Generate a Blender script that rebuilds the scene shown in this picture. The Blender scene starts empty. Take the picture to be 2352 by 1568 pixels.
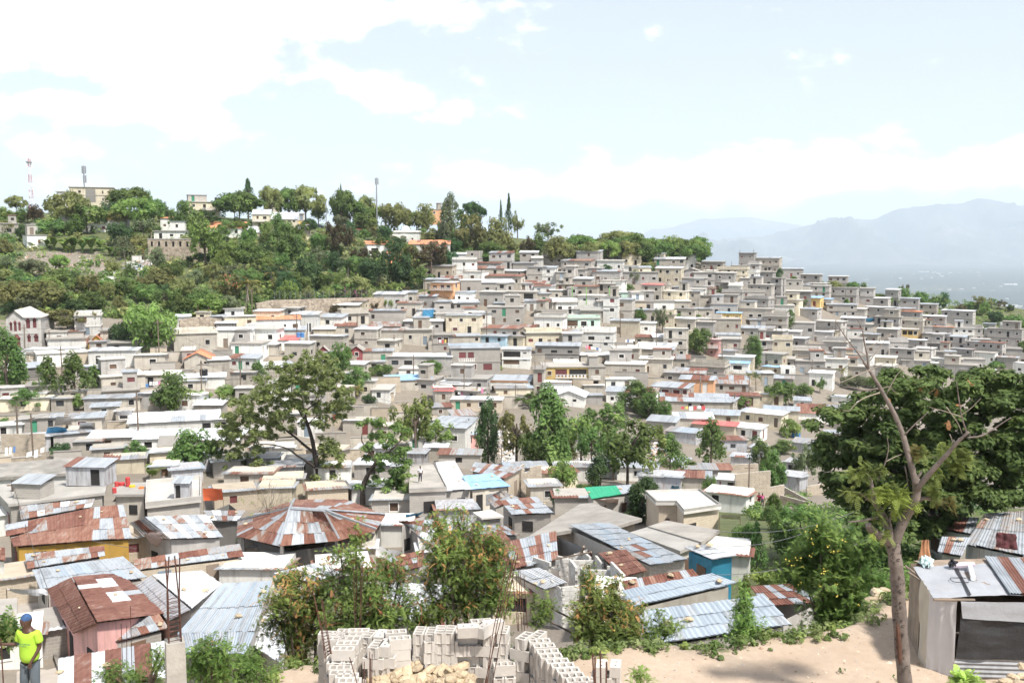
import bpy,math,random
import numpy as np
from mathutils import Vector,Matrix,noise as mnoise
SC=bpy.context.scene
COL=SC.collection
R=math.radians
# ------------------------------------------------------------------ camera
F=996.0;CX=512.0;CY=341.0;PITCH=R(5.6)
cam_d=bpy.data.cameras.new('camera');cam=bpy.data.objects.new('camera',cam_d);COL.objects.link(cam)
cam_d.sensor_width=36.0;cam_d.lens=36.0*F/1024.0
cam_d.clip_start=0.5;cam_d.clip_end=90000.0
cam.location=(0,0,0);cam.rotation_euler=(R(90)-PITCH,0,0)
SC.camera=cam
# ------------------------------------------------------------------ light
SUN_AZ=R(138)
SUN_EL=R(57)
sun_dir=Vector((math.sin(SUN_AZ)*math.cos(SUN_EL),math.cos(SUN_AZ)*math.cos(SUN_EL),math.sin(SUN_EL)))
sd=bpy.data.lights.new('sun','SUN');sun=bpy.data.objects.new('sun',sd);COL.objects.link(sun)
sd.energy=3.3;sd.angle=R(4.5);sd.color=(1.0,0.955,0.89)
sun.rotation_euler=sun_dir.to_track_quat('Z','Y').to_euler()
world=bpy.data.worlds.new('World');SC.world=world;world.use_nodes=True
wn=world.node_tree.nodes;wl=world.node_tree.links;wn.clear()
def WN(t,**k):
 n=wn.new(t)
 for a,b in k.items():setattr(n,a,b)
 return n
sky=WN('ShaderNodeTexSky',sky_type='NISHITA',sun_disc=False,sun_elevation=SUN_EL,sun_rotation=SUN_AZ,air_density=1.0,dust_density=1.6,ozone_density=1.0,altitude=300)
bg=WN('ShaderNodeBackground');bg.inputs['Strength'].default_value=0.135
wout=WN('ShaderNodeOutputWorld')
geo=WN('ShaderNodeTexCoord')
# high thin cloud and cumulus, a noise field over the whole sky dome
def wmath(op,a,b=None,c=None,clamp=False):
 n=WN('ShaderNodeMath',operation=op);n.use_clamp=clamp
 for i,s in enumerate((a,b,c)):
  if s is None:continue
  if isinstance(s,(int,float)):n.inputs[i].default_value=s
  else:wl.new(s,n.inputs[i])
 return n.outputs[0]
sep=WN('ShaderNodeSeparateXYZ');wl.new(geo.outputs['Generated'],sep.inputs[0])
elev=sep.outputs['Z'];az=wmath('DIVIDE',sep.outputs['X'],wmath('MAXIMUM',wmath('ABSOLUTE',sep.outputs['Y']),0.05))
def cloudnoise(scale,zst,off,detail,rough):
 m=WN('ShaderNodeMapping');m.inputs['Scale'].default_value=(scale,scale,scale*zst);m.inputs['Location'].default_value=off
 wl.new(geo.outputs['Generated'],m.inputs['Vector'])
 n=WN('ShaderNodeTexNoise');n.inputs['Detail'].default_value=detail;n.inputs['Roughness'].default_value=rough;n.inputs['Scale'].default_value=1.0
 wl.new(m.outputs[0],n.inputs['Vector']);return n.outputs['Fac']
n1=cloudnoise(2.6,2.2,(0.35,0.1,0.55),8,0.55)
n2=cloudnoise(13.0,1.9,(3.1,0.0,1.3),9,0.58)
def blob(ca,ce,ra,re):
# soft elliptical gathering of cloud around a bearing (tan) and an elevation (sin)
 a=wmath('DIVIDE',wmath('SUBTRACT',az,ca),ra);e=wmath('DIVIDE',wmath('SUBTRACT',elev,ce),re)
 q=wmath('ADD',wmath('MULTIPLY',a,a),wmath('MULTIPLY',e,e))
 return wmath('POWER',2.718,wmath('MULTIPLY',q,-1.0))
g_tl=blob(-0.48,0.215,0.33,0.10)
g_tl2=blob(-0.26,0.235,0.24,0.05)
g_sm=blob(-0.118,0.143,0.026,0.011)
g_bank=blob(0.32,0.064,0.30,0.024)
g_bank2=blob(0.07,0.056,0.17,0.019)
g_pk=blob(0.335,0.098,0.06,0.016)
g_l3=blob(-0.40,0.12,0.06,0.012)
g_l4=blob(-0.45,0.085,0.10,0.014)
fn=wmath('GREATER_THAN',sep.outputs['Y'],0.0)
gs=wmath('ADD',wmath('ADD',wmath('MULTIPLY',g_tl,0.29),wmath('MULTIPLY',g_tl2,0.18)),wmath('MULTIPLY',g_sm,0.50))
gs=wmath('ADD',gs,wmath('ADD',wmath('MULTIPLY',g_bank,0.30),wmath('MULTIPLY',g_pk,0.18)))
gs=wmath('ADD',gs,wmath('ADD',wmath('MULTIPLY',g_bank2,0.27),wmath('ADD',wmath('MULTIPLY',g_l3,0.22),wmath('MULTIPLY',g_l4,0.18))))
gs=wmath('MULTIPLY',gs,fn)
dens=wmath('ADD',wmath('MULTIPLY',n1,0.35),wmath('ADD',wmath('MULTIPLY_ADD',n2,0.92,-0.135),gs))
mr=WN('ShaderNodeMapRange',interpolation_type='SMOOTHSTEP');wl.new(dens,mr.inputs['Value'])
mr.inputs['From Min'].default_value=0.58;mr.inputs['From Max'].default_value=0.76
cmix=WN('ShaderNodeMix',data_type='RGBA');wl.new(mr.outputs[0],cmix.inputs['Factor'])
# thin veil that whitens the blue everywhere
veil=WN('ShaderNodeMix',data_type='RGBA');veil.inputs['Factor'].default_value=0.70
wl.new(sky.outputs[0],veil.inputs['A']);veil.inputs['B'].default_value=(2.80,2.84,2.92,1)
wl.new(veil.outputs['Result'],cmix.inputs['A'])
cmix.inputs['B'].default_value=(6.2,6.15,6.1,1)
wl.new(cmix.outputs['Result'],bg.inputs['Color']);wl.new(bg.outputs[0],wout.inputs[0])
vs=SC.view_settings;vs.view_transform='Standard';vs.look='None';vs.exposure=1.10;vs.gamma=1.0;vs.use_curve_mapping=False
SC.render.engine='CYCLES'
cy=SC.cycles;cy.max_bounces=8;cy.diffuse_bounces=6;cy.glossy_bounces=2;cy.transmission_bounces=4;cy.transparent_max_bounces=6;cy.volume_bounces=2
cy.use_denoising=True;cy.use_adaptive_sampling=True;cy.adaptive_threshold=0.03
try:cy.volume_step_rate=4.0
except Exception:pass
# ------------------------------------------------------------------ pixel rays (picture coordinates of a 1024 x 682 frame)
SP,CP=math.sin(PITCH),math.cos(PITCH)
def ray(u,v):
 xc=(u-CX)/F;yc=(CY-v)/F
 d=Vector((xc,yc*SP+CP,yc*CP-SP))
 return d/d.y
def at(u,v,y):return ray(u,v)*y
ORI=dict(A=(0,550),B=(900,650),C=(1700,750),D=(2500,950),E=(3072,1000),F=(0,1200),G=(800,1230),H=(1600,1300),I=(2400,1500),J=(0,1800),K=(0,2051),L=(900,1800),M=(1000,2051),N=(1900,1800),O=(1900,2051),P=(2700,1800),Q=(3072,2051),Z=(0,0))
KS=1024/2352.0
def px(c,x,y):
 o=ORI[c];return(o[0]+x*KS)/4.0,(o[1]+y*KS)/4.0
 # ------------------------------------------------------------------ mesh helpers
class MB:
 def __init__(s):s.v=[];s.f=[];s.m=[]
 def quad(s,a,b,c,d,m=0):
  n=len(s.v);s.v+=[tuple(a),tuple(b),tuple(c),tuple(d)];s.f.append((n,n+1,n+2,n+3));s.m.append(m)
 def tri(s,a,b,c,m=0):
  n=len(s.v);s.v+=[tuple(a),tuple(b),tuple(c)];s.f.append((n,n+1,n+2));s.m.append(m)
 def box(s,x0,x1,y0,y1,z0,z1,m=0,M=None):
  p=[(x0,y0,z0),(x1,y0,z0),(x1,y1,z0),(x0,y1,z0),(x0,y0,z1),(x1,y0,z1),(x1,y1,z1),(x0,y1,z1)]
  if M is not None:p=[tuple(M@Vector(q))for q in p]
  n=len(s.v);s.v+=p
  for q in((0,3,2,1),(4,5,6,7),(0,1,5,4),(1,2,6,5),(2,3,7,6),(3,0,4,7)):
   s.f.append(tuple(n+i for i in q));s.m.append(m)
 def tube(s,pts,rad,sides=6,m=0,cap=True):
  pts=[Vector(p)for p in pts];n0=len(s.v);k=len(pts)
  if not hasattr(rad,'__len__'):rad=[rad]*k
  ref=Vector((0.31,0.77,0.55))
  for i,p in enumerate(pts):
   t=(pts[min(i+1,k-1)]-pts[max(i-1,0)]).normalized()
   a=t.cross(ref)
   if a.length<1e-3:a=t.cross(Vector((1,0,0)))
   a.normalize();b=t.cross(a)
   for j in range(sides):
    w=2*math.pi*j/sides
    s.v.append(tuple(p+(a*math.cos(w)+b*math.sin(w))*rad[i]))
  for i in range(k-1):
   for j in range(sides):
    j2=(j+1)%sides
    s.f.append((n0+i*sides+j,n0+i*sides+j2,n0+(i+1)*sides+j2,n0+(i+1)*sides+j));s.m.append(m)
  if cap:
   s.f.append(tuple(n0+j for j in range(sides))[::-1]);s.m.append(m)
   s.f.append(tuple(n0+(k-1)*sides+j for j in range(sides)));s.m.append(m)
 def mesh(s,name,mats,smooth=False):
  me=bpy.data.meshes.new(name);me.from_pydata(s.v,[],s.f)
  if not isinstance(mats,(list,tuple)):mats=[mats]
  for q in mats:me.materials.append(q)
  if len(mats)>1:me.polygons.foreach_set('material_index',s.m)
  if smooth:me.polygons.foreach_set('use_smooth',[True]*len(s.f))
  me.update();return me
 def build(s,name,mats,parent=None,smooth=False,loc=None,rz=None):
  return link(name,s.mesh(name,mats,smooth),parent,loc,rz)
def link(name,data,parent=None,loc=None,rz=None,scale=None):
 o=bpy.data.objects.new(name,data);COL.objects.link(o)
 if parent is not None:o.parent=parent
 if loc is not None:o.location=loc
 if rz is not None:o.rotation_euler=(0,0,rz)
 if scale is not None:o.scale=scale
 return o
def tag(o,label=None,cat=None,group=None,kind=None):
 if label:o['label']=label
 if cat:o['category']=cat
 if group:o['group']=group
 if kind:o['kind']=kind
 return o
def thing(name,label,cat,loc=(0,0,0),rz=0,group=None):
 o=bpy.data.objects.new(name,None);COL.objects.link(o);o.empty_display_size=0.3
 o.location=loc;o.rotation_euler=(0,0,rz)
 return tag(o,label,cat,group)
 # ------------------------------------------------------------------ materials
def newmat(name):
 m=bpy.data.materials.new(name);m.use_nodes=True;nt=m.node_tree
 return m,nt,nt.nodes['Principled BSDF']
def nd(nt,t,**k):
 n=nt.nodes.new(t)
 for a,b in k.items():setattr(n,a,b)
 return n
def noise_fac(nt,scale,detail=4,coord='Object',stretch=None,rough=0.6):
 tc=nd(nt,'ShaderNodeTexCoord');n=nd(nt,'ShaderNodeTexNoise')
 n.inputs['Scale'].default_value=scale;n.inputs['Detail'].default_value=detail;n.inputs['Roughness'].default_value=rough
 src=tc.outputs[coord]if coord!='World' else nd(nt,'ShaderNodeNewGeometry').outputs['Position']
 if stretch:
  mp=nd(nt,'ShaderNodeMapping');mp.inputs['Scale'].default_value=stretch
  nt.links.new(src,mp.inputs['Vector']);src=mp.outputs[0]
 nt.links.new(src,n.inputs['Vector']);return n.outputs['Fac']
def ramp(nt,fac,stops):
 r=nd(nt,'ShaderNodeValToRGB');e=r.color_ramp.elements
 while len(e)<len(stops):e.new(0.5)
 for q,(p,c)in zip(e,stops):q.position=p;q.color=(*c,1)
 nt.links.new(fac,r.inputs['Fac']);return r.outputs['Color']
def mixc(nt,fac,a,b,mode='MIX'):
 n=nd(nt,'ShaderNodeMix',data_type='RGBA',blend_type=mode)
 for s,k in((fac,'Factor'),(a,'A'),(b,'B')):
  if isinstance(s,(int,float)):n.inputs[k].default_value=s
  elif isinstance(s,tuple):n.inputs[k].default_value=(*s,1)
  else:nt.links.new(s,n.inputs[k])
 return n.outputs['Result']
def bump(nt,bs,fac,strength,dist=0.05):
 b=nd(nt,'ShaderNodeBump');b.inputs['Strength'].default_value=strength;b.inputs['Distance'].default_value=dist
 nt.links.new(fac,b.inputs['Height']);nt.links.new(b.outputs[0],bs.inputs['Normal'])
def objrand(nt):return nd(nt,'ShaderNodeObjectInfo').outputs['Random']
def wearmat(name,col,var=0.25,scale=0.6,rough=0.9,streak=0.45,rnd=0.28,dirt=(0.16,0.13,0.10),bumpS=0.0):
 """paint or plaster with blotches, rain streaks of dirt and a brightness of its own for each object"""
 m,nt,bs=newmat(name);bs.inputs['Roughness'].default_value=rough
 f=noise_fac(nt,scale,6)
 c=ramp(nt,f,[(0.3,tuple(x*(1-var)for x in col)),(0.7,tuple(min(1,x*(1+var*0.5))for x in col))])
 if streak:
  s=noise_fac(nt,1.0,5,stretch=(2.2,2.2,0.25))
  sr=nd(nt,'ShaderNodeMapRange');sr.inputs['From Min'].default_value=0.5;sr.inputs['From Max'].default_value=0.75
  sr.inputs['To Max'].default_value=streak;nt.links.new(s,sr.inputs['Value'])
  c=mixc(nt,sr.outputs[0],c,dirt)
 if rnd:
  h=nd(nt,'ShaderNodeHueSaturation');mr2=nd(nt,'ShaderNodeMapRange');mr2.inputs['To Min'].default_value=1-rnd;mr2.inputs['To Max'].default_value=1+rnd*0.8
  nt.links.new(objrand(nt),mr2.inputs['Value']);nt.links.new(mr2.outputs[0],h.inputs['Value']);nt.links.new(c,h.inputs['Color']);c=h.outputs[0]
 nt.links.new(c,bs.inputs['Base Color'])
 if bumpS:bump(nt,bs,noise_fac(nt,14,4),bumpS,0.02)
 return m
def blockmat(name,c1,c2,mort,bw=0.4,bh=0.2):
 """bare concrete blockwork seen from afar: fine courses on top of the wall's own geometry"""
 m,nt,bs=newmat(name);bs.inputs['Roughness'].default_value=0.95
 tc=nd(nt,'ShaderNodeTexCoord');sp=nd(nt,'ShaderNodeSeparateXYZ');nt.links.new(tc.outputs['Object'],sp.inputs[0])
 ad=nd(nt,'ShaderNodeMath',operation='ADD');nt.links.new(sp.outputs['X'],ad.inputs[0]);nt.links.new(sp.outputs['Y'],ad.inputs[1])
 cb=nd(nt,'ShaderNodeCombineXYZ');nt.links.new(ad.outputs[0],cb.inputs['X']);nt.links.new(sp.outputs['Z'],cb.inputs['Y'])
 b=nd(nt,'ShaderNodeTexBrick');nt.links.new(cb.outputs[0],b.inputs['Vector'])
 b.inputs['Scale'].default_value=1.0;b.inputs['Brick Width'].default_value=bw;b.inputs['Row Height'].default_value=bh;b.inputs['Mortar Size'].default_value=0.018
 for k,c in(('Color1',c1),('Color2',c2),('Mortar',mort)):b.inputs[k].default_value=(*c,1)
 f=noise_fac(nt,0.7,5)
 sr=nd(nt,'ShaderNodeMapRange');sr.inputs['From Min'].default_value=0.35;sr.inputs['From Max'].default_value=0.75;sr.inputs['To Min'].default_value=0.0;sr.inputs['To Max'].default_value=0.55
 nt.links.new(f,sr.inputs['Value'])
 c=mixc(nt,sr.outputs[0],b.outputs['Color'],tuple(x*0.62 for x in c1))
 h=nd(nt,'ShaderNodeHueSaturation');mr2=nd(nt,'ShaderNodeMapRange');mr2.inputs['To Min'].default_value=0.8;mr2.inputs['To Max'].default_value=1.18
 nt.links.new(objrand(nt),mr2.inputs['Value']);nt.links.new(mr2.outputs[0],h.inputs['Value']);nt.links.new(c,h.inputs['Color'])
 nt.links.new(h.outputs[0],bs.inputs['Base Color'])
 bump(nt,bs,b.outputs['Fac'],-0.35,0.02)
 return m
def rustmat(name,stops,scale=1.2,rough=0.75,stretch=(2.5,0.7,1.0),metallic=0.0,bumpS=0.15,ribs=0.0):
 m,nt,bs=newmat(name);bs.inputs['Roughness'].default_value=rough;bs.inputs['Metallic'].default_value=metallic
 tc=nd(nt,'ShaderNodeTexCoord');oi=nd(nt,'ShaderNodeObjectInfo')
 va=nd(nt,'ShaderNodeVectorMath',operation='MULTIPLY_ADD');nt.links.new(oi.outputs['Random'],va.inputs[0]);va.inputs[1].default_value=(37,53,11)
 nt.links.new(tc.outputs['Object'],va.inputs[2])
 mp=nd(nt,'ShaderNodeMapping');mp.inputs['Scale'].default_value=stretch;nt.links.new(va.outputs[0],mp.inputs['Vector'])
 n=nd(nt,'ShaderNodeTexNoise');n.inputs['Scale'].default_value=scale;n.inputs['Detail'].default_value=7;n.inputs['Roughness'].default_value=0.65
 nt.links.new(mp.outputs[0],n.inputs['Vector'])
 ad=nd(nt,'ShaderNodeMath',operation='MULTIPLY_ADD');nt.links.new(oi.outputs['Random'],ad.inputs[0]);ad.inputs[1].default_value=0.16;ad.inputs[2].default_value=-0.08
 a2=nd(nt,'ShaderNodeMath',operation='ADD');nt.links.new(ad.outputs[0],a2.inputs[0]);nt.links.new(n.outputs['Fac'],a2.inputs[1])
 c=ramp(nt,a2.outputs[0],stops);nt.links.new(c,bs.inputs['Base Color'])
 if bumpS:bump(nt,bs,n.outputs['Fac'],bumpS,0.03)
 return m
def leafmat(name,cols,scale=0.35,rnd=0.25,trans=0.5,rough=0.75):
 """leaf: darker and lighter leaves by a noise over the crown, a tint of its own for each tree, light shining through"""
 m,nt,bs=newmat(name);bs.inputs['Roughness'].default_value=rough
 try:bs.inputs['Specular IOR Level'].default_value=0.25
 except Exception:pass
 f=noise_fac(nt,scale,5,rough=0.75)
 n=len(cols);c=ramp(nt,f,[(0.30+0.4*i/(n-1),cols[i])for i in range(n)])
 w=nd(nt,'ShaderNodeTexWhiteNoise',noise_dimensions='3D');g=nd(nt,'ShaderNodeTexCoord')
 sn=nd(nt,'ShaderNodeVectorMath',operation='SNAP');nt.links.new(g.outputs['Object'],sn.inputs[0]);sn.inputs[1].default_value=(0.31,0.31,0.31);nt.links.new(sn.outputs[0],w.inputs['Vector'])
 h=nd(nt,'ShaderNodeHueSaturation');h.inputs['Saturation'].default_value=0.86
 o=objrand(nt)
 mr2=nd(nt,'ShaderNodeMapRange');mr2.inputs['To Min'].default_value=0.5-0.02;mr2.inputs['To Max'].default_value=0.5+0.02;nt.links.new(o,mr2.inputs['Value']);nt.links.new(mr2.outputs[0],h.inputs['Hue'])
 ml=nd(nt,'ShaderNodeMath',operation='MULTIPLY_ADD');nt.links.new(w.outputs['Value'],ml.inputs[0]);ml.inputs[1].default_value=0.5;ml.inputs[2].default_value=0.75
 m3=nd(nt,'ShaderNodeMapRange');m3.inputs['To Min'].default_value=1-rnd;m3.inputs['To Max'].default_value=1+rnd;nt.links.new(o,m3.inputs['Value'])
 mm=nd(nt,'ShaderNodeMath',operation='MULTIPLY');nt.links.new(ml.outputs[0],mm.inputs[0]);nt.links.new(m3.outputs[0],mm.inputs[1]);nt.links.new(mm.outputs[0],h.inputs['Value'])
 nt.links.new(c,h.inputs['Color']);nt.links.new(h.outputs[0],bs.inputs['Base Color'])
 if trans:
  t=nd(nt,'ShaderNodeBsdfTranslucent');nt.links.new(h.outputs[0],t.inputs['Color']);mx=nd(nt,'ShaderNodeMixShader');mx.inputs[0].default_value=trans
  out=nt.nodes['Material Output'];nt.links.new(bs.outputs[0],mx.inputs[1]);nt.links.new(t.outputs[0],mx.inputs[2]);nt.links.new(mx.outputs[0],out.inputs['Surface'])
 return m
def plain(name,col,rough=0.8,metallic=0.0):
 m,nt,bs=newmat(name);bs.inputs['Base Color'].default_value=(*col,1);bs.inputs['Roughness'].default_value=rough;bs.inputs['Metallic'].default_value=metallic;return m
W={'c':wearmat('grey_cement',(0.425,0.405,0.38)),'b':wearmat('beige_render',(0.48,0.44,0.375)),'w':wearmat('white_wash',(0.750,0.742,0.696),0.15),'k':blockmat('grey_blockwork',(0.418,0.389,0.348),(0.360,0.336,0.302),(0.499,0.464,0.418)),'y':wearmat('yellow_paint',(0.673,0.487,0.197)),'p':wearmat('pink_paint',(0.696,0.383,0.348)),'l':wearmat('pale_blue_paint',(0.418,0.580,0.673)),'e':wearmat('pale_green_paint',(0.510,0.673,0.568)),'o':wearmat('orange_paint',(0.750,0.418,0.232)),'d':wearmat('dark_grey_cement',(0.244,0.232,0.215)),'t':wearmat('cream_render',(0.650,0.580,0.441)),'n':blockmat('tan_blockwork',(0.534,0.452,0.348),(0.464,0.389,0.296),(0.603,0.534,0.429)),'m':wearmat('maroon_paint',(0.313,0.081,0.087)),'i':rustmat('tin_cladding',[(0.3,(0.197,0.174,0.162)),(0.48,(0.383,0.383,0.394)),(0.62,(0.487,0.499,0.522)),(0.72,(0.278,0.151,0.093))],1.0,0.5,(3,3,0.5)),'g':wearmat('ochre_paint',(0.50,0.30,0.06),0.2),'s':wearmat('rubble_stone',(0.487,0.418,0.325),0.4,1.6,bumpS=0.6),}
WNAME={'c':'grey cement','b':'beige rendered','w':'whitewashed','k':'grey block','y':'yellow','p':'pink','l':'pale blue','e':'pale green','o':'orange','d':'dark grey','t':'cream','n':'tan block','m':'maroon','i':'tin-clad','g':'ochre yellow','s':'stone'}
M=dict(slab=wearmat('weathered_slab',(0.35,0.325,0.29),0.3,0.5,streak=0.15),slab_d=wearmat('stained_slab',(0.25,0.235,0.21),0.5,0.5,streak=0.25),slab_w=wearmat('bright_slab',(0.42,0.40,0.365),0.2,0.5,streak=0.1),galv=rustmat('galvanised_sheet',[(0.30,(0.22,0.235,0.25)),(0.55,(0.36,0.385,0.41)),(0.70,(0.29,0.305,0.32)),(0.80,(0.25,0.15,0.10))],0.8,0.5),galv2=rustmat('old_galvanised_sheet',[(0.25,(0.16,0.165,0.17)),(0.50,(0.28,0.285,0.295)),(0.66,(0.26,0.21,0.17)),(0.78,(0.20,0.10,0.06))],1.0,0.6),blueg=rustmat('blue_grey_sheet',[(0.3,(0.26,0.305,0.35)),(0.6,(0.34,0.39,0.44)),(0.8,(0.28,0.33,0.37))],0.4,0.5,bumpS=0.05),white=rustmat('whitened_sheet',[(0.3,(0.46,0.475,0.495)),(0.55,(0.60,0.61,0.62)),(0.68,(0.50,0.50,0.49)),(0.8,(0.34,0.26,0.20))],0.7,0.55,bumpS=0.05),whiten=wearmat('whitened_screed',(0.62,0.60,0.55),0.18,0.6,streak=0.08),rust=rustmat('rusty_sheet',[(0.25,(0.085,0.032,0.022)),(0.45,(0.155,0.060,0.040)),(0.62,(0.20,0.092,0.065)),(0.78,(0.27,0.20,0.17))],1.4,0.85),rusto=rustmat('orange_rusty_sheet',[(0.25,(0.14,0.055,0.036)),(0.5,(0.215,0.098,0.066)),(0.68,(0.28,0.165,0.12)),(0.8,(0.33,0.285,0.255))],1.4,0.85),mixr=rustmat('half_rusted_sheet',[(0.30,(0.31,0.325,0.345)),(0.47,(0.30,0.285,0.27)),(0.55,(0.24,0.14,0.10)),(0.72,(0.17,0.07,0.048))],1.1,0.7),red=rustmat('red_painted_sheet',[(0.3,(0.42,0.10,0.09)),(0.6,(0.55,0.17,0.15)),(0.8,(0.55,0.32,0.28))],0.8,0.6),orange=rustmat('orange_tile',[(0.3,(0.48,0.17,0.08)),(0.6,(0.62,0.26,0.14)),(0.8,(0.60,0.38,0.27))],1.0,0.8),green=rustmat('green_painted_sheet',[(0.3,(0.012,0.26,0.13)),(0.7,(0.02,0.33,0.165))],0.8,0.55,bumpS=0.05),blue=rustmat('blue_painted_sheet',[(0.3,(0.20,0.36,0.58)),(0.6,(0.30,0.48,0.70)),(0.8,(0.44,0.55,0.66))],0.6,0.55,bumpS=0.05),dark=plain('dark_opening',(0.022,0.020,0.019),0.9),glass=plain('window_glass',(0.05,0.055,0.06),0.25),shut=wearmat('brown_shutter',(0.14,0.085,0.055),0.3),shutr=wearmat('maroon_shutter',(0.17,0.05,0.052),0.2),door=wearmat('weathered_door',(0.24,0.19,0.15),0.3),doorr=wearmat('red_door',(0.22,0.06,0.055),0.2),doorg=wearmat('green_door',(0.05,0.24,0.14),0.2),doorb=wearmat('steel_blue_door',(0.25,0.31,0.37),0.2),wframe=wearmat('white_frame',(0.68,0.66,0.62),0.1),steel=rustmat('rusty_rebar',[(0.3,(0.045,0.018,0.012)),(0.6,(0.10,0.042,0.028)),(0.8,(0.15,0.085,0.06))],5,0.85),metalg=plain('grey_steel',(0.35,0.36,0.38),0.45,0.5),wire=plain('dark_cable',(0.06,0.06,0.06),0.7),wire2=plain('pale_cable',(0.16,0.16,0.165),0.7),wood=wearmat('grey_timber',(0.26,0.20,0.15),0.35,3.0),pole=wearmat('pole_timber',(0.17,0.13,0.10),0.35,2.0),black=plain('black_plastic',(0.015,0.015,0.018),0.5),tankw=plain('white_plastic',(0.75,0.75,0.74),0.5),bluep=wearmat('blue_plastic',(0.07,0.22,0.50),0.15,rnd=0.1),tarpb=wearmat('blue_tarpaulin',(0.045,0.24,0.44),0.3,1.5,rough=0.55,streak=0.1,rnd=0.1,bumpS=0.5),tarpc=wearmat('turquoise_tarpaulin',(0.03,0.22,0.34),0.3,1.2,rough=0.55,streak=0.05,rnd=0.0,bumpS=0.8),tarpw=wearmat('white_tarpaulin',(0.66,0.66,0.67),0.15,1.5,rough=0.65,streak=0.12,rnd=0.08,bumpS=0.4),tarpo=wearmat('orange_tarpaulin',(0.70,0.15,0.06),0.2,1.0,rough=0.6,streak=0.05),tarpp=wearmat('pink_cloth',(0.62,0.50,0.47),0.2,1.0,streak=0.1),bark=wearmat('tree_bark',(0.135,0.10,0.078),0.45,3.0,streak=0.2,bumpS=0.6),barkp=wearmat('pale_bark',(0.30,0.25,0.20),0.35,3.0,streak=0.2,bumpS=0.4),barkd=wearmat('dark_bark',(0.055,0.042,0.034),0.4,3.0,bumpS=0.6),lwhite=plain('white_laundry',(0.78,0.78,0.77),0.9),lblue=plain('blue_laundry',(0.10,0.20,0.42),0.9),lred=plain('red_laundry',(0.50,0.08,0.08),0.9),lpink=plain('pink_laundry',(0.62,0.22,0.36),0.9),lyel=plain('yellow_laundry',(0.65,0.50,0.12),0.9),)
L=dict(tree2=leafmat('olive_green_leaf',[(0.104,0.152,0.037),(0.232,0.311,0.079),(0.390,0.476,0.146)]),mid=leafmat('mid_green_leaf',[(0.052,0.110,0.021),(0.148,0.245,0.046),(0.355,0.450,0.104)]),light=leafmat('light_green_leaf',[(0.082,0.145,0.023),(0.233,0.335,0.057),(0.466,0.549,0.123)]),dark=leafmat('dark_green_leaf',[(0.028,0.073,0.024),(0.077,0.161,0.045),(0.190,0.300,0.084)]),olive=leafmat('olive_leaf',[(0.100,0.122,0.034),(0.270,0.287,0.081),(0.512,0.478,0.157)]),grey=leafmat('grey_green_leaf',[(0.084,0.113,0.052),(0.213,0.254,0.116),(0.397,0.438,0.221)]),brown=leafmat('brown_leaf',[(0.07,0.06,0.025),(0.15,0.125,0.055),(0.24,0.20,0.10)]),lime=leafmat('lime_leaf',[(0.22,0.38,0.04),(0.40,0.56,0.07),(0.52,0.62,0.12)],trans=0.45),yellow=leafmat('yellowing_frond',[(0.10,0.12,0.02),(0.26,0.24,0.05),(0.45,0.36,0.09)]),palm=leafmat('palm_frond',[(0.025,0.055,0.018),(0.07,0.12,0.04),(0.15,0.20,0.075)]),feather=leafmat('feathery_leaf',[(0.052,0.113,0.015),(0.168,0.269,0.038),(0.361,0.482,0.081)],0.9,trans=0.4),dodder=leafmat('orange_dodder',[(0.20,0.07,0.015),(0.42,0.17,0.03),(0.55,0.26,0.06)],trans=0.2),deep=leafmat('deep_green_leaf',[(0.037,0.088,0.015),(0.098,0.189,0.032),(0.207,0.317,0.061)],0.6,trans=0.35),weed=leafmat('weed_leaf',[(0.082,0.145,0.038),(0.198,0.279,0.076),(0.397,0.447,0.161)],1.2),oflow=leafmat('orange_blossom',[(0.45,0.09,0.03),(0.62,0.16,0.05),(0.7,0.25,0.09)],trans=0.2),pflow=leafmat('magenta_blossom',[(0.32,0.02,0.13),(0.52,0.05,0.24),(0.62,0.14,0.32)],trans=0.2),yflow=leafmat('yellow_blossom',[(0.62,0.40,0.01),(0.75,0.52,0.02),(0.8,0.6,0.05)],trans=0.2),vine=leafmat('vine_leaf',[(0.043,0.093,0.014),(0.128,0.224,0.030),(0.302,0.402,0.076)],1.0),)
# ------------------------------------------------------------------ terrain
CPTS=[(-120,660,54),(-120,560,82),(-120,450,128),(-120,350,195),(-120,280,235),(-120,230,290),(-120,205,350),(20,680,52),(100,660,55),(100,600,68),(100,540,86),(100,500,101),(100,450,128),(100,400,160),(100,350,192),(60,330,206),(100,300,228),(100,262,268),(100,228,312),(60,214,352),(160,214,350),(260,650,57),(260,600,68),(260,540,86),(260,500,102),(260,450,133),(260,400,168),(260,350,205),(260,318,226),(260,285,258),(260,250,300),(260,222,352),(380,600,67),(380,540,87),(380,500,106),(380,460,142),(380,420,178),(380,370,215),(380,330,240),(380,302,262),(380,270,300),(380,232,368),(500,640,56),(500,600,66),(500,540,86),(500,500,108),(500,470,140),(500,430,178),(500,400,202),(500,350,237),(500,300,278),(500,264,325),(500,236,385),(620,620,54),(620,560,74),(620,520,96),(620,480,135),(620,440,178),(620,400,208),(620,350,248),(620,300,296),(620,262,350),(620,250,390),(740,620,50),(740,560,70),(740,510,108),(740,470,160),(740,430,198),(740,400,222),(740,350,266),(740,300,322),(740,268,380),(850,600,52),(850,540,80),(850,490,132),(850,450,185),(850,400,240),(850,350,300),(850,310,362),(850,292,400),(960,600,50),(960,540,82),(960,490,140),(960,440,205),(960,390,275),(960,350,335),(960,318,405),(960,304,440),(1100,600,50),(1100,540,82),(1100,480,150),(1100,420,230),(1100,370,310),(1100,335,390),(1100,322,430),]
_P=[at(u,v,y)for u,v,y in CPTS]
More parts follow.
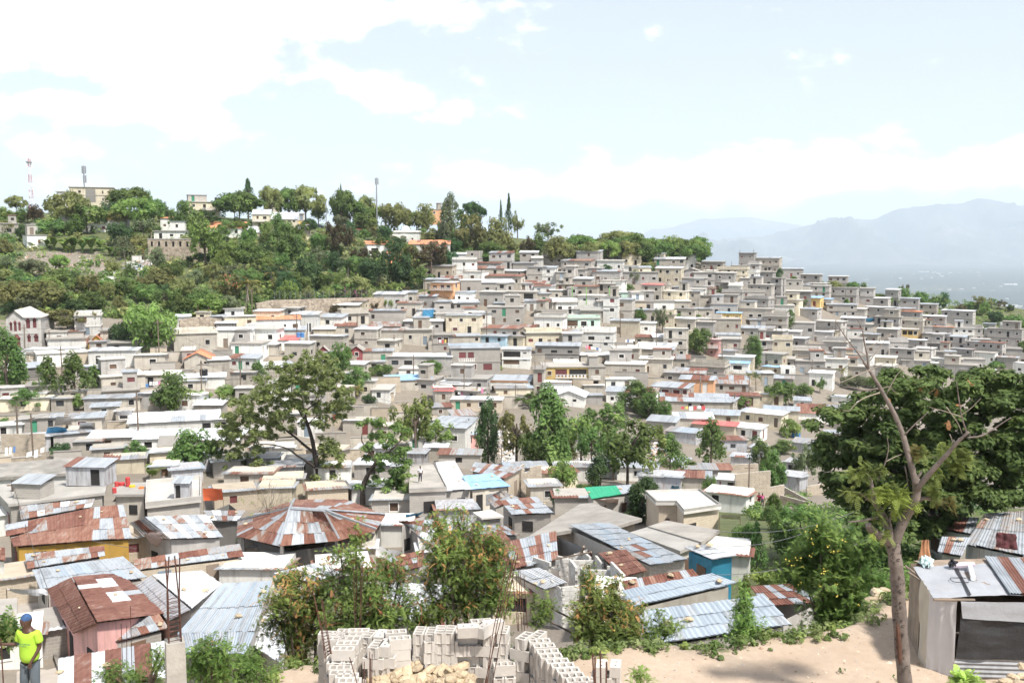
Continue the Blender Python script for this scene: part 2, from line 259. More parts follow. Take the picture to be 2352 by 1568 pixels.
# the far side of the ridges falls away
for u,v,y,dy,dz in[(-120,205,350,140,-18),(60,214,352,140,-18),(160,214,350,140,-18),(260,222,352,140,-20),(380,232,368,130,-22),(500,236,385,120,-28),(620,250,390,110,-38),(740,268,380,90,-42),(850,292,400,90,-46),(960,304,440,90,-48),(1100,322,430,90,-48)]:
 p=at(u,v,y);_P.append(Vector((p.x*(1+0.6*dy/y),p.y+dy,p.z+dz)))
_A=np.array([[p.x,p.y]for p in _P])/100.0;_Z=np.array([p.z for p in _P])
def _tps(r2):return np.where(r2>1e-12,0.5*r2*np.log(np.maximum(r2,1e-12)),0.0)
_n=len(_A);_K=_tps(((_A[:,None,:]-_A[None,:,:])**2).sum(-1))+0.004*np.eye(_n)
_S=np.zeros((_n+3,_n+3));_S[:_n,:_n]=_K;_S[:_n,_n]=1;_S[:_n,_n+1:]=_A;_S[_n,:_n]=1;_S[_n+1:,:_n]=_A.T
_Wt=np.linalg.solve(_S,np.concatenate([_Z,np.zeros(3)]))
def hgt_np(xy):
 q=np.asarray(xy)/100.0;out=np.empty(len(q))
 for i in range(0,len(q),4000):
  b=q[i:i+4000];k=_tps(((b[:,None,:]-_A[None,:,:])**2).sum(-1))
  out[i:i+4000]=k@_Wt[:_n]+_Wt[_n]+b@_Wt[_n+1:]
 return out
GX0,GX1,GY0,GY1,GS=-330.0,380.0,30.0,560.0,3.0
_nx=int((GX1-GX0)/GS)+1;_ny=int((GY1-GY0)/GS)+1
_xs=GX0+GS*np.arange(_nx);_ys=GY0+GS*np.arange(_ny)
_gx,_gy=np.meshgrid(_xs,_ys);HG=hgt_np(np.stack([_gx.ravel(),_gy.ravel()],1)).reshape(_ny,_nx)
def hgt(x,y):
 fx=min(max((x-GX0)/GS,0),_nx-1.001);fy=min(max((y-GY0)/GS,0),_ny-1.001)
 i=int(fx);j=int(fy);a=fx-i;b=fy-j
 return float((HG[j,i]*(1-a)+HG[j,i+1]*a)*(1-b)+(HG[j+1,i]*(1-a)+HG[j+1,i+1]*a)*b)
def ground(u,v,h=0.0,y0=33.0):
 """where the sight line through a picture point meets the ground (or a level h above it)"""
 d=ray(u,v);y=y0;st=0.5;prev=None
 while y<540:
  e=d.z*y-hgt(d.x*y,y)-h
  if e<=0:
   if prev is not None:
    a=prev/(prev-e+1e-9);y=y-st+st*a
   return d*y
  prev=e;y+=st
 return d*420.0
def noisy(x,y,s,seed=0.0):return mnoise.fractal(Vector((x*s,y*s,seed)),1.0,2.0,4)
# green cover (1) or bare pale dirt (0), by place: the wooded hill, the grassy spur, the slope under the shrubs
def veg(x,y):
 r=ray(0,0);u=CX+F*x/(y*CP);g=0.0
 z=hgt(x,y);d=Vector((x,y,z));fwd=y*CP-z*SP;up=y*SP+z*CP;u=CX+F*x/fwd;v=CY-F*up/fwd
 nn=noisy(x,y,0.05,3.0)*0.5
 line=np.interp(u,[-100,40,180,270,420,470,560,700,900,960,1100],[318,318,318,318,298,268,258,256,288,330,345])
 if v<line:g=1.0
 if u>700 and v<335 and v<300+(u-850)*0.22 and u>860:g=0.8
 if u>700 and v>508 and y>40:g=1.0
 if y>440:g=1.0
 if u>1040 or u<-20:g=max(g,.75)
 if 20<u<150 and 250<v<292:g=0.35
 return max(0.0,min(1.0,g+nn*(1.2 if 0<g<1 else 0.6)))
def grid_mesh(name,xs,ys,zf,mat,vf=None):
 vs_=[];fs=[];nx=len(xs)
 for y in ys:
  for x in xs:vs_.append((x,y,zf(x,y)))
 for j in range(len(ys)-1):
  for i in range(nx-1):fs.append((j*nx+i,j*nx+i+1,(j+1)*nx+i+1,(j+1)*nx+i))
 me=bpy.data.meshes.new(name);me.from_pydata(vs_,[],fs);me.materials.append(mat)
 if vf:
  at_=me.attributes.new('green_cover','FLOAT','POINT');at_.data.foreach_set('value',[vf(x,y)for(x,y,z)in vs_])
 me.polygons.foreach_set('use_smooth',[True]*len(fs));me.update();return me
def groundmat(name,dirt,dirt2,grass,grass2,sc=0.05,stones=True):
 m,nt,bs=newmat(name);bs.inputs['Roughness'].default_value=1.0
 f1=noise_fac(nt,sc,8,'World',rough=0.7);f2=noise_fac(nt,sc*12,6,'World',rough=0.7)
 d=mixc(nt,f2,ramp(nt,f1,[(0.35,dirt),(0.65,dirt2)]),tuple(x*0.72 for x in dirt));g=ramp(nt,f2,[(0.3,grass),(0.7,grass2)])
 a=nd(nt,'ShaderNodeAttribute');a.attribute_name='green_cover'
 ad=nd(nt,'ShaderNodeMath',operation='ADD');nt.links.new(a.outputs['Fac'],ad.inputs[0])
 s=nd(nt,'ShaderNodeMath',operation='MULTIPLY_ADD');nt.links.new(f2,s.inputs[0]);s.inputs[1].default_value=0.9;s.inputs[2].default_value=-0.45;nt.links.new(s.outputs[0],ad.inputs[1])
 mr2=nd(nt,'ShaderNodeMapRange',interpolation_type='SMOOTHSTEP');mr2.inputs['From Min'].default_value=0.35;mr2.inputs['From Max'].default_value=0.65;nt.links.new(ad.outputs[0],mr2.inputs['Value'])
 c=mixc(nt,mr2.outputs[0],d,g);nt.links.new(c,bs.inputs['Base Color'])
 bump(nt,bs,f2,0.7,0.3 if sc<0.1 else 0.05)
 return m
m_hill=groundmat('hillside_soil',(0.215,0.185,0.15),(0.31,0.27,0.215),(0.045,0.065,0.022),(0.13,0.14,0.055),0.05)
hill=link('hillside',grid_mesh('hillside',list(_xs),list(_ys),lambda x,y:hgt(x,y)+0.35*noisy(x,y,0.12),m_hill,veg))
tag(hill,kind='structure')
# skirt of lower slopes from the ridge down to the plain
PLAIN=-330.0
def slope_z(x,y):
 t=min(1.0,max(0.0,(y-545)/900.0));s=1-(1-t)**1.6
 return(hgt(max(GX0,min(GX1,x)),555)-3)*(1-s)+(PLAIN-3)*s+9*noisy(x,y,0.006)*(t>0)
low=link('lower_slopes',grid_mesh('lower_slopes',list(np.linspace(-2200,2600,90)),list(np.linspace(548,1500,40)),slope_z,groundmat('far_scrub',(0.26,0.24,0.18),(0.30,0.27,0.2),(0.06,0.09,0.04),(0.12,0.14,0.07),0.02),lambda x,y:0.7))
tag(low,kind='structure')
# side slopes so that the hill goes on outside the frame
for sgn,x0,x1 in((-1,-1500,GX0+2),(1,GX1-2,1500)):
 def zside(x,y,sgn=sgn,x0=x0,x1=x1):
  e=GX0+3 if sgn<0 else GX1-3
  return hgt(e,max(30,min(555,y)))-0.6-0.12*abs(x-e)*(1 if sgn>0 else-0.15)
 o=link('side_slope',grid_mesh('side_slope',list(np.linspace(x0,x1,24)),list(np.linspace(10,556,40)),zside,m_hill,lambda x,y:0.8));tag(o,kind='structure')
 # ------------------------------------------------------------------ the plain, its far town, the mountains
m_plain,nt,bs=newmat('plain_land');bs.inputs['Roughness'].default_value=1
f1=noise_fac(nt,0.0006,6,'World',stretch=(0.6,1.2,1));f2=noise_fac(nt,0.012,5,'World',rough=0.8)
c=ramp(nt,f1,[(0.35,(0.018,0.035,0.035)),(0.55,(0.03,0.05,0.045)),(0.75,(0.08,0.09,0.07))])
c=mixc(nt,ramp(nt,f2,[(0.45,(0,0,0)),(0.75,(0.5,0.5,0.5))]),c,(0.20,0.19,0.16));nt.links.new(c,bs.inputs['Base Color'])
mb=MB();mb.quad((-26000,300,PLAIN),(30000,300,PLAIN),(30000,34000,PLAIN),(-26000,34000,PLAIN))
tag(mb.build('plain',m_plain),kind='structure')
rng=random.Random(5);mb=MB()
for i in range(3600):
 y=3300+9000*rng.random()**1.7;u=rng.uniform(700,1075);x=(u-CX)/F*y
 if y>5600 and rng.random()<0.9:continue
 if noisy(x,y,0.0012,9)<-0.12:continue
 s=rng.uniform(5,13)*(1+y/9000);big=rng.random()<0.035
 w=s*(rng.uniform(4,10)if big else rng.uniform(0.7,1.6));h=rng.uniform(3,8)*(1.4 if big else 1)
 Mx=Matrix.Translation((x,y,PLAIN))@Matrix.Rotation(rng.uniform(-0.4,0.4),4,'Z')
 mb.box(-w/2,w/2,-s/2,s/2*(1.6 if big else 1),0,h,0 if big or rng.random()<0.5 else 1,Mx)
o=mb.build('distant_town',[plain('far_white_roofs',(0.62,0.61,0.60)),plain('far_grey_walls',(0.30,0.29,0.27))]);tag(o,'pale town spread over the far plain, thousands of tiny roofs','town',kind='stuff')
m_mt,nt,bs=newmat('mountain_scrub');bs.inputs['Roughness'].default_value=1
f1=noise_fac(nt,0.0009,9,'World',rough=0.7)
nt.links.new(ramp(nt,f1,[(0.35,(0.03,0.045,0.045)),(0.55,(0.085,0.095,0.085)),(0.72,(0.22,0.20,0.17))]),bs.inputs['Base Color'])
def ridge(name,yb,yt,prof,seed,amp):
 us=np.linspace(380,1300,220);rows=44;vs_=[];fs=[]
 for j in range(rows):
  t=j/(rows-1)
  for u in us:
   y=yb+(yt-yb)*t;x=(u-CX)/F*yt*(0.82+0.18*t)
   top=at(u,float(np.interp(u,*prof)),yt).z
   f=t**1.5;rid=mnoise.fractal(Vector((x*0.0009,y*0.0004,seed)),0.75,2.1,8)
   z=PLAIN+2+(top-PLAIN)*f+amp*rid*math.sin(math.pi*min(1,t*0.96+0.02))**0.8*(0.35+0.65*f)
   vs_.append((x,y,z))
 n=len(us)
 for j in range(rows-1):
  for i in range(n-1):fs.append((j*n+i,j*n+i+1,(j+1)*n+i+1,(j+1)*n+i))
  # back side
 b0=len(vs_)
 for u in us:vs_.append(((u-CX)/F*yt*1.25,yt*1.25,PLAIN))
 for i in range(n-1):fs.append(((rows-1)*n+i,(rows-1)*n+i+1,b0+i+1,b0+i))
 me=bpy.data.meshes.new(name);me.from_pydata(vs_,[],fs);me.materials.append(m_mt);me.polygons.foreach_set('use_smooth',[True]*len(fs));me.update()
 return tag(link(name,me),kind='structure')
ridge('mountain_ridge',15500,20000,([380,600,690,760,830,880,930,985,1040,1120,1300],[262,258,248,234,223,212,205,202,206,200,205]),1.0,760)
ridge('far_mountain_ridge',23000,28000,([380,560,640,700,750,800,900,1000,1300],[264,258,236,218,217,226,222,225,220]),7.0,500)
# ------------------------------------------------------------------ the hazy air
HZ=7.0e-5
mb=MB();mb.box(-32000,34000,-400,36500,PLAIN-8,1060)
m_hz=bpy.data.materials.new('hazy_air');m_hz.use_nodes=True;nt=m_hz.node_tree;nt.nodes.clear()
pv=nd(nt,'ShaderNodeVolumePrincipled');pv.inputs['Color'].default_value=(0.80,0.895,1.0,1);pv.inputs['Density'].default_value=HZ;pv.inputs['Anisotropy'].default_value=0.0
ho=nd(nt,'ShaderNodeOutputMaterial');nt.links.new(pv.outputs[0],ho.inputs['Volume'])
hz=mb.build('haze',m_hz);tag(hz,'pale blue haze over the plain','haze',kind='stuff')
# ------------------------------------------------------------------ houses: shared pieces
_ub={}
def unit(mat,kind='box'):
 k=(kind,mat.name)
 if k not in _ub:
  mb=MB()
  if kind=='box':mb.box(-.5,.5,0,1,0,1)
  elif kind=='sheet':
   n=6
   for i in range(n):
    x0=-.5+i/n;x1=-.5+(i+1)/n;z0=0.03*(i%2);z1=0.03*((i+1)%2)
    mb.quad((x0,0,z0),(x1,0,z1),(x1,1,z1),(x0,1,z0));mb.quad((x0,0,z0),(x0,0,z0-.02),(x1,0,z1-.02),(x1,0,z1))
    mb.quad((x0,1,z0-.02),(x1,1,z1-.02),(x1,0,z1-.02),(x0,0,z0-.02))
  elif kind=='cyl':
   mb.tube([(0,0,0),(0,0,1)],0.5,10)
  elif kind=='frame':
   for a in((-.5,.5,0,1,0,.1),(-.5,.5,0,1,.9,1),(-.5,-.41,0,1,.1,.9),(.41,.5,0,1,.1,.9)):mb.box(*a)
  elif kind=='baluster':
   mb.box(-.5,.5,0,1,.88,1);mb.box(-.5,.5,0,1,0,.08)
   for i in range(9):mb.box(-.48+i*.11,-.42+i*.11,.2,.8,.08,.88)
  _ub[k]=mb.mesh(kind+'_'+mat.name,mat)
 return _ub[k]
def piece(name,mat,parent,loc,scale,kind='box',rot=None):
 o=link(name,unit(mat,kind),parent,loc,None,scale)
 if rot is not None:o.rotation_euler=rot
 return o
def facade(mb,o,ux,nin,W_,H_,holes,base=0.0,dep=0.22,m=0):
 """a wall face with real openings; o lower left corner, ux along, nin inward"""
 xs=sorted({0,W_,*[a for h in holes for a in h[:2]]});zs=sorted({-base,H_,*[a for h in holes for a in h[2:4]]})
 P=lambda x,z,d=0.0:o+ux*x+Vector((0,0,z))+nin*d
 for i in range(len(xs)-1):
  for j in range(len(zs)-1):
   cx_=(xs[i]+xs[i+1])/2;cz=(zs[j]+zs[j+1])/2
   if any(h[0]<cx_<h[1]and h[2]<cz<h[3]for h in holes):continue
   mb.quad(P(xs[i],zs[j]),P(xs[i+1],zs[j]),P(xs[i+1],zs[j+1]),P(xs[i],zs[j+1]),m)
 for a,b,c,d in[h_[:4]for h_ in holes]:
  mb.quad(P(a,c),P(a,c,dep),P(a,d,dep),P(a,d),m);mb.quad(P(b,c,dep),P(b,c),P(b,d),P(b,d,dep),m)
  mb.quad(P(a,c,dep),P(a,c),P(b,c),P(b,c,dep),m);mb.quad(P(a,d),P(a,d,dep),P(b,d,dep),P(b,d),m)
SHEETS={'g':['galv']*5+['galv2','blueg'],'r':['rust','rusto','rusto','rust','mixr','rusto','galv2'],'m':['galv','mixr','rust','galv2','rusto','galv','mixr','galv'],'w':['white']*7+['galv'],'R':['red'],'o':['orange']*5+['rusto'],'b':['blue']*4+['blueg'],'G':['green'],'B':['blueg']}
RNAME={'g':'grey tin roof','r':'rusty tin roof','m':'patchy rusted tin roof','w':'white sheet roof','R':'red metal roof','o':'orange roof','b':'blue metal roof','s':'flat concrete roof','p':'parapet roof','n':'open unroofed top','G':'green metal roof','B':'blue-grey metal roof'}
HOUSES=[]
rh=random.Random(11)
def sheet_roof(parent,W_,D_,z0,rise,code,sw,rng,ov=0.3,x0=None,y0=None,rz=0.0,drop=0.0):
 """rows of single sheets over a slope that climbs from the front eave (y=-ov) to the back"""
 L_=math.hypot(D_+2*ov,rise);ang=math.atan2(rise,D_+2*ov);n=max(2,round((W_+2*ov)/sw));w=(W_+2*ov)/n
 rows=2 if L_>5.5 else 1
 pal=SHEETS[code];last=rng.choice(pal)
 for r_ in range(rows):
  for i in range(n):
   if rng.random()<0.45:last=rng.choice(pal)
   t0=r_/rows;l=L_/rows*(1.06 if r_==0 and rows>1 else 1.0)*rng.uniform(0.985,1.015)
   yy=-ov+(D_+2*ov)*t0;zz=z0+rise*t0+0.035+0.03*r_+rng.uniform(0,0.025)
   piece('roof_sheet',M[last],parent,(-W_/2-ov+w*(i+.5)+(x0 or 0),yy+(y0 or 0),zz),(w*1.05,l,1),'sheet',(ang+rng.uniform(-.008,.008),rng.uniform(-.012,.012),0))
def openings(rng,W_,H_,st,door=True,dens=1.0):
 out=[];sh=H_/st
 for s in range(st):
  n=max(1,int(W_/rng.uniform(2.1,3.2)*dens));step=W_/n;z=s*sh
  dk=rng.randrange(n)if(s==0 and door and n>1)else(-1 if rng.random()<.7 else rng.randrange(n))
  for i in range(n):
   if rng.random()<0.16 and n>1:continue
   c_=step*(i+.5)+rng.uniform(-.2,.2)*step*.6
   if i==dk:
    w=rng.uniform(.8,1.0);a,b=c_-w/2,c_+w/2
    if a>.15 and b<W_-.15 and sh>2.0:out.append((a,b,z+.08,z+min(2.05,sh-.3),'d'))
   else:
    w=rng.choice((.7,.8,.95,1.15));h=rng.choice((.75,.9,1.0));a,b=c_-w/2,c_+w/2;zb=z+sh*rng.uniform(.36,.42)
    if a>.15 and b<W_-.15 and zb+h<z+sh-.2:out.append((a,b,zb,zb+h,'w'))
 return out
def fill_openings(parent,rng,holes,o,ux,nin,rz,wm=None,dm=None):
 for a,b,c_,d,k in holes:
  p=o+ux*((a+b)/2)+Vector((0,0,c_))+nin*0.10
  if k=='d':
   mt=dm or rng.choice((M['door'],M['door'],M['dark'],M['dark'],M['dark'],M['doorb'],M['shut'],M['doorr'],M['dark'],M['doorg'],M['shut']))
   q=piece('door',mt,parent,p,(b-a,0.08,d-c_));q.rotation_euler=(0,0,rz)
  else:
   mt=wm or rng.choice((M['dark'],M['dark'],M['dark'],M['glass'],M['shut'],M['shut'],M['dark'],M['shutr']))
   q=piece('window',mt,parent,p,(b-a,0.08,d-c_));q.rotation_euler=(0,0,rz)
   if rng.random()<.36:
    p2=o+ux*((a+b)/2)+Vector((0,0,c_-.08))-nin*0.05
    q2=piece('window_frame',M['wframe'],q,(0,-1.9,-.08/(d-c_)),(1+.2/(b-a),1.25,1+.16/(d-c_)),'frame')
X_,Y_=Vector((1,0,0)),Vector((0,1,0))
def house(crop,x0,x1,yt,yb,side=0,roof='s',wall='b',note=None,storeys=None,D_=None,holes=None,name='house',cat='house',balc=None,dm=None,wm=None,seed=None,dens=1.0,turn=None,raise_=0.0):
 rng=random.Random(ord(crop)*7919+int(x0)*31+int(yt)if seed is None else seed)
 if crop in 'CDEGH' and holes is None:yb+=rng.uniform(22,55)if crop in 'DE' else rng.uniform(15,45)
 if crop=='F' and holes is None and yb<1000:yb+=rng.uniform(5,25)
 u0,v1=px(crop,x0,yb);u1,v0=px(crop,x1,yt);uc=(u0+u1)/2
 g=ground(uc,v1);mpp=g.y/F*1.0/(ray(uc,v1).length/ray(uc,v1).length)
 wm_=(u1-u0)*mpp;H_=max(1.9,(v1-v0)*mpp);sm=abs(side)*KS/4*mpp
 code=roof[0];rpx=float(roof[1:]or 0)*KS/4*mpp if len(roof)>1 else 0
 dep=math.atan2(-g.z,g.y)
 if D_ is None:
  D_=rng.uniform(4.5,7.0)
  if code in 'grmwRobGB' and rpx>0:D_=max(4.0,min(9.5,rpx/(math.tan(dep)+0.14)))
 yaw=math.asin(min(.8,sm/D_))*(1 if side>=0 else-1)if side else rng.uniform(-.22,.38)
 if turn is not None:yaw=R(turn)
 W_=max(1.6,wm_/math.cos(yaw));rz=-math.atan2(g.x,g.y)-yaw
 st=storeys or max(1,round(H_/2.75))
 if holes is None and wall in 'bck' and rng.random()<.26:wall=rng.choice('wttw' if wall!='c' else 'wtbk')
 if holes is None and st>=2 and not balc and crop!='Z' and rng.random()<.3:a_=rng.choice((0,.1,.4));balc=[(a_,min(1,a_+rng.uniform(.4,.6)),1/st)]
 g.z+=raise_
 t=thing(name,None,cat,g,rz)
 mb=MB();hf=holes if holes is not None else openings(rng,W_,H_,st,dens=dens);base=3.5
 if holes is not None:hf=[(a*W_,b*W_,c_*H_,d*H_,k)for a,b,c_,d,k in holes]
 o=Vector((-W_/2,0,0));facade(mb,o,X_,Y_,W_,H_,hf,base)
 hs=openings(rng,D_,H_,st,door=False,dens=.8*dens);orr=Vector((W_/2,0,0));facade(mb,orr,Y_,-X_,D_,H_,hs,base)
 hl=openings(rng,D_,H_,st,door=False,dens=.6*dens);ol=Vector((-W_/2,D_,0));facade(mb,ol,-Y_,X_,D_,H_,hl,base)
 mb.quad((W_/2,D_,-base),(-W_/2,D_,-base),(-W_/2,D_,H_),(W_/2,D_,H_))
 if code!='n':mb.quad((-W_/2,0,H_),(W_/2,0,H_),(W_/2,D_,H_),(-W_/2,D_,H_))
 else:
  i=.2
  mb.quad((-W_/2+i,D_-i,-1),(W_/2-i,D_-i,-1),(W_/2-i,D_-i,H_),(-W_/2+i,D_-i,H_));mb.quad((-W_/2+i,D_-i,H_),(W_/2-i,D_-i,H_),(W_/2,D_,H_),(-W_/2,D_,H_));mb.quad((-W_/2,0,H_),(W_/2,0,H_),(W_/2-i,i,H_),(-W_/2+i,i,H_))
  mb.quad((-W_/2+i,i,H_),(-W_/2+i,D_-i,H_),(-W_/2,D_,H_),(-W_/2,0,H_));mb.quad((W_/2-i,D_-i,H_),(W_/2-i,i,H_),(W_/2,0,H_),(W_/2,D_,H_));mb.quad((-W_/2+i,i,-1),(-W_/2+i,D_-i,-1),(-W_/2+i,D_-i,H_),(-W_/2+i,i,H_));mb.quad((W_/2-i,D_-i,-1),(W_/2-i,i,-1),(W_/2-i,i,H_),(W_/2-i,D_-i,H_));mb.quad((-W_/2,D_,-.5),(W_/2,D_,-.5),(W_/2,0,-.5),(-W_/2,0,-.5));mb.quad((W_/2-i,i,-1),(-W_/2+i,i,-1),(-W_/2+i,i,H_),(W_/2-i,i,H_))
 mb.build('wall',W[wall],t)
 fill_openings(t,rng,hf,o,X_,Y_,0,wm,dm);fill_openings(t,rng,hs,orr,Y_,-X_,R(90),wm);fill_openings(t,rng,hl,ol,-Y_,X_,R(-90),wm)
 sh=H_/st
 for s in range(1,st):
  if wall in 'ckbwtd' and rng.random()<.75:
   piece('floor_slab',M['slab']if wall!='w' else W['w'],t,(0,-.10-rng.uniform(0,.06),s*sh-.1),(W_+.2,D_+.18,.16))
 if code in 'sp':
  sl=M['whiten']if rng.random()<.3 else(M['slab_w']if rng.random()<.5 else M['slab'])
  ov=rng.uniform(.15,.45);piece('roof_slab',sl,t,(rng.uniform(-.05,.05),-ov,H_+.003),(W_+2*ov,D_+2*ov,rng.uniform(.14,.24)))
  if code=='p':
   mb=MB();h=rng.uniform(.5,.95);a=.15;zt=H_+.2
   mb.box(-W_/2,W_/2,0,a,zt,zt+h);mb.box(-W_/2,W_/2,D_-a,D_,zt,zt+h);mb.box(-W_/2,-W_/2+a,a,D_-a,zt,zt+h);mb.box(W_/2-a,W_/2,a,D_-a,zt,zt+h);mb.build('parapet',W[wall],t)
  elif code=='s' and st<=3 and W_>3.5 and rng.random()<.55 and crop!='Z' and holes is None:
   w2=W_*rng.uniform(.35,.6);d2=min(D_-.6,rng.uniform(2.5,4));h2=rng.uniform(2.0,2.8);xo=rng.choice((-1,1))*(W_-w2)/2*rng.uniform(.6,.95);yo=rng.uniform(.3,max(.4,D_-d2));mb=MB();oo=Vector((xo-w2/2,yo,H_+.1));ho=openings(rng,w2,h2,1);facade(mb,oo,X_,Y_,w2,h2,ho);z=H_+.1;x0_,x1_=xo-w2/2,xo+w2/2;mb.quad((x1_,yo,z),(x1_,yo+d2,z),(x1_,yo+d2,z+h2),(x1_,yo,z+h2));mb.quad((x0_,yo+d2,z),(x0_,yo,z),(x0_,yo,z+h2),(x0_,yo+d2,z+h2));mb.quad((x1_,yo+d2,z),(x0_,yo+d2,z),(x0_,yo+d2,z+h2),(x1_,yo+d2,z+h2));mb.build('upper_room',W[rng.choice('kbc'+wall)],t);fill_openings(t,rng,ho,oo,X_,Y_,0);piece('roof_slab',M[rng.choice(('slab','slab_w','galv','rusto'))],t,(xo,yo-.2,z+h2),(w2+.4,d2+.4,.14))
  elif rng.random()<.5:
   mb=MB()
   for cx_ in(-W_/2+.3,W_/2-.3):
    for k in range(4):
     bx=cx_+(k%2)*.16-.08;by=.3+(k//2)*.16;hh=rng.uniform(.7,1.5);mb.box(bx-.018,bx+.018,by-.018,by+.018,H_+.1,H_+.2+hh)
   tag(mb.build('starter_bars',M['steel'],t),kind='stuff')
 elif code in SHEETS:
  rise=rpx-(D_+.6)*math.tan(dep)if rpx else rng.uniform(.2,.8);rise=max(-.6,min(2.6,rise))
  sheet_roof(t,W_,D_,H_+.02,rise,code,.95 if g.y<190 else 1.3,rng)
  if abs(rise)>.1:
   mb=MB();z=H_+rise*.96
   if rise>0:
    for x in(-W_/2,W_/2):mb.tri((x,0,H_),(x,D_,H_),(x,D_,z));
    mb.quad((W_/2,D_,H_),(-W_/2,D_,H_),(-W_/2,D_,z),(W_/2,D_,z))
    mb.build('gable_wall',W[wall],t)
 if balc:
  for(a,b,zf)in balc:
   bw=(b-a)*W_;bz=zf*H_;bx=-W_/2+(a+b)/2*W_
   piece('balcony_slab',M['slab'],t,(bx,-1.0,bz-.15),(bw,1.0,.15));piece('balcony_rail',M['wframe'],t,(bx,-.98,bz),(bw,.1,.8),'baluster')
 HOUSES.append([t,uc,(v0+v1)/2,st,wall,code,note,W_,g.y])
 return t
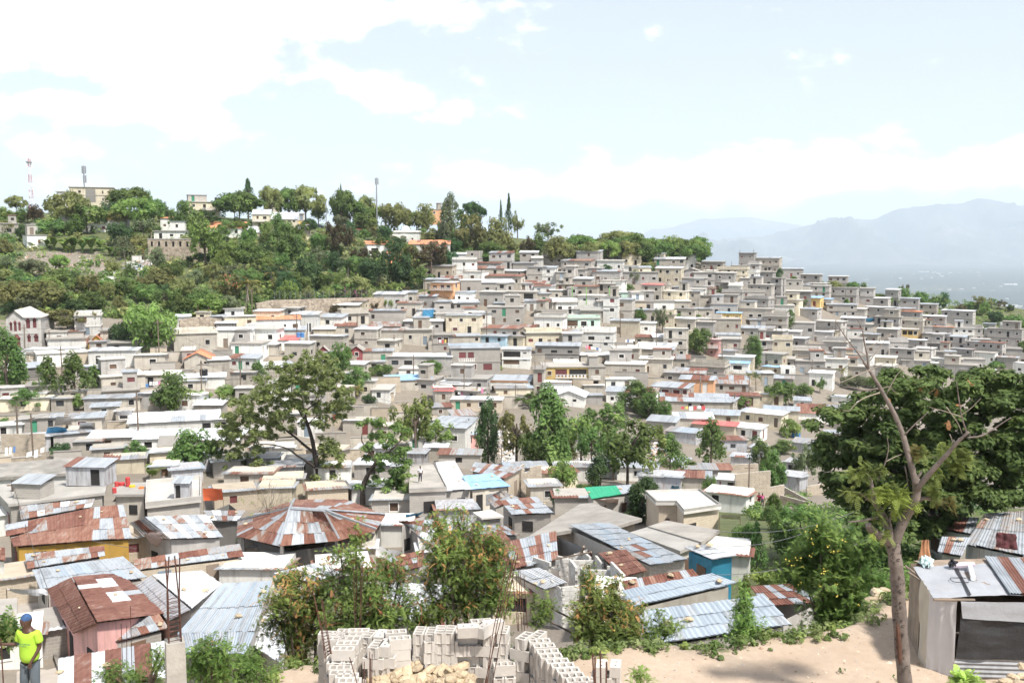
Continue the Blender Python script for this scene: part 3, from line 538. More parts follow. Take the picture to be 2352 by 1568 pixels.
 # ------------------------------------------------------------------ the village, house by house (picture crops: x0, x1, eave, foot, visible side, roof, wall)
HL={'C':[(230,375,612,700,0,'w18','w'),(375,495,580,690,40,'n','k'),(250,480,665,795,0,'p','w'),(400,690,692,745,20,'r12','k'),(300,420,747,795,0,'m10','k'),(450,720,742,785,0,'r25','b'),(345,525,772,850,0,'s','w'),(330,520,852,955,-20,'s','k'),(530,880,812,865,40,'r22','b'),(640,900,772,805,0,'w15','b'),(150,340,838,862,0,'r30','b'),(515,820,872,945,0,'w35','k'),(805,1000,692,755,0,'g10','k'),(940,1110,728,832,20,'g5','k'),(1070,1265,628,695,20,'p','k'),(975,1070,650,690,0,'p','k'),(1200,1290,777,872,0,'s','k'),(1290,1370,722,872,0,'s','k'),(1370,1520,692,785,0,'p','c'),(1385,1470,752,835,0,'s','c'),(1475,1620,737,805,30,'s','c'),(500,715,957,1055,0,'s','k'),(275,440,962,1030,0,'g20','k'),(270,500,1062,1100,0,'w35','k'),(570,900,1097,1250,15,'s','k'),(640,790,1072,1108,0,'g20','c'),(865,1090,882,925,20,'r30','b'),(1025,1140,972,1035,0,'g12','b'),(1150,1260,942,1030,0,'w10','b'),(1200,1340,887,935,0,'s','b'),(1260,1390,942,1005,0,'s','b'),(1365,1580,907,990,20,'r15','b'),(1590,1720,882,985,0,'s','b'),(1630,1700,912,980,0,'s','p'),(1250,1400,997,1045,0,'s','w'),(1000,1265,1192,1305,0,'p','w'),(1310,1680,1117,1170,0,'p','w'),(1615,1725,1292,1335,0,'g8','p'),(930,1260,1332,1445,0,'p','b'),(190,500,1172,1315,0,'g20','k'),(500,860,1292,1345,0,'m35','b'),(860,1000,1282,1335,0,'m30','b'),(255,510,1362,1405,0,'m30','b'),(510,740,1362,1415,0,'m25','l'),(740,900,1362,1425,0,'m20','b'),(1750,1930,962,1005,0,'w15','e'),(1740,1900,1027,1205,30,'g20','k'),(1900,2010,962,1105,0,'s','w'),(1635,1770,1002,1205,20,'s','w'),(1990,2100,952,1095,0,'s','c'),(1985,2170,892,1005,30,'R15','c'),(1765,2140,777,865,0,'s','c'),(2100,2290,1042,1115,0,'s','c'),(1925,2150,1122,1205,20,'g15','b'),(1700,1960,1222,1315,0,'g25','b'),(1965,2120,1242,1325,0,'w20','k'),(1930,2120,1372,1425,0,'r30','b'),(2100,2260,1372,1485,0,'w40','b'),(1000,1190,1132,1185,0,'s','b'),(1040,1200,1050,1110,0,'r30','b')],'D':[(400,490,322,385,0,'s','b'),(510,730,372,425,0,'s','c'),(730,810,302,395,0,'s','b'),(810,1000,322,445,20,'s','c'),(970,1130,257,318,0,'s','c'),(1130,1230,242,335,20,'p','c'),(1060,1200,372,435,0,'s','c'),(1000,1200,322,405,0,'p','w'),(1130,1340,432,545,30,'s','c'),(1340,1430,372,545,0,'s','c'),(1240,1360,322,375,0,'s','c'),(620,810,447,515,0,'s','b'),(690,850,532,605,0,'s','b'),(890,1070,502,605,10,'p','c'),(780,1025,612,665,0,'s','c'),(560,680,492,625,10,'g10','b'),(350,560,492,585,0,'s','b'),(450,560,452,485,0,'g8','c'),(450,600,582,645,0,'s','b'),(600,800,652,705,0,'m15','b'),(460,640,652,705,0,'m10','b'),(1430,1700,432,485,0,'w8','c'),(1430,1700,492,565,0,'s','d'),(1710,1870,442,505,20,'s','c'),(1690,1790,552,605,0,'b20','y'),(1790,1890,562,605,0,'b10','c'),(1310,1590,572,625,0,'s','b'),(1380,1550,622,675,0,'s','b'),(1040,1340,652,745,30,'s','b'),(1100,1310,562,655,0,'p','c'),(1560,1760,652,705,0,'g15','c'),(1280,1480,722,835,0,'p','k'),(1150,1290,752,795,0,'g12','c'),(840,1060,692,745,10,'b15','y'),(720,1060,747,835,0,'s','b'),(640,810,772,855,0,'s','c'),(410,640,742,805,0,'w20','b'),(1050,1350,832,895,20,'g30','c'),(1180,1440,852,935,0,'s','c'),(840,1050,892,935,0,'m25','b'),(860,1060,932,1005,0,'s','k'),(350,560,832,1065,20,'g12','b'),(90,440,1022,1095,0,'w70','b'),(140,430,1112,1232,0,'s','b'),(1220,1350,942,1065,0,'s','c'),(1345,1530,937,1075,0,'p','t'),(1500,1770,1032,1115,20,'p','c'),(1440,1550,1112,1175,0,'s','c'),(1560,1830,1132,1235,0,'s','c'),(1510,1650,922,975,0,'w20','c'),(1830,2030,952,1025,20,'p','c'),(1700,1900,862,925,0,'w15','c'),(1890,1950,852,905,0,'s','t'),(1830,2040,1112,1205,0,'s','c'),(1770,1930,1062,1105,0,'r25','c'),(590,910,1182,1265,0,'p','b'),(860,1170,1092,1185,20,'w30','b'),(430,590,1112,1185,0,'r50','b'),(1260,1430,1192,1225,0,'b20','b'),(1140,1360,1242,1315,0,'w30','b'),(1430,1560,1192,1295,0,'n','w'),(1370,1540,1292,1330,0,'g40','b'),(1690,1900,1242,1335,20,'w35','b'),(360,720,1242,1305,0,'m60','k'),(820,1140,1342,1405,0,'m90','k'),(0,130,1012,1115,0,'s','b'),(0,180,1152,1245,0,'s','b')],'E':[(890,1140,522,605,0,'w12','k'),(980,1190,612,695,0,'s','c'),(1200,1390,562,655,20,'o12','c'),(1190,1410,642,725,0,'p','c'),(670,880,622,705,0,'w20','c'),(830,960,682,735,0,'s','c'),(730,870,722,775,0,'r15','c'),(1000,1180,722,805,0,'s','c'),(1370,1500,702,765,0,'s','c'),(1520,1690,702,775,0,'o8','c'),(1700,1880,712,785,0,'s','b'),(2020,2310,722,835,20,'s','c'),(1980,2080,672,710,0,'g8','c'),(1420,1650,762,835,10,'w10','c'),(1650,1800,792,875,0,'g20','c'),(1260,1430,822,895,0,'w15','c'),(1110,1280,842,905,0,'p','c'),(1440,1600,852,905,0,'s','c'),(1820,2130,842,945,0,'m15','c'),(1590,1860,902,995,0,'m15','c'),(1870,2070,942,1005,0,'s','c'),(900,1100,852,945,0,'w25','c'),(1120,1330,902,1005,20,'w10','c'),(1340,1490,902,1005,0,'s','c'),(1490,1660,932,985,0,'s','c'),(940,1160,982,1065,10,'s','t'),(1500,1620,992,1045,0,'w15','c'),(1780,1980,1002,1065,0,'s','c'),(1620,1780,1002,1065,0,'s','c'),(700,930,962,1065,0,'s','c'),(970,1140,1062,1145,0,'s','c'),(1240,1480,1012,1065,0,'s','c'),(1400,1560,1032,1075,0,'r10','b'),(2250,2352,1032,1105,0,'g10','c'),(1620,1900,1052,1115,0,'s','c'),(1780,2080,1092,1135,0,'w15','b'),(2180,2400,952,1005,0,'n','k'),(730,900,1068,1130,0,'s','b'),(860,1000,770,830,0,'g15','c')],'F':[(455,780,362,435,0,'s','w'),(260,690,447,525,0,'w25','w'),(365,780,482,585,0,'s','w'),(700,920,142,310,20,'p','w'),(830,1240,462,585,0,'w40','w'),(160,400,542,578,0,'w25','w'),(210,400,632,695,0,'g60','d'),(0,440,962,1015,0,'w30','b'),(1245,1510,502,625,0,'w20','b'),(1610,1990,302,455,0,'p','b'),(1990,2310,272,435,0,'w35','b'),(2070,2352,147,255,0,'w15','b'),(1930,2110,547,665,0,'w40','b'),(2120,2330,662,755,0,'m20','b'),(950,1330,692,835,0,'s','b'),(1330,1640,682,795,0,'s','b'),(960,1270,832,915,0,'s','n'),(1670,2060,722,805,0,'w50','b'),(1650,1880,792,830,0,'g25','b'),(780,960,932,1015,0,'g45','c'),(480,660,967,1015,0,'g30','b'),(970,1280,952,1010,0,'g50','b'),(850,1080,1002,1095,20,'g55','b'),(1275,1480,852,1005,0,'w30','c'),(370,560,1092,1205,0,'g60','c'),(640,930,1102,1205,0,'g70','b'),(1210,2000,1182,1235,0,'w110','b'),(1790,2030,1042,1075,0,'w70','b'),(510,840,1317,1355,0,'g60','c'),(830,1210,1317,1395,0,'w90','b'),(1250,1670,1332,1405,0,'w110','b'),(1690,2170,1382,1415,0,'w120','b'),(680,920,1372,1435,0,'m50','b'),(860,1140,1442,1505,0,'g50','b'),(1070,1210,1052,1135,0,'w30','b'),(600,780,855,930,0,'g30','b')],'G':[(525,920,107,190,0,'o40','b'),(930,1090,67,185,0,'g10','w'),(1090,1300,87,155,0,'g40','w'),(1300,1550,52,135,0,'p','b'),(1545,1880,27,105,20,'m20','k'),(730,960,227,255,0,'g45','b'),(780,1000,327,465,60,'w30','b'),(1005,1310,257,385,60,'w20','b'),(1045,1235,197,235,0,'w35','b'),(1245,1430,167,255,0,'m35','b'),(1420,1620,197,335,0,'w30','b'),(1590,1840,177,205,0,'m50','b'),(1655,1860,207,335,20,'m25','b'),(1535,1790,302,375,0,'s','b'),(1865,2130,202,305,0,'s','b'),(1490,1770,397,495,0,'m30','b'),(600,870,542,605,0,'w60','b'),(1825,2130,562,625,0,'s','w'),(1580,1740,752,835,0,'s','b'),(2150,2330,732,845,0,'R20','b'),(2200,2380,690,730,0,'w40','b'),(1330,1500,520,570,0,'w40','b'),(290,560,330,420,0,'s','w'),(420,700,195,300,0,'p','b')],'H':[(1225,1320,402,605,0,'s','b'),(1730,1885,382,575,0,'s','b'),(880,1220,592,645,0,'g40','t'),(430,800,492,585,0,'s','c'),(370,620,547,600,0,'w45','b'),(470,930,682,765,0,'w40','n'),(1660,1960,272,330,0,'w30','b'),(1885,2250,357,445,0,'s','b'),(1890,2160,492,565,0,'w20','w'),(1690,1870,582,615,0,'w20','b'),(1690,1860,642,705,0,'g30','c'),(1890,2352,612,705,0,'m60','w'),(320,480,602,705,0,'R35','b'),(270,600,932,1085,0,'g120','w'),(590,720,1002,1105,0,'g80','p'),(290,480,752,800,0,'m50','b'),(1975,2200,212,330,0,'s','b'),(150,300,500,600,0,'s','k')],'I':[(560,1190,252,325,0,'m90','b'),(970,1220,262,315,0,'g50','b'),(1190,1470,187,285,0,'r40','b'),(690,1040,412,485,0,'w70','b'),(960,1270,362,455,0,'g60','t'),(1280,1660,347,465,0,'w50','t'),(1510,1820,322,405,0,'g50','t'),(1780,1930,232,315,0,'w45','w'),(1830,2240,352,435,0,'r100','c'),(2130,2352,217,275,0,'g25','b'),(600,880,542,615,0,'g55','i'),(1120,1350,592,705,0,'m50','i'),(1200,1410,762,855,0,'m50','i'),(430,690,442,515,0,'g70','k'),(1680,1840,802,905,0,'g20','i'),(1640,1830,1012,1055,0,'g40','i'),(1760,2090,652,725,0,'g60','i'),(350,560,992,1065,0,'g60','i'),(1380,1500,700,760,0,'w40','i'),(2090,2300,560,620,0,'g40','b'),(2120,2352,430,500,0,'w40','b')],}
for c_,rows in HL.items():
 for r_ in rows:house(c_,*r_)
 # the ones with a face of their own
LM=[]
def lm(o,phrase,label,cat=None):
 h=next(q for q in HOUSES if q[0]is o);LM.append((h[1],h[2],phrase));h[6]=label
 if cat:o['category']=cat
 return o
HW=lambda a,b,c_,d:(a,b,c_,d,'w')
HD=lambda a,b,c_,d:(a,b,c_,d,'d')
t=lm(house('C',50,262,872,1005,60,'w15','o',storeys=2,holes=[HW(.1,.28,.62,.8),HW(.45,.6,.6,.85),HW(.7,.85,.6,.85)],balc=[(0,1,.5)]),'orange-edged white house','two-storey white house with orange trim and a long balcony')
t=lm(house('C',1405,1640,992,1105,30,'s','w',storeys=1,holes=[HW(.2,.32,.6,.78),HW(.66,.78,.6,.82)]),'green-trimmed white block','white concrete block outlined in bright green paint, two windows')
for x in(-.5,-.12,.5):piece('trim_band',wearmat('bright_green_trim',(0.30,0.62,0.18),0.1)if x==-.5 else bpy.data.materials['bright_green_trim'],t,(x*10.6,-.06,0),(.22,.05,6.0))
house('C',1170,1400,1052,1135,0,'p','w',note='long white terrace wing with parapet beside the green-trimmed block')
t=lm(house('C',1265,1610,1202,1295,0,'p','e',storeys=1,holes=[HW(.08,.40,.12,.85),HW(.48,.64,.1,.8),HD(.75,.84,.05,.8)],balc=[(0,1,.02)]),'pale green balcony storey','pale green storey with a white wrap-around balcony and dark openings')
house('C',1265,1440,1338,1490,0,'s','c',note='grey lower storeys under the white wrap-around balcony')
house('C',1440,1730,1332,1492,0,'p','w',storeys=2,note='whitewashed two-storey house with washing strung along its foot',holes=[HW(.2,.4,.6,.8),HW(.22,.34,.2,.35),HW(.7,.82,.3,.45),HW(.75,.88,.65,.8)])
house('C',715,1025,957,1045,0,'s','b',holes=[HW(.2,.46,.1,.85),HW(.62,.9,.1,.85)],balc=[(.15,.48,.02),(.6,.95,.02)],note='beige house with two white balustrades and plants')
house('C',70,255,1352,1505,0,'s','k',storeys=2,holes=[HW(.25,.45,.5,.9),HW(.55,.78,.5,.9),HW(.55,.7,.1,.3)],note='grey block house with clothes drying in its two tall openings')
t=lm(house('H',470,925,207,455,0,'g60','k',storeys=2,D_=8,holes=[HW(.16,.3,.58,.86),HW(.34,.46,.58,.86),HW(.22,.31,.2,.42),HW(.43,.51,.2,.42),HD(.07,.15,.02,.45),HD(.65,.83,.18,.42)],balc=[(.14,.48,.52)],dm=M['shutr'],wm=M['shutr']),'arched-balcony block house','grey block house with maroon arched balcony openings and grey tin roof')
t=lm(house('H',935,1195,217,395,15,'w30','w',storeys=2,holes=[HW(.05,.66,.6,.88),HW(.05,.62,.22,.44),HW(.75,.88,.78,.84),HW(.75,.88,.4,.46)]),'white double-balcony house','white house with two long recessed balconies one above the other')
t=lm(house('H',1240,1645,188,328,15,'g40','d',storeys=2,holes=[HW(.36,.5,.55,.72),HW(.74,.85,.55,.72),HW(.05,.15,.55,.8),HW(.8,.87,.08,.25),HW(.5,.58,.06,.22)]),'dark grey house with white-framed windows','dark grey rendered house with two white-framed windows and tin roof')
for q in[k for k in t.children if k.name.startswith('window')and k.location.z>3][:3]:piece('window_frame',M['wframe'],t,(q.location.x,-.07,q.location.z-.15),(q.scale.x+.35,.1,q.scale.z+.3),'frame')
t=lm(house('H',1320,1730,382,572,0,'s','y',storeys=2,D_=8,holes=[HW(.08,.17,.62,.82),HW(.26,.52,.55,.9),HW(.57,.96,.55,.9),HW(.12,.18,.28,.36),HD(.27,.34,.03,.42),HW(.40,.46,.2,.38),HW(.57,.95,.08,.42)],balc=[(.25,.97,.5)]),'yellow balcony house','long yellow two-storey house with a full-width upper balcony')
t=lm(house('H',800,1195,505,610,25,'g60','w',storeys=1,holes=[HW(.05,.2,.8,.92),HW(.3,.5,.8,.92),HW(.6,.85,.8,.92),HD(.1,.18,.02,.5)]),'tin-roofed white hall','white block hall with a slatted orange band below its grey roof')
piece('orange_band',W['o'],t,(0,-.06,t.children[0].dimensions.z*0+2.0),(8.2,.05,.5))
t=lm(house('H',490,690,832,925,0,'r70','l',holes=[HD(.72,.92,.02,.75),HW(.2,.4,.4,.7)]),'small blue house','small bright blue house with a rust-brown roof and grey door')
t=lm(house('G',1730,2140,662,765,0,'b60','b',holes=[HW(.15,.25,.5,.7),HW(.6,.7,.5,.7)]),'light blue roof','beige house under a broad light blue roof with creepers')
house('G',1730,2310,447,585,0,'w40','c',storeys=1,holes=[HW(.05,.16,.45,.75),HW(.25,.38,.45,.75),HW(.52,.6,.4,.7),HW(.66,.72,.4,.7)],note='long grey house with a line of dark arched openings')
t=lm(house('G',675,890,297,395,0,'R50','w',holes=[HW(.08,.18,.5,.75),HW(.5,.62,.5,.75)]),'pink-red roof','white house with a pinkish red painted metal roof')
house('G',1880,2230,122,190,0,'s','c',note='grey roof terrace house hung with blue and white tarpaulins')
house('F',2110,2352,532,645,0,'m50','w',holes=[HD(.34,.48,.08,.8),HW(.1,.25,.45,.75),HW(.6,.75,.45,.75)],dm=M['doorg'],note='white veranda house with a green door and patchy roof')
t=lm(house('D',920,1130,1152,1245,20,'b45','w',holes=[HW(.35,.72,.4,.8),HW(.1,.2,.4,.75)]),'blue-roofed white house','white house with bright blue roof and one wide arched window')
t=lm(house('D',500,810,1302,1425,20,'m50','o',holes=[HD(.12,.28,.02,.8),HD(.68,.82,.02,.82)],dm=M['wframe']),'orange house with white doors','orange-walled house with two pale doors under patchy tin')
t=lm(house('D',240,570,1372,1465,0,'m60','b',holes=[HW(.28,.5,.3,.8),HW(.6,.8,.3,.85),HD(.88,.98,.05,.85)],wm=M['shutr'],dm=M['shutr']),'red-shuttered house','beige house with large crimson shutters and a rusting roof')
t=lm(house('D',750,858,932,1085,0,'w10','p',storeys=2,holes=[HW(.3,.55,.6,.8),HW(.3,.5,.15,.3)],balc=[(0,1,.5)]),'pink balcony house','tall bright pink house with a pink balcony behind a round tree')
t=lm(house('E',1180,1370,727,795,0,'s','y',storeys=1,holes=[HW(.05,.25,.3,.85),HW(.3,.5,.3,.85),HW(.55,.75,.3,.85),HW(.8,.96,.3,.85)]),'yellow arcade','yellow house with an arcade of four dark openings')
t=lm(house('I',850,1230,472,545,0,'R50','n'),'red-roofed block house','low tan block house with a long flat red roof')
house('I',1220,1470,482,585,0,'w60','w',note='pale unfinished house with open arches and white roof',holes=[HW(.3,.45,.3,.8),HW(.7,.88,.2,.85)])
t=lm(house('I',1070,1250,1002,1095,0,'w35','w',holes=[HD(.14,.22,.02,.9),HW(.55,.95,.2,.85)],dm=M['doorr']),'red-posted kiosk','small pale kiosk with a red door frame and dark counter opening')
t=lm(house('E',1060+140,1060+320,520,560,0,'s','c',seed=3),'orange-capped house','small grey upper room beneath an orange roof edge')if False else None
# gabled houses
def gable(crop,x0,x1,yt,yb,ypk,wall,code,label,phrase=None,D_=6,holes=None,depth_ridge=True,name='house',cat='house',base=3):
 u0,v1=px(crop,x0,yb);u1,v0=px(crop,x1,yt);_,vp=px(crop,x0,ypk);uc=(u0+u1)/2;g=ground(uc,v1);mpp=g.y/F
 W_=(u1-u0)*mpp;H_=(v1-v0)*mpp;pk=(v0-vp)*mpp;t=thing(name,label,cat,g,-math.atan2(g.x,g.y)-.12)
 hf=[(a*W_,b*W_,c_*H_,d*H_,k)for a,b,c_,d,k in(holes or[])];mb=MB();o=Vector((-W_/2,0,0));facade(mb,o,X_,Y_,W_,H_,hf,base)
 mb.tri((-W_/2,0,H_),(W_/2,0,H_),(0,0,H_+pk));mb.tri((W_/2,D_,H_),(-W_/2,D_,H_),(0,D_,H_+pk));mb.quad((W_/2,0,-base),(W_/2,D_,-base),(W_/2,D_,H_),(W_/2,0,H_));mb.quad((-W_/2,D_,-base),(-W_/2,0,-base),(-W_/2,0,H_),(-W_/2,D_,H_));mb.quad((W_/2,D_,-base),(-W_/2,D_,-base),(-W_/2,D_,H_),(W_/2,D_,H_))
 mb.build('wall',W[wall],t);rng=random.Random(int(x0));fill_openings(t,rng,hf,o,X_,Y_,0)
 for s in(-1,1):
  L_=math.hypot(W_/2+.35,pk*(1+.7/W_));a=math.atan2(pk,W_/2);n=max(2,round((D_+.6)/1.0));w=(D_+.6)/n
  for i in range(n):
   q=piece('roof_sheet',M[rng.choice(SHEETS[code])]if code in SHEETS else M['slab'],t,(0,-.3+w*(i+.5),H_+pk+.05),(w*1.04,L_,1),'sheet')
   q.rotation_euler=Matrix(((0,-s*-1*math.cos(a)*1,0),(1,0,0),(0,0,1))).to_euler()
   ex=Vector((0,1 if s<0 else-1,0));ey=Vector((s*math.cos(a),0,-math.sin(a)));ez=ex.cross(ey)
   if ez.z<0:ex=-ex;ez=ex.cross(ey)
   q.rotation_euler=Matrix((ex,ey,ez)).transposed().to_euler()
 if phrase:LM.append((uc,(v0+v1)/2,phrase))
 return t
gable('F',815,965,392,440,322,'g','o','small ochre yellow house with a gabled front and barred window','yellow gabled house',6,[HW(.25,.85,.1,.95)])
gable('F',1700,1930,535,645,478,'b','o','beige house with a low orange and grey gable roof','orange gable roof',7,[HW(.6,.68,.5,.75),HW(.76,.85,.5,.75)])
gable('G',1085,1185,398,450,350,'m','s','maroon gabled dormer house with a white-rimmed arched window','maroon gabled house',5,[HW(.32,.66,.25,.85)])
gable('G',1390,1490,385,485,350,'m','s','narrow maroon house with white corner posts and gabled top',None,5,[HW(.35,.65,.4,.8),HD(.1,.28,.02,.4)])
gable('H',1410,1695,652,745,598,'w','w','white block house with a shallow white gable roof and two windows','white gabled block house',7,[HW(.24,.36,.5,.75),HW(.62,.74,.5,.75)])
gable('D',490,730,322,372,280,'c','s','grey house with a stepped gable front on the upper slope',None,6,[HW(.45,.6,.3,.9)])
# the church
u0,v1=px('F',82,470);g=ground((u0+px('F',370,0)[0])/2,v1);mpp=g.y/F;Wc=288*KS/4*mpp;Hc=315*KS/4*mpp
ch=thing('church','grey cement church with pointed maroon windows and a gabled front','church',g,-math.atan2(g.x,g.y)-.22)
LM.append((px('F',230,300)[0],px('F',230,300)[1],'grey church'))
mb=MB();Dc=13.0;gx=Wc*.5
fr=[(a*Wc,b*Wc,c_*Hc,d*Hc)for a,b,c_,d in[(.10,.17,.62,.83),(.22,.30,.60,.86),(.35,.42,.62,.83),(.58,.70,.68,.9),(.78,.89,.69,.92),(.60,.70,.28,.44),(.80,.92,.28,.44),(.19,.39,.12,.4)]]
o=Vector((-Wc/2,0,0));facade(mb,o,X_,Y_,Wc,Hc,fr,4,.3);mb.quad((Wc/2,0,-4),(Wc/2,Dc,-4),(Wc/2,Dc,Hc*1.04),(Wc/2,0,Hc));mb.quad((-Wc/2,Dc,-4),(-Wc/2,0,-4),(-Wc/2,0,Hc),(-Wc/2,Dc,Hc));mb.quad((Wc/2,Dc,-4),(-Wc/2,Dc,-4),(-Wc/2,Dc,Hc),(Wc/2,Dc,Hc));mb.tri((-Wc/2,0,Hc),(0.02*Wc,0,Hc),(-Wc*.24,0,Hc*1.2))
mb.quad((-Wc/2,0,Hc),(-Wc/2,Dc,Hc),(Wc/2,Dc,Hc),(Wc/2,0,Hc));mb.build('wall',W['c'],ch)
for i,(a,b,c_,d)in enumerate(fr):
 q=piece('door' if i==7 else 'window',M['shutr'],ch,o+X_*((a+b)/2)+Vector((0,.14,c_)),(b-a,.08,(d-c_)))
 mb=MB();zc=d;w2=(b-a)/2+.12;xc=o.x+(a+b)/2
 mb.tri((xc-w2,-.05,zc-.05),(xc+w2,-.05,zc-.05),(xc,-.05,zc+w2*1.3));mb.quad((xc-w2,-.05,zc-.05),(xc,-.05,zc+w2*1.3),(xc,.01,zc+w2*1.3),(xc-w2,.01,zc-.05));mb.quad((xc+w2,-.05,zc-.05),(xc+w2,.01,zc-.05),(xc,.01,zc+w2*1.3),(xc,-.05,zc+w2*1.3));mb.build('arch_head',M['shutr'],ch)
mb=MB();zt=Hc*1.22
mb.quad((-Wc/2-.3,-.4,Hc-.05),(-Wc*.24,-.4,zt),(-Wc*.24,Dc,zt),(-Wc/2-.3,Dc,Hc-.05));mb.quad((-Wc*.24,-.4,zt),(.03*Wc,-.4,Hc),(Wc*.5,Dc*.5,Hc*1.02),(-Wc*.24,Dc,zt));mb.quad((.03*Wc,-.4,Hc),(Wc/2+.3,-.4,Hc-.05),(Wc/2+.3,Dc,Hc),(Wc*.5,Dc*.5,Hc*1.02))
mb.build('roof',M['slab_w'],ch)
mb=MB();mb.box(-Wc/2-.4,-Wc*.24,-.45,-.3,Hc-.1,Hc+.1);
piece('corner_post',M['slab_w'],ch,(Wc/2-.1,-.12,-1),(.5,.2,Hc+1));piece('corner_post',M['slab_w'],ch,(0.02*Wc,-.12,-1),(.35,.2,Hc+1));piece('string_course',M['slab_w'],ch,(0,-.1,Hc*.52),(Wc,.12,.25))
# ------------------------------------------------------------------ nearer houses: roofs laid sheet by sheet over real corners
NEAR=[];NPOLY=[]
def corner(c_,x,y,h):return ground(*px(c_,x,y),h)
def bil(a,b,c_,d,s,t):return(a*(1-s)+b*s)*(1-t)+(d*(1-s)+c_*s)*t
def corr_sheet(parent,o,q,mat,waves=3,amp=.035,lift=0.0,rng=None):
 mb=MB();n=waves*2;nrm=(q[1]-q[0]).cross(q[3]-q[0]);nrm.normalize()
 if nrm.z<0:nrm=-nrm
 for i in range(n):
  p=[]
  for s in(i/n,(i+1)/n):
   k=round(s*n);off=nrm*(amp*(k%2)+lift)
   p.append((q[0].lerp(q[1],s)+off-o,q[3].lerp(q[2],s)+off-o))
  mb.quad(p[0][0],p[1][0],p[1][1],p[0][1])
 lo=nrm*(lift-.03)
 mb.quad(q[0]+lo-o,q[3]+lo-o,q[2]+lo-o,q[1]+lo-o)
 return mb.build('roof_sheet',mat,parent)
def lay(parent,o,q,code,n,m,rng,special=None,over=0.05):
 """q: eave left, eave right, top right, top left"""
 a,b,c_,d=q;last=rng.choice(SHEETS[code])if isinstance(code,str)else code[0]
 for j in range(m):
  for i in range(n):
   if isinstance(code,str):
    if rng.random()<.4:last=rng.choice(SHEETS[code])
    mt=last
   else:mt=code[(i+j*3)%len(code)]
   if special and(i,j)in special:mt=special[(i,j)]
   e=.0;s0=i/n-.01+rng.uniform(-.006,.006);s1=(i+1)/n+.012+rng.uniform(-.006,.006);t0=j/m-(.03 if j else .0)+rng.uniform(-.012,.012);t1=(j+1)/m+.012
   corr_sheet(parent,o,[bil(a,b,c_,d,s0,t0),bil(a,b,c_,d,s1,t0),bil(a,b,c_,d,s1,t1),bil(a,b,c_,d,s0,t1)],M[mt],3,.03,.05+.03*j+.018*(i%2)+rng.uniform(0,.02))
def slab(parent,o,pts,mat,th=.2,name='roof_slab',rim=0.0,rimm=None):
 n=len(pts);mb=MB();top=[p-o for p in pts];bot=[p-o-Vector((0,0,th))for p in pts]
 k=len(mb.v);mb.v+=[tuple(p)for p in top]+[tuple(p)for p in bot]
 mb.f.append(tuple(range(k,k+n)));mb.m.append(0);mb.f.append(tuple(range(k+n,k+2*n))[::-1]);mb.m.append(0)
 for i in range(n):j=(i+1)%n;mb.f.append((k+i,k+n+i,k+n+j,k+j));mb.m.append(0)
 mb.build(name,mat,parent)
 if rim:
  cen=sum(top,Vector())/n
  for i in range(n):
   j=(i+1)%n;a,b=top[i],top[j];ai=a+(cen-a).normalized()*.22;bi=b+(cen-b).normalized()*.22;mb=MB();z=Vector((0,0,rim));e=Vector((0,0,.004))
   mb.quad(a+e,b+e,b+z,a+z);mb.quad(bi+e,ai+e,ai+z,bi+z);mb.quad(a+z,b+z,bi+z,ai+z);mb.build('roof_kerb',rimm or mat,parent)
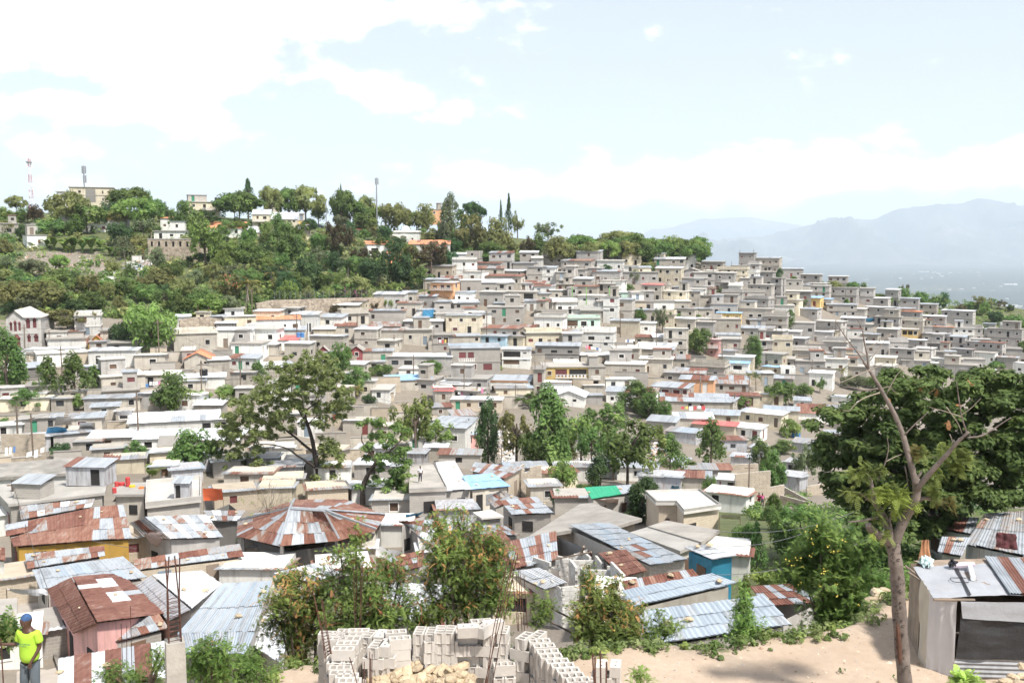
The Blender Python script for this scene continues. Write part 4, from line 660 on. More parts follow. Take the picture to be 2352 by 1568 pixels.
def nhouse(label,crop,outline,roofs,wall='b',inset=.35,ops=(),name='house',cat='house',seed=1,slabs=(),top=True,wmat=None):
 """outline: corners (x, y, height over ground) round the roof edge; roofs: (four corner indices, palette, across, up, special)"""
 rng=random.Random(seed*77+5);P3=[corner(crop,*q)for q in outline];cen=sum(P3,Vector())/len(P3);o=Vector((cen.x,cen.y,hgt(cen.x,cen.y)))
 t=thing(name,label,cat,o)
 cx_=Vector((cen.x,cen.y,0));wl_=[]
 for p in P3:
  d=cx_-Vector((p.x,p.y,0));k=min(inset,d.length*.3);wl_.append(p+d.normalized()*k-Vector((0,0,.12)))
 mb=MB();n=len(wl_)
 for i in range(n):
  a,b=wl_[i],wl_[(i+1)%n];za=min(hgt(a.x,a.y),hgt(b.x,b.y))-1.2
  mb.quad(Vector((a.x,a.y,za))-o,Vector((b.x,b.y,za))-o,b-o,a-o)
 mb.build('wall',wmat or W[{'c':'cbk'[seed%3]}.get(wall,wall)],t)
 for(e,t0,t1,z0,z1,mk,nm)in ops:
  a,b=wl_[e],wl_[(e+1)%n];p=a.lerp(b,(t0+t1)/2);gz=hgt(p.x,p.y);dx=Vector((b.x-a.x,b.y-a.y,0));w=dx.length*(t1-t0);rz=math.atan2(dx.y,dx.x)
  q=piece(nm,M[mk],t,Vector((p.x,p.y,gz+z0))-o,(w,.12,z1-z0));q.rotation_euler=(0,0,rz);q.location-=Vector((-math.sin(rz),math.cos(rz),0))*.06
 if not ops:
  for i in range(n):
   a,b=wl_[i],wl_[(i+1)%n];dx=Vector((b.x-a.x,b.y-a.y,0));mid=(a+b)/2;nr=Vector((dx.y,-dx.x,0));out_=Vector((mid.x-cen.x,mid.y-cen.y,0))
   if nr.dot(out_)<0:nr=-nr
   if dx.length<2.2 or nr.normalized().dot(Vector((-mid.x,-mid.y,0)).normalized())<.1:continue
   k=max(1,int(dx.length/2.6));rz=math.atan2(dx.y,dx.x)
   for j in range(k):
    p=a.lerp(b,(j+.5+rng.uniform(-.15,.15))/k);gz=hgt(p.x,p.y);isd=rng.random()<.35;w=.9 if isd else rng.uniform(.7,1.1);z0=.05 if isd else 1.0
    q=piece('door' if isd else 'window',M[rng.choice(('dark','dark','door','doorr','shut','doorb')if isd else('dark','dark','shut','shutr'))],t,Vector((p.x,p.y,gz+z0))-o,(w,.1,2.0 if isd else .9));q.rotation_euler=(0,0,rz);q.location-=Vector((-math.sin(rz),math.cos(rz),0))*.05
 for q,code,na,nu,*sp in roofs:lay(t,o,[P3[i]for i in q],code,na,nu,rng,sp[0]if sp else None)
 for ids,mt,th,rim in slabs:slab(t,o,[P3[i]+(P3[i]-cen)*.0 for i in ids],M[mt],th,rim=rim,rimm=M['slab_w']if rim else None)
 u,v=px(crop,sum(q[0]for q in outline)/len(outline),sum(q[1]for q in outline)/len(outline));NEAR.append((t,u,v));LMN.append((u,v,label));NPOLY.append([px(crop,q[0],q[1])for q in outline])
 return t
LMN=[]
nhouse('pink house with a brown rusted gable roof patched by two pale sheets','K',[(435,705,2.5),(665,600,3.7),(1110,555,2.5),(1500,925,2.5),(890,1010,3.7),(680,1100,2.5)],[((5,0,1,4),['rust'],9,2),((2,3,4,1),['rust'],9,3,{(1,1):'white',(2,1):'white',(4,1):'white',(5,1):'white',(6,1):'rust',(4,0):'galv',(2,2):'white'})],'p',ops=[(5,.62,.75,.05,2.0,'dark','door'),(5,.34,.46,.05,2.0,'dark','door'),(5,.1,.2,.05,2.0,'dark','door'),(4,.15,.45,.05,2.0,'dark','door')],seed=1)
nhouse('house with a white sheet gable roof behind the rusted pink house','K',[(1250,675,2.4),(1400,580,3.5),(1855,530,2.4),(2035,655,2.4),(1755,885,3.5),(1555,985,2.4)],[((5,0,1,4),['white'],7,2),((2,3,4,1),['white'],6,3)],'c',seed=2,ops=[(4,.1,.4,.1,2.0,'dark','door')])
nhouse('large hall under a pale blue-grey corrugated roof in two tiers','K',[(1640,1110,2.6),(2040,660,4.2),(2497,640,4.2),(2330,1100,3.4),(2250,1300,2.6),(1700,1290,2.4)],[((0,3,2,1),['blueg','galv','blueg','galv'],14,2),((5,4,3,0),['blueg','galv'],13,1)],'c',seed=3)
nhouse('low shed with a bright white roof beside the blue-grey hall','M',[(0,1210,2.4),(105,940,3.0),(360,930,3.0),(300,1395,2.4)],[((0,3,2,1),['white'],5,2)],'c',seed=4)
nhouse('long house with a weathered blue-grey tin roof, above the rusted pink house','K',[(300,530,2.5),(1130,412,3.3),(1345,600,2.6),(380,705,2.2)],[((3,2,1,0),'g',12,2)],'c',seed=5)
nhouse('narrow house with a dull tin strip roof below the ochre wall','K',[(235,385,2.8),(945,308,2.8),(960,395,2.3),(260,515,2.3)],[((3,2,1,0),'m',11,2)],'c',seed=6)
nhouse('long low block house with a rust and grey strip roof','K',[(1240,430,2.9),(2190,290,2.9),(2235,400,2.3),(1245,525,2.3)],[((3,2,1,0),'m',15,2)],'n',seed=7)
nhouse('lean-to with a tin roof strewn with planks and tyres beside pink house','K',[(880,1070,2.4),(1460,938,2.8),(1540,1060,2.3),(950,1215,2.1)],[((3,2,1,0),['galv','mixr','galv','galv2','rusto'],7,2)],'c',seed=8)
nhouse('shed roofed in alternating white and rust-brown strips nearest the bottom','K',[(548,1345,2.6),(1510,1185,2.8),(1540,1520,2.3),(540,1640,2.2)],[((3,2,1,0),['white','rust','white','rust','galv','rust','white'],7,1)],'c',seed=9)
nhouse('ochre yellow house under a wide patchwork of rusty tin','J',[(130,890,2.7),(60,700,3.0),(790,565,3.6),(870,535,4.4),(1130,512,4.4),(1210,812,2.8),(840,830,2.8)],[((0,6,3,1),'r',9,2),((6,5,4,3),['galv','galv','mixr','rusto','galv'],5,3,{(2,2):'rusto',(3,2):'rusto',(1,2):'rusto',(3,1):'rusto'})],'g',seed=10,ops=[(6,.35,.5,1.2,2.1,'dark','window'),(6,.62,.78,1.0,2.2,'dark','window'),(6,.12,.2,1.0,1.9,'dark','window'),(0,.2,.5,.05,2.0,'doorr','door')])
nhouse('upper wing with a striped rust and grey lean roof over the ochre house','J',[(62,790,3.1),(60,690,3.6),(790,560,3.6),(785,655,3.1)],[((0,3,2,1),['rust','rusto','rust','galv','galv','rust','rust'],8,2)],'k',seed=11)
nhouse('grey house with a bleached tin roof and a dark rusty side slope','J',[(1200,665,2.8),(1340,622,3.7),(1890,602,3.7),(2050,800,2.7),(1575,815,2.7),(1310,790,2.2)],[((4,3,2,1),['white','galv','white','galv','mixr'],7,3),((5,4,1,0),['galv2','rust','galv2'],3,2)],'c',seed=12,ops=[(4,.55,.8,.2,1.2,'dark','window')])
nhouse('long flat grey concrete roof streaked with black stains, with pink edge','J',[(-60,122,3.4),(800,52,3.4),(840,70,3.3),(620,205,3.2),(-60,250,3.2)],[],'w',slabs=[((0,1,2,3,4),'slab_d',.3,0)],seed=13)
nhouse('wide flat cement roof carrying a block cabin and a tin shack','J',[(-60,350,3.2),(120,295,3.2),(985,300,3.2),(965,385,3.2),(75,492,3.2)],[],'c',slabs=[((0,1,2,3,4),'slab_w',.25,0)],seed=14)
nhouse('bright cement roof house with a raised stair head at its corner','J',[(1345,300,3.4),(1850,255,3.4),(1850,452,3.4),(1335,512,3.4)],[],'k',slabs=[((0,1,2,3),'slab_w',.22,.35)],seed=15,ops=[(2,.62,.8,.3,1.8,'dark','window')])
nhouse('low step of cement roofs with red buckets standing on it','J',[(1040,300,3.0),(1345,290,3.0),(1335,400,3.0),(1045,400,3.0)],[],'c',slabs=[((0,1,2,3),'slab_w',.25,0)],seed=16)
nhouse('patchwork tin and cloth roof below the cement roof with the cabin','J',[(180,520,2.8),(860,452,2.8),(830,520,2.4),(200,640,2.4)],[((3,2,1,0),['galv2','rusto','white','mixr','galv','galv2'],9,2)],'c',seed=17)
nhouse('dark shed with a white and rusty lean roof beside the orange awning','J',[(1870,560,3.0),(2110,470,3.2),(2250,560,2.8),(2180,650,2.5),(1950,645,2.5)],[((4,3,2,0),['white','galv2','rust','galv2'],5,2)],'d',seed=18)
# the big eight-sided hall: eave ring and a short ridge
def ringhall():
 ring=[(120,655),(330,560),(640,455),(1110,452),(1470,600),(1385,735),(1050,825),(500,880),(110,790)]
 P3=[corner('L',x,y,2.9)for x,y in ring];r1=corner('L',600,545,5.2);r2=corner('L',905,565,5.2);cen=sum(P3,Vector())/len(P3);o=Vector((cen.x,cen.y,hgt(cen.x,cen.y)))
 t=thing('hall','many-sided hall with a broad rust-orange corrugated roof','hall',o);rng=random.Random(4);n=len(P3)
 apex=[r1,r1,r1,r2,r2,r2,r2,r1,r1]
 for i in range(n):
  a,b=P3[i],P3[(i+1)%n];ra,rb=apex[i],apex[(i+1)%n];na=max(3,round((b-a).length/.9));pal=['rusto','rusto','rust','rusto','mixr','galv','rusto']if i not in(6,7)else['galv','mixr','rusto','rust','rusto','galv']
  for j in range(3):
   t0,t1=j/3,(j+1)/3;k=max(2,round(na*(1-t0*.55)))
   for s in range(k):
    A=bil(a,b,rb,ra,s/k-.004,t0-.02*(j>0));B=bil(a,b,rb,ra,(s+1)/k+.006,t0-.02*(j>0));C_=bil(a,b,rb,ra,(s+1)/k+.006,t1);D_=bil(a,b,rb,ra,s/k-.004,t1)
    corr_sheet(t,o,[A,B,C_,D_],M[rng.choice(pal)],2,.03,.04+.03*j+.02*(s%2))
 mb=MB();mb.tube([r1-o+Vector((0,0,.15)),r2-o+Vector((0,0,.15))],.14,5);mb.build('ridge_cap',M['galv'],t)
 for a in(0,2,4,5,6,7):
  pe=P3[a];rr=apex[a];mb=MB();mb.tube([pe-o+Vector((0,0,.16)),rr-o+Vector((0,0,.2))],.10,4);mb.build('hip_cap',M['galv'],t)
 for i in range(n):
  p=P3[i].lerp(Vector((cen.x,cen.y,P3[i].z)),.08);zb=hgt(p.x,p.y)-.5;mb=MB();mb.box(-.12,.12,-.12,.12,0,p.z-zb,0,Matrix.Translation(Vector((p.x,p.y,zb))-o));mb.build('post',M['slab'],t)
 mb=MB()
 for i in range(n):
  a=P3[i].lerp(cen,.22);b=P3[(i+1)%n].lerp(cen,.22);za=hgt(a.x,a.y)-1;mb.quad(Vector((a.x,a.y,za))-o,Vector((b.x,b.y,za))-o,Vector((b.x,b.y,P3[i].z-.9))-o,Vector((a.x,a.y,P3[i].z-.9))-o)
 mb.build('inner_wall',W['d'],t);LM.append((*px('L',800,650),'many-sided rusty hall'));NEAR.append((t,*px('L',800,650)))
ringhall()
nhouse('grey cement house with a flat grey roof where a man walks','L',[(1690,365,3.3),(1700,150,3.3),(1920,118,3.3),(2040,350,3.3)],[],'c',slabs=[((0,1,2,3),'slab',.25,.18)],seed=20,ops=[(3,.25,.62,1.0,2.1,'dark','window')],inset=.25)
nhouse('pale block house with two bright white roof sheets beside grey roof','L',[(2030,375,2.9),(1935,118,3.4),(2110,102,3.4),(2260,360,2.9)],[((0,3,2,1),['white'],4,2)],'k',seed=21,ops=[(3,.22,.55,1.1,2.1,'dark','window')])
nhouse('house with a two-step sky blue metal roof and barred veranda','H',[(655,1510,2.6),(570,1390,3.3),(850,1365,3.3),(1015,1480,2.6)],[((0,3,2,1),['blue'],8,2)],'b',seed=22,ops=[(3,.3,.62,.9,2.0,'metalg','grille'),(3,.72,.9,.1,2.0,'dark','door')])
nhouse('tin house with a rust and grey roof under the sand heap','H',[(640,1340,2.8),(690,1262,3.4),(1125,1312,3.3),(960,1412,2.7),(850,1370,2.7)],[((0,3,2,1),['mixr','galv','rust','galv','galv2'],8,2)],'n',seed=23)
nhouse('shed under a bright green metal roof half patched in grey','N',[(1075,450,2.7),(1010,345,3.2),(1430,320,3.2),(1475,385,2.8)],[((0,3,2,1),['green','green','green','green','galv','galv'],6,1)],'k',seed=24)
nhouse('house with a great bowed sandy cement roof, unfinished at the edge','N',[(470,800,3.0),(960,490,3.2),(1080,480,3.3),(1300,560,3.3),(1535,622,3.2),(1290,695,3.1),(900,725,3.0)],[],'n',slabs=[((0,1,2,3,4,5,6),'slab',.25,0)],seed=25,inset=.7)
nhouse('tan block house with a whitened flat roof and dark porch','N',[(1660,478,3.2),(1560,382,3.2),(2060,366,3.2),(2262,512,3.2),(1920,562,3.2),(1850,478,3.2)],[],'n',slabs=[((0,1,2,3,4,5),'whiten',.22,.2)],seed=26,ops=[(3,.66,.98,.1,2.1,'dark','porch'),(5,.4,.62,.5,1.8,'shut','window')])
nhouse('low cement roof with a stack of pale blocks drying on it','N',[(1590,695,2.8),(1760,640,2.8),(2245,730,2.8),(2080,838,2.8)],[],'n',slabs=[((0,1,2,3),'slab',.22,0)],seed=27)
nhouse('flat roof half whitewashed, half bare cement, below the block stack roof','N',[(1420,750,2.7),(1590,700,2.7),(2075,845,2.7),(1885,920,2.6)],[],'b',slabs=[((0,1,2,3),'slab_w',.2,0)],seed=28)
nhouse('long shed under a pale grey metal roof with a few rust patches','N',[(1620,1060,2.4),(880,710,3.0),(1240,695,3.2),(1955,1005,2.5)],[((0,3,2,1),['galv','blueg','galv','galv'],5,7,{(1,1):'rusto',(2,2):'rusto',(0,1):'galv2'})],'c',seed=29)
nhouse('wide low house with rust and grey squares of roof behind block walls','N',[(360,1090,2.5),(270,862,3.0),(740,757,3.1),(1080,890,2.7),(760,1010,2.5)],[((0,4,2,1),['rusto','rust','galv','galv','rusto','galv'],7,3)],'c',seed=30)
nhouse('shed with an evenly rusted sheet roof right of the raw block house','N',[(1365,1168,2.4),(1140,965,3.0),(1390,930,3.0),(1585,1110,2.4)],[((0,3,2,1),['rust','rusto','rust'],5,4)],'c',seed=31)
nhouse('hut walled in turquoise tarpaulin under a white sloped roof','P',[(345,1005,2.5),(88,902,3.0),(285,880,3.1),(575,972,2.5)],[((0,3,2,1),['white'],4,3)],'w',wmat=M['tarpc'],seed=32,name='hut',cat='hut')
nhouse('strip house with a rusty tin roof weighted by stones','N',[(1380,1290,2.4),(1362,1205,2.8),(1990,1092,2.8),(2045,1160,2.4)],[((0,3,2,1),['rust','rusto','galv','rust','rusto','rust','rust'],11,1)],'c',seed=33)
nhouse('large shed with a smooth blue-grey roof, upper of two','N',[(1450,1440,2.6),(1360,1300,3.0),(2175,1142,3.2),(2395,1225,2.7)],[((0,3,2,1),['blueg'],10,2)],'c',seed=34)
nhouse('large shed with a smooth blue-grey roof reaching the weeds, lower of two','O',[(1600,1215,2.4),(1500,925,3.2),(2640,775,3.4),(2900,1030,2.5)],[((0,3,2,1),['blueg','blueg','galv','blueg'],11,3)],'c',seed=35)
nhouse('shed with orange rust sheets between the yellow-flowered bushes','P',[(700,1270,2.8),(1060,1250,2.9),(1380,1400,2.5),(1000,1560,2.3),(840,1440,2.4)],[((4,2,1,0),['galv','rust','rust','galv','rusto'],6,3)],'c',seed=36)
nhouse('white-roofed lean-to against the raw block house','O',[(330,545,2.6),(600,512,3.0),(850,640,2.6),(650,705,2.2)],[((3,2,1,0),['white'],4,2)],'c',seed=37)
nhouse('small shelter with a white slab lid and dark open sides','N',[(-20,565,3.0),(150,540,3.0),(265,602,2.8),(60,618,2.8)],[],'d',slabs=[((0,1,2,3),'whiten',.15,0)],seed=38)
nhouse('brown shed with a grey and rust roof beside the small shelter','N',[(20,690,2.8),(280,700,2.9),(412,782,2.5),(60,770,2.4)],[((3,2,1,0),['galv','mixr','galv','rusto'],6,2)],'d',seed=39)
nhouse('shed with ribbed grey tin marked by short rust stripes','N',[(345,592,2.5),(232,472,3.1),(560,436,3.2),(722,577,2.6)],[((0,3,2,1),['galv','galv','rusto','galv'],6,3,{(1,1):'rusto',(3,2):'rusto'})],'k',seed=40)
nhouse('old hip-roofed shed in dull brown tin next to the barred veranda','N',[(110,455,2.6),(232,372,3.6),(405,440,2.7),(185,530,2.4)],[((3,2,1,0),['galv2','rust','galv2','galv2'],5,2)],'c',seed=41)
nhouse('long low school house with a rust-brown and bleached roof along the lane','L',[(1690,705,2.4),(1590,662,3.0),(1840,580,3.2),(2010,640,3.2),(1870,850,2.4)],[((0,4,3,1),['white','galv','mixr','white'],5,3,{(0,2):'rust',(1,2):'rust',(2,2):'rusto'})],'c',seed=42,ops=[(0,.2,.8,.6,1.6,'dark','window')])
nhouse('shed with a chequered rust-red roof behind the feathery bushes','M',[(1185,445,2.6),(1600,352,3.0),(1580,500,2.5),(1365,540,2.3)],[((3,2,1,0),['rusto','rust','galv','rusto','rust'],6,3)],'c',seed=43)
nhouse('wide white-sheeted roof glimpsed through the feathery bushes','M',[(1180,640,2.5),(1500,520,3.0),(1880,690,2.6),(1500,1000,2.3),(1180,960,2.3)],[((4,3,2,0),['white'],7,3)],'c',seed=44)
nhouse('bleached roof with turquoise scraps behind the orange-tangled bush','M',[(230,560,2.5),(640,460,2.8),(830,560,2.5),(560,640,2.3)],[((3,2,1,0),['white','galv','white'],6,2)],'c',seed=45)
nhouse('rusty house roof glimpsed through bushes next to the raw block house','O',[(120,480,2.4),(0,220,3.0),(250,180,3.1),(480,420,2.5)],[((0,3,2,1),['rusto','rust','rusto'],5,3)],'c',seed=46)
nhouse('tin house with a slanted grey corrugated roof right of the dark tree','Q',[(1815,290,2.6),(1995,20,3.4),(2420,-10,3.6),(2450,420,2.4)],[((0,3,2,1),['galv2','galv','galv2','mixr'],7,2)],'i',seed=47)
nhouse('shed with a worn red-brown roof half hidden under the dark tree','Q',[(1420,110,2.6),(1480,20,3.0),(1940,60,3.0),(1880,200,2.5)],[((0,3,2,1),['rusto','rust','galv'],6,2)],'w',seed=48)
nhouse('low rusty-roofed shed behind the rag on the dead branch','Q',[(1560,360,2.4),(1600,230,2.9),(1860,240,2.9),(1780,400,2.4)],[((0,3,2,1),['galv','rusto','galv'],4,2)],'c',seed=49)
nhouse('grey kerb house with a canvas-shaded yard beside the lane','K',[(-60,790,2.6),(160,775,2.6),(150,1010,2.4),(-60,1030,2.4)],[],'c',slabs=[((0,1,2,3),'slab',.2,0)],seed=50)
nhouse('narrow white house edge with a rust roof at the lane mouth','K',[(-80,430,3.0),(-40,330,3.4),(45,325,3.4),(50,440,3.0)],[((0,3,2,1),['rusto','rust'],3,2)],'w',seed=51)
# the concrete lane between the left houses
mb=MB();lane=[corner('K',x,y,.06)for x,y in((60,480),(200,480),(430,860),(560,1350),(640,1640),(150,1640),(160,800))]
mb.v=[tuple(p)for p in lane];mb.f=[tuple(range(len(lane)))];mb.m=[0]
tag(mb.build('lane',wearmat('lane_concrete',(0.40,0.36,0.315),.2,.5,streak=0,rnd=0)),kind='structure')
mb=MB();e=[corner('K',x,y,.1)for x,y in((360,1000),(430,1180),(545,1480),(600,1660))];e2=[corner('K',x,y,.1)for x,y in((385,1000),(460,1180),(580,1480),(640,1660))]
for i in range(3):mb.quad(e[i],e[i+1],e[i+1]+Vector((0,0,.25)),e[i]+Vector((0,0,.25)));mb.quad(e[i]+Vector((0,0,.25)),e[i+1]+Vector((0,0,.25)),e2[i+1]+Vector((0,0,.25)),e2[i]+Vector((0,0,.25)));mb.quad(e2[i+1],e2[i],e2[i]+Vector((0,0,.25)),e2[i+1]+Vector((0,0,.25)))
tag(mb.build('lane_kerb',M['slab_d']),kind='structure')
# ------------------------------------------------------------------ walls of single blocks
_blk={}
def blockmesh(mat,l=.4,h=.2,th=.16):
 k=(mat.name,l,h,th)
 if k not in _blk:
  mb=MB();g=.012;b=.008
  mb.box(-l/2+g,l/2-g,0,th,g,h-g);_blk[k]=mb.mesh('block_'+mat.name,mat)
 return _blk[k]
m_blkw=wearmat('pale_block',(0.60,0.585,0.55),.18,2.0,streak=.1,rnd=.12);m_blkt=wearmat('tan_block',(0.46,0.39,0.305),.2,2.0,streak=.1,rnd=.12);m_mortar=wearmat('wall_mortar',(0.50,0.48,0.44),.15,2.0,rnd=0)
def blockwall(parent,o,a,b,zs,mat,l=.4,h=.2,gaps=(),rng=None,tops=None):
 """courses of blocks from a to b (world points at the foot), zs height; tops(t) gives a broken top edge"""
 rng=rng or random.Random(1);d=Vector((b.x-a.x,b.y-a.y,0));n=max(1,round(d.length/l));ux=d.normalized();rz=math.atan2(ux.y,ux.x);cnt=0;me=blockmesh(mat,d.length/n,h)
 rows=int(zs/h)
 core=MB();nin=Vector((-ux.y,ux.x,0));lastx=None
 for r_ in range(rows):
  run0=None
  for i in range(n+1):
   on=i<n and(tops is None or r_*h<tops((i+.5)/n)*zs)and not any(g0<(i+.5)/n<g1 and z0<(r_+.5)*h<z1 for g0,g1,z0,z1 in gaps)
   if on:
    off=.25 if r_%2 else 0
    p=a+ux*((i+.5)*d.length/n+(d.length/n)*(off-.125))+Vector((0,0,r_*h))-o
    q=link('block',me,parent,p+nin*rng.uniform(-.008,.008),rz);cnt+=1
    if run0 is None:run0=i
   elif run0 is not None:
    p0=a+ux*(run0*d.length/n)+Vector((0,0,r_*h))-o;p1=a+ux*(i*d.length/n)+Vector((0,0,r_*h))-o;z=Vector((0,0,h-.004))
    i0,i1=nin*.02,nin*.14
    core.quad(p0+i0,p1+i0,p1+i0+z,p0+i0+z);core.quad(p1+i1,p0+i1,p0+i1+z,p1+i1+z);core.quad(p0+i0+z,p1+i0+z,p1+i1+z,p0+i1+z);run0=None
 if core.v:core.build('mortar',m_mortar,parent)
 return cnt
def rawhouse():
 c0=corner('N',800,1400,.0);o=Vector((c0.x,c0.y,hgt(c0.x,c0.y)))
 t=thing('unfinished_house','unfinished house of pale concrete blocks, roofless, standing in front of rusty roofs','house',o);LM.append((*px('N',900,1200),'raw block house'));rng=random.Random(3)
 # plan drawn from the wall tops (height about 2.6 m over the ground)
 pt=lambda x,y,h:corner('N',x,y,h)
 def w(x0,y0,x1,y1,h,hh=None,tops=None,gaps=()):
  a=pt(x0,y0,h);b=pt(x1,y1,h);z=min(hgt(a.x,a.y),hgt(b.x,b.y));a.z=b.z=max(a.z,b.z)-(hh or h);blockwall(t,o,a,b,hh or h,m_blkw,.55,.28,gaps,rng,tops)
 w(690,1235,800,1262,2.4,2.9);w(800,1262,950,1225,2.4,2.9)
 w(460,1010,530,1000,2.8,1.8);w(530,1000,680,1010,2.8,1.8,lambda s:1 if s<.6 else .82)
 w(630,1085,780,1080,2.6,2.6,lambda s:1 if s>.3 else .85);w(860,1035,920,1060,3.2,3.4);w(780,1000,850,990,3.2,3.4);w(750,950,840,945,3.4,1.4)
 w(885,1012,1100,975,3.0,2.2);w(1100,975,1165,1000,3.0,2.2);w(910,925,980,915,3.2,1.4);w(980,915,1045,935,3.2,1.4)
 w(965,1092,1010,1110,2.8,2.6);w(1010,1110,1240,1070,2.8,3.0,None,[(.35,.6,.0,1.6)]);w(1240,1070,1355,1105,2.8,3.0);w(1215,1050,1270,1040,2.9,2.4)
 mb=MB();mb.tube([pt(720,1000,3.2)-o,pt(1070,930,3.6)-o],.05,5);mb.build('plank',M['wood'],t)
 mb=MB();mb.tube([pt(960,985,2.6)-o,pt(1000,880,3.6)-o],.09,5);mb.build('plank',M['wood'],t)
rawhouse()
def ruin(label,crop,segs,mat,seed,l=.45,h=.22,phrase=None):
 x,y=segs[0][0],segs[0][1];c0=corner(crop,x,y,0);o=Vector((c0.x,c0.y,hgt(c0.x,c0.y)));t=thing('block_wall',label,'wall',o);rng=random.Random(seed)
 for x0,y0,x1,y1,hh,*tp in segs:
  a=corner(crop,x0,y0,0);b=corner(crop,x1,y1,0);a.z-=.3;b.z=a.z;blockwall(t,o,a,b,hh+.3,mat,l,h,(),rng,tp[0]if tp else None)
 if phrase:LM.append((*px(crop,x,y),phrase))
ruin('roofless tan block room with stepped wall tops beside the blue metal roof','H',[(1040,1575,1115,1560,2.6),(1115,1575,1300,1560,3.4,lambda s:.8 if .12<s<.4 else 1),(1020,1500,1140,1460,2.0)],m_blkt,1)
ruin('long tan block yard wall with a raised end below the sandy clearing','I',[(1140,950,1450,960,2.3),(1240,1200,1560,1190,4.0),(1560,1190,1690,1180,2.2),(1130,1180,1240,1200,2.0)],m_blkt,2,.55,.27,'tan block yard wall')
ruin('low tan block yard wall zigzagging under the dark tree','I',[(1640,1110,1900,1180,1.6),(1650,1200,1880,1230,1.4),(1900,1110,2080,1100,1.4)],m_blkt,3,.6,.27)
ruin('pale sandy block wall with white cloths hung over its top','F',[(20,1480,420,1470,3.6)],m_blkt,4,.5,.25)
ruin('grey block cabin on the wide cement roof with a pink door','J',[(130,440,370,420,1.9)],wearmat('grey_block',(.40,.385,.35),.2,2,rnd=.1),5)if False else None
# cabins standing on the near cement roofs
def cabin(label,crop,x0,x1,yt,yb,wall,roofc,h0,wmat=None,ops=(),D_=2.6,name='cabin',cat='cabin',yaw=0.0):
 a=corner(crop,x0,yb,h0);b=corner(crop,x1,yb,h0);mpp=a.y/F;H_=(yb-yt)*KS/4*mpp;W_=(b-a).length;g=(a+b)/2
 t=thing(name,label,cat,g,math.atan2(b.y-a.y,b.x-a.x));mb=MB();hf=[(p*W_,q*W_,r_*H_,s*H_,k)for p,q,r_,s,k in ops]
 facade(mb,Vector((-W_/2,0,0)),X_,Y_,W_,H_,hf,0.0);mb.quad((W_/2,0,0),(W_/2,D_,0),(W_/2,D_,H_),(W_/2,0,H_));mb.quad((-W_/2,D_,0),(-W_/2,0,0),(-W_/2,0,H_),(-W_/2,D_,H_));mb.quad((W_/2,D_,0),(-W_/2,D_,0),(-W_/2,D_,H_),(W_/2,D_,H_));mb.build('wall',wmat or W[wall],t)
 rng=random.Random(int(x0));fill_openings(t,rng,hf,Vector((-W_/2,0,0)),X_,Y_,0,dm=M['dark']);sheet_roof(t,W_,D_,H_+.02,.35,roofc,.8,rng,ov=.2)
 return t
cabin('grey block cabin with a rag-covered roof standing on a cement roof','J',130,370,305,440,'k','m',3.25,D_=2.2)
cabin('rusted tin shack with a dark doorway on the wide cement roof','J',608,960,150,325,'i','m',3.25,ops=[(.64,.88,.02,.9,'d')],D_=2.4)
cabin('small rusty door cabin at the back of the bright cement roof','J',1600,1730,300,445,'i','g',3.45,ops=[(.1,.45,.05,.9,'d')],D_=1.2)
# ------------------------------------------------------------------ sheds and yard walls that close the gaps of the village
GR=np.zeros((341,512),bool)
def cover(u0,u1,v0,v1):GR[max(0,int(v0/2)):max(0,int(v1/2)),max(0,int(u0/2)):max(0,int(u1/2))]=True
for q in HOUSES:
 t=q[0];w=q[7]*F/q[8];hh=(q[2]);
 kid=t.children[0];zs=[v_.co.z for v_ in kid.data.vertices];H_=max(zs)*F/q[8];fv=CY-F*((t.location.y*SP+t.location.z*CP)/(t.location.y*CP-t.location.z*SP))
 cover(q[1]-w/2,q[1]+w/2,fv-H_-(5 if q[5]in 'gmwrbRo' else 2),fv)
for n_,u,v in NEAR:cover(u-20,u+20,v-10,v+10)
import bisect
def poly_in(u,v,P_):
 c_=False;j=len(P_)-1
 for i in range(len(P_)):
  if(P_[i][1]>v)!=(P_[j][1]>v)and u<(P_[j][0]-P_[i][0])*(v-P_[i][1])/(P_[j][1]-P_[i][1])+P_[i][0]:c_=not c_
  j=i
 return c_
VILL=[(0,345),(60,338),(110,345),(170,328),(225,318),(330,314),(420,304),(435,278),(470,268),(560,262),(690,266),(760,268),(860,294),(930,318),(1010,335),(1024,350),(1015,370),(900,372),(830,385),(760,410),(680,405),(640,392),(560,398),(480,420),(420,452),(330,470),(240,462),(120,462),(0,470)]
rf=random.Random(21);cand=[]
for v in range(266,470,3):
 us=list(range(0,1024,4));rf.shuffle(us)
 for u in us:cand.append((u+rf.uniform(-2,2),v+rf.uniform(-1,1)))
ns=nw=0;FILL=[]
cand.sort(key=lambda q:-q[1]+rf.uniform(-30,30))
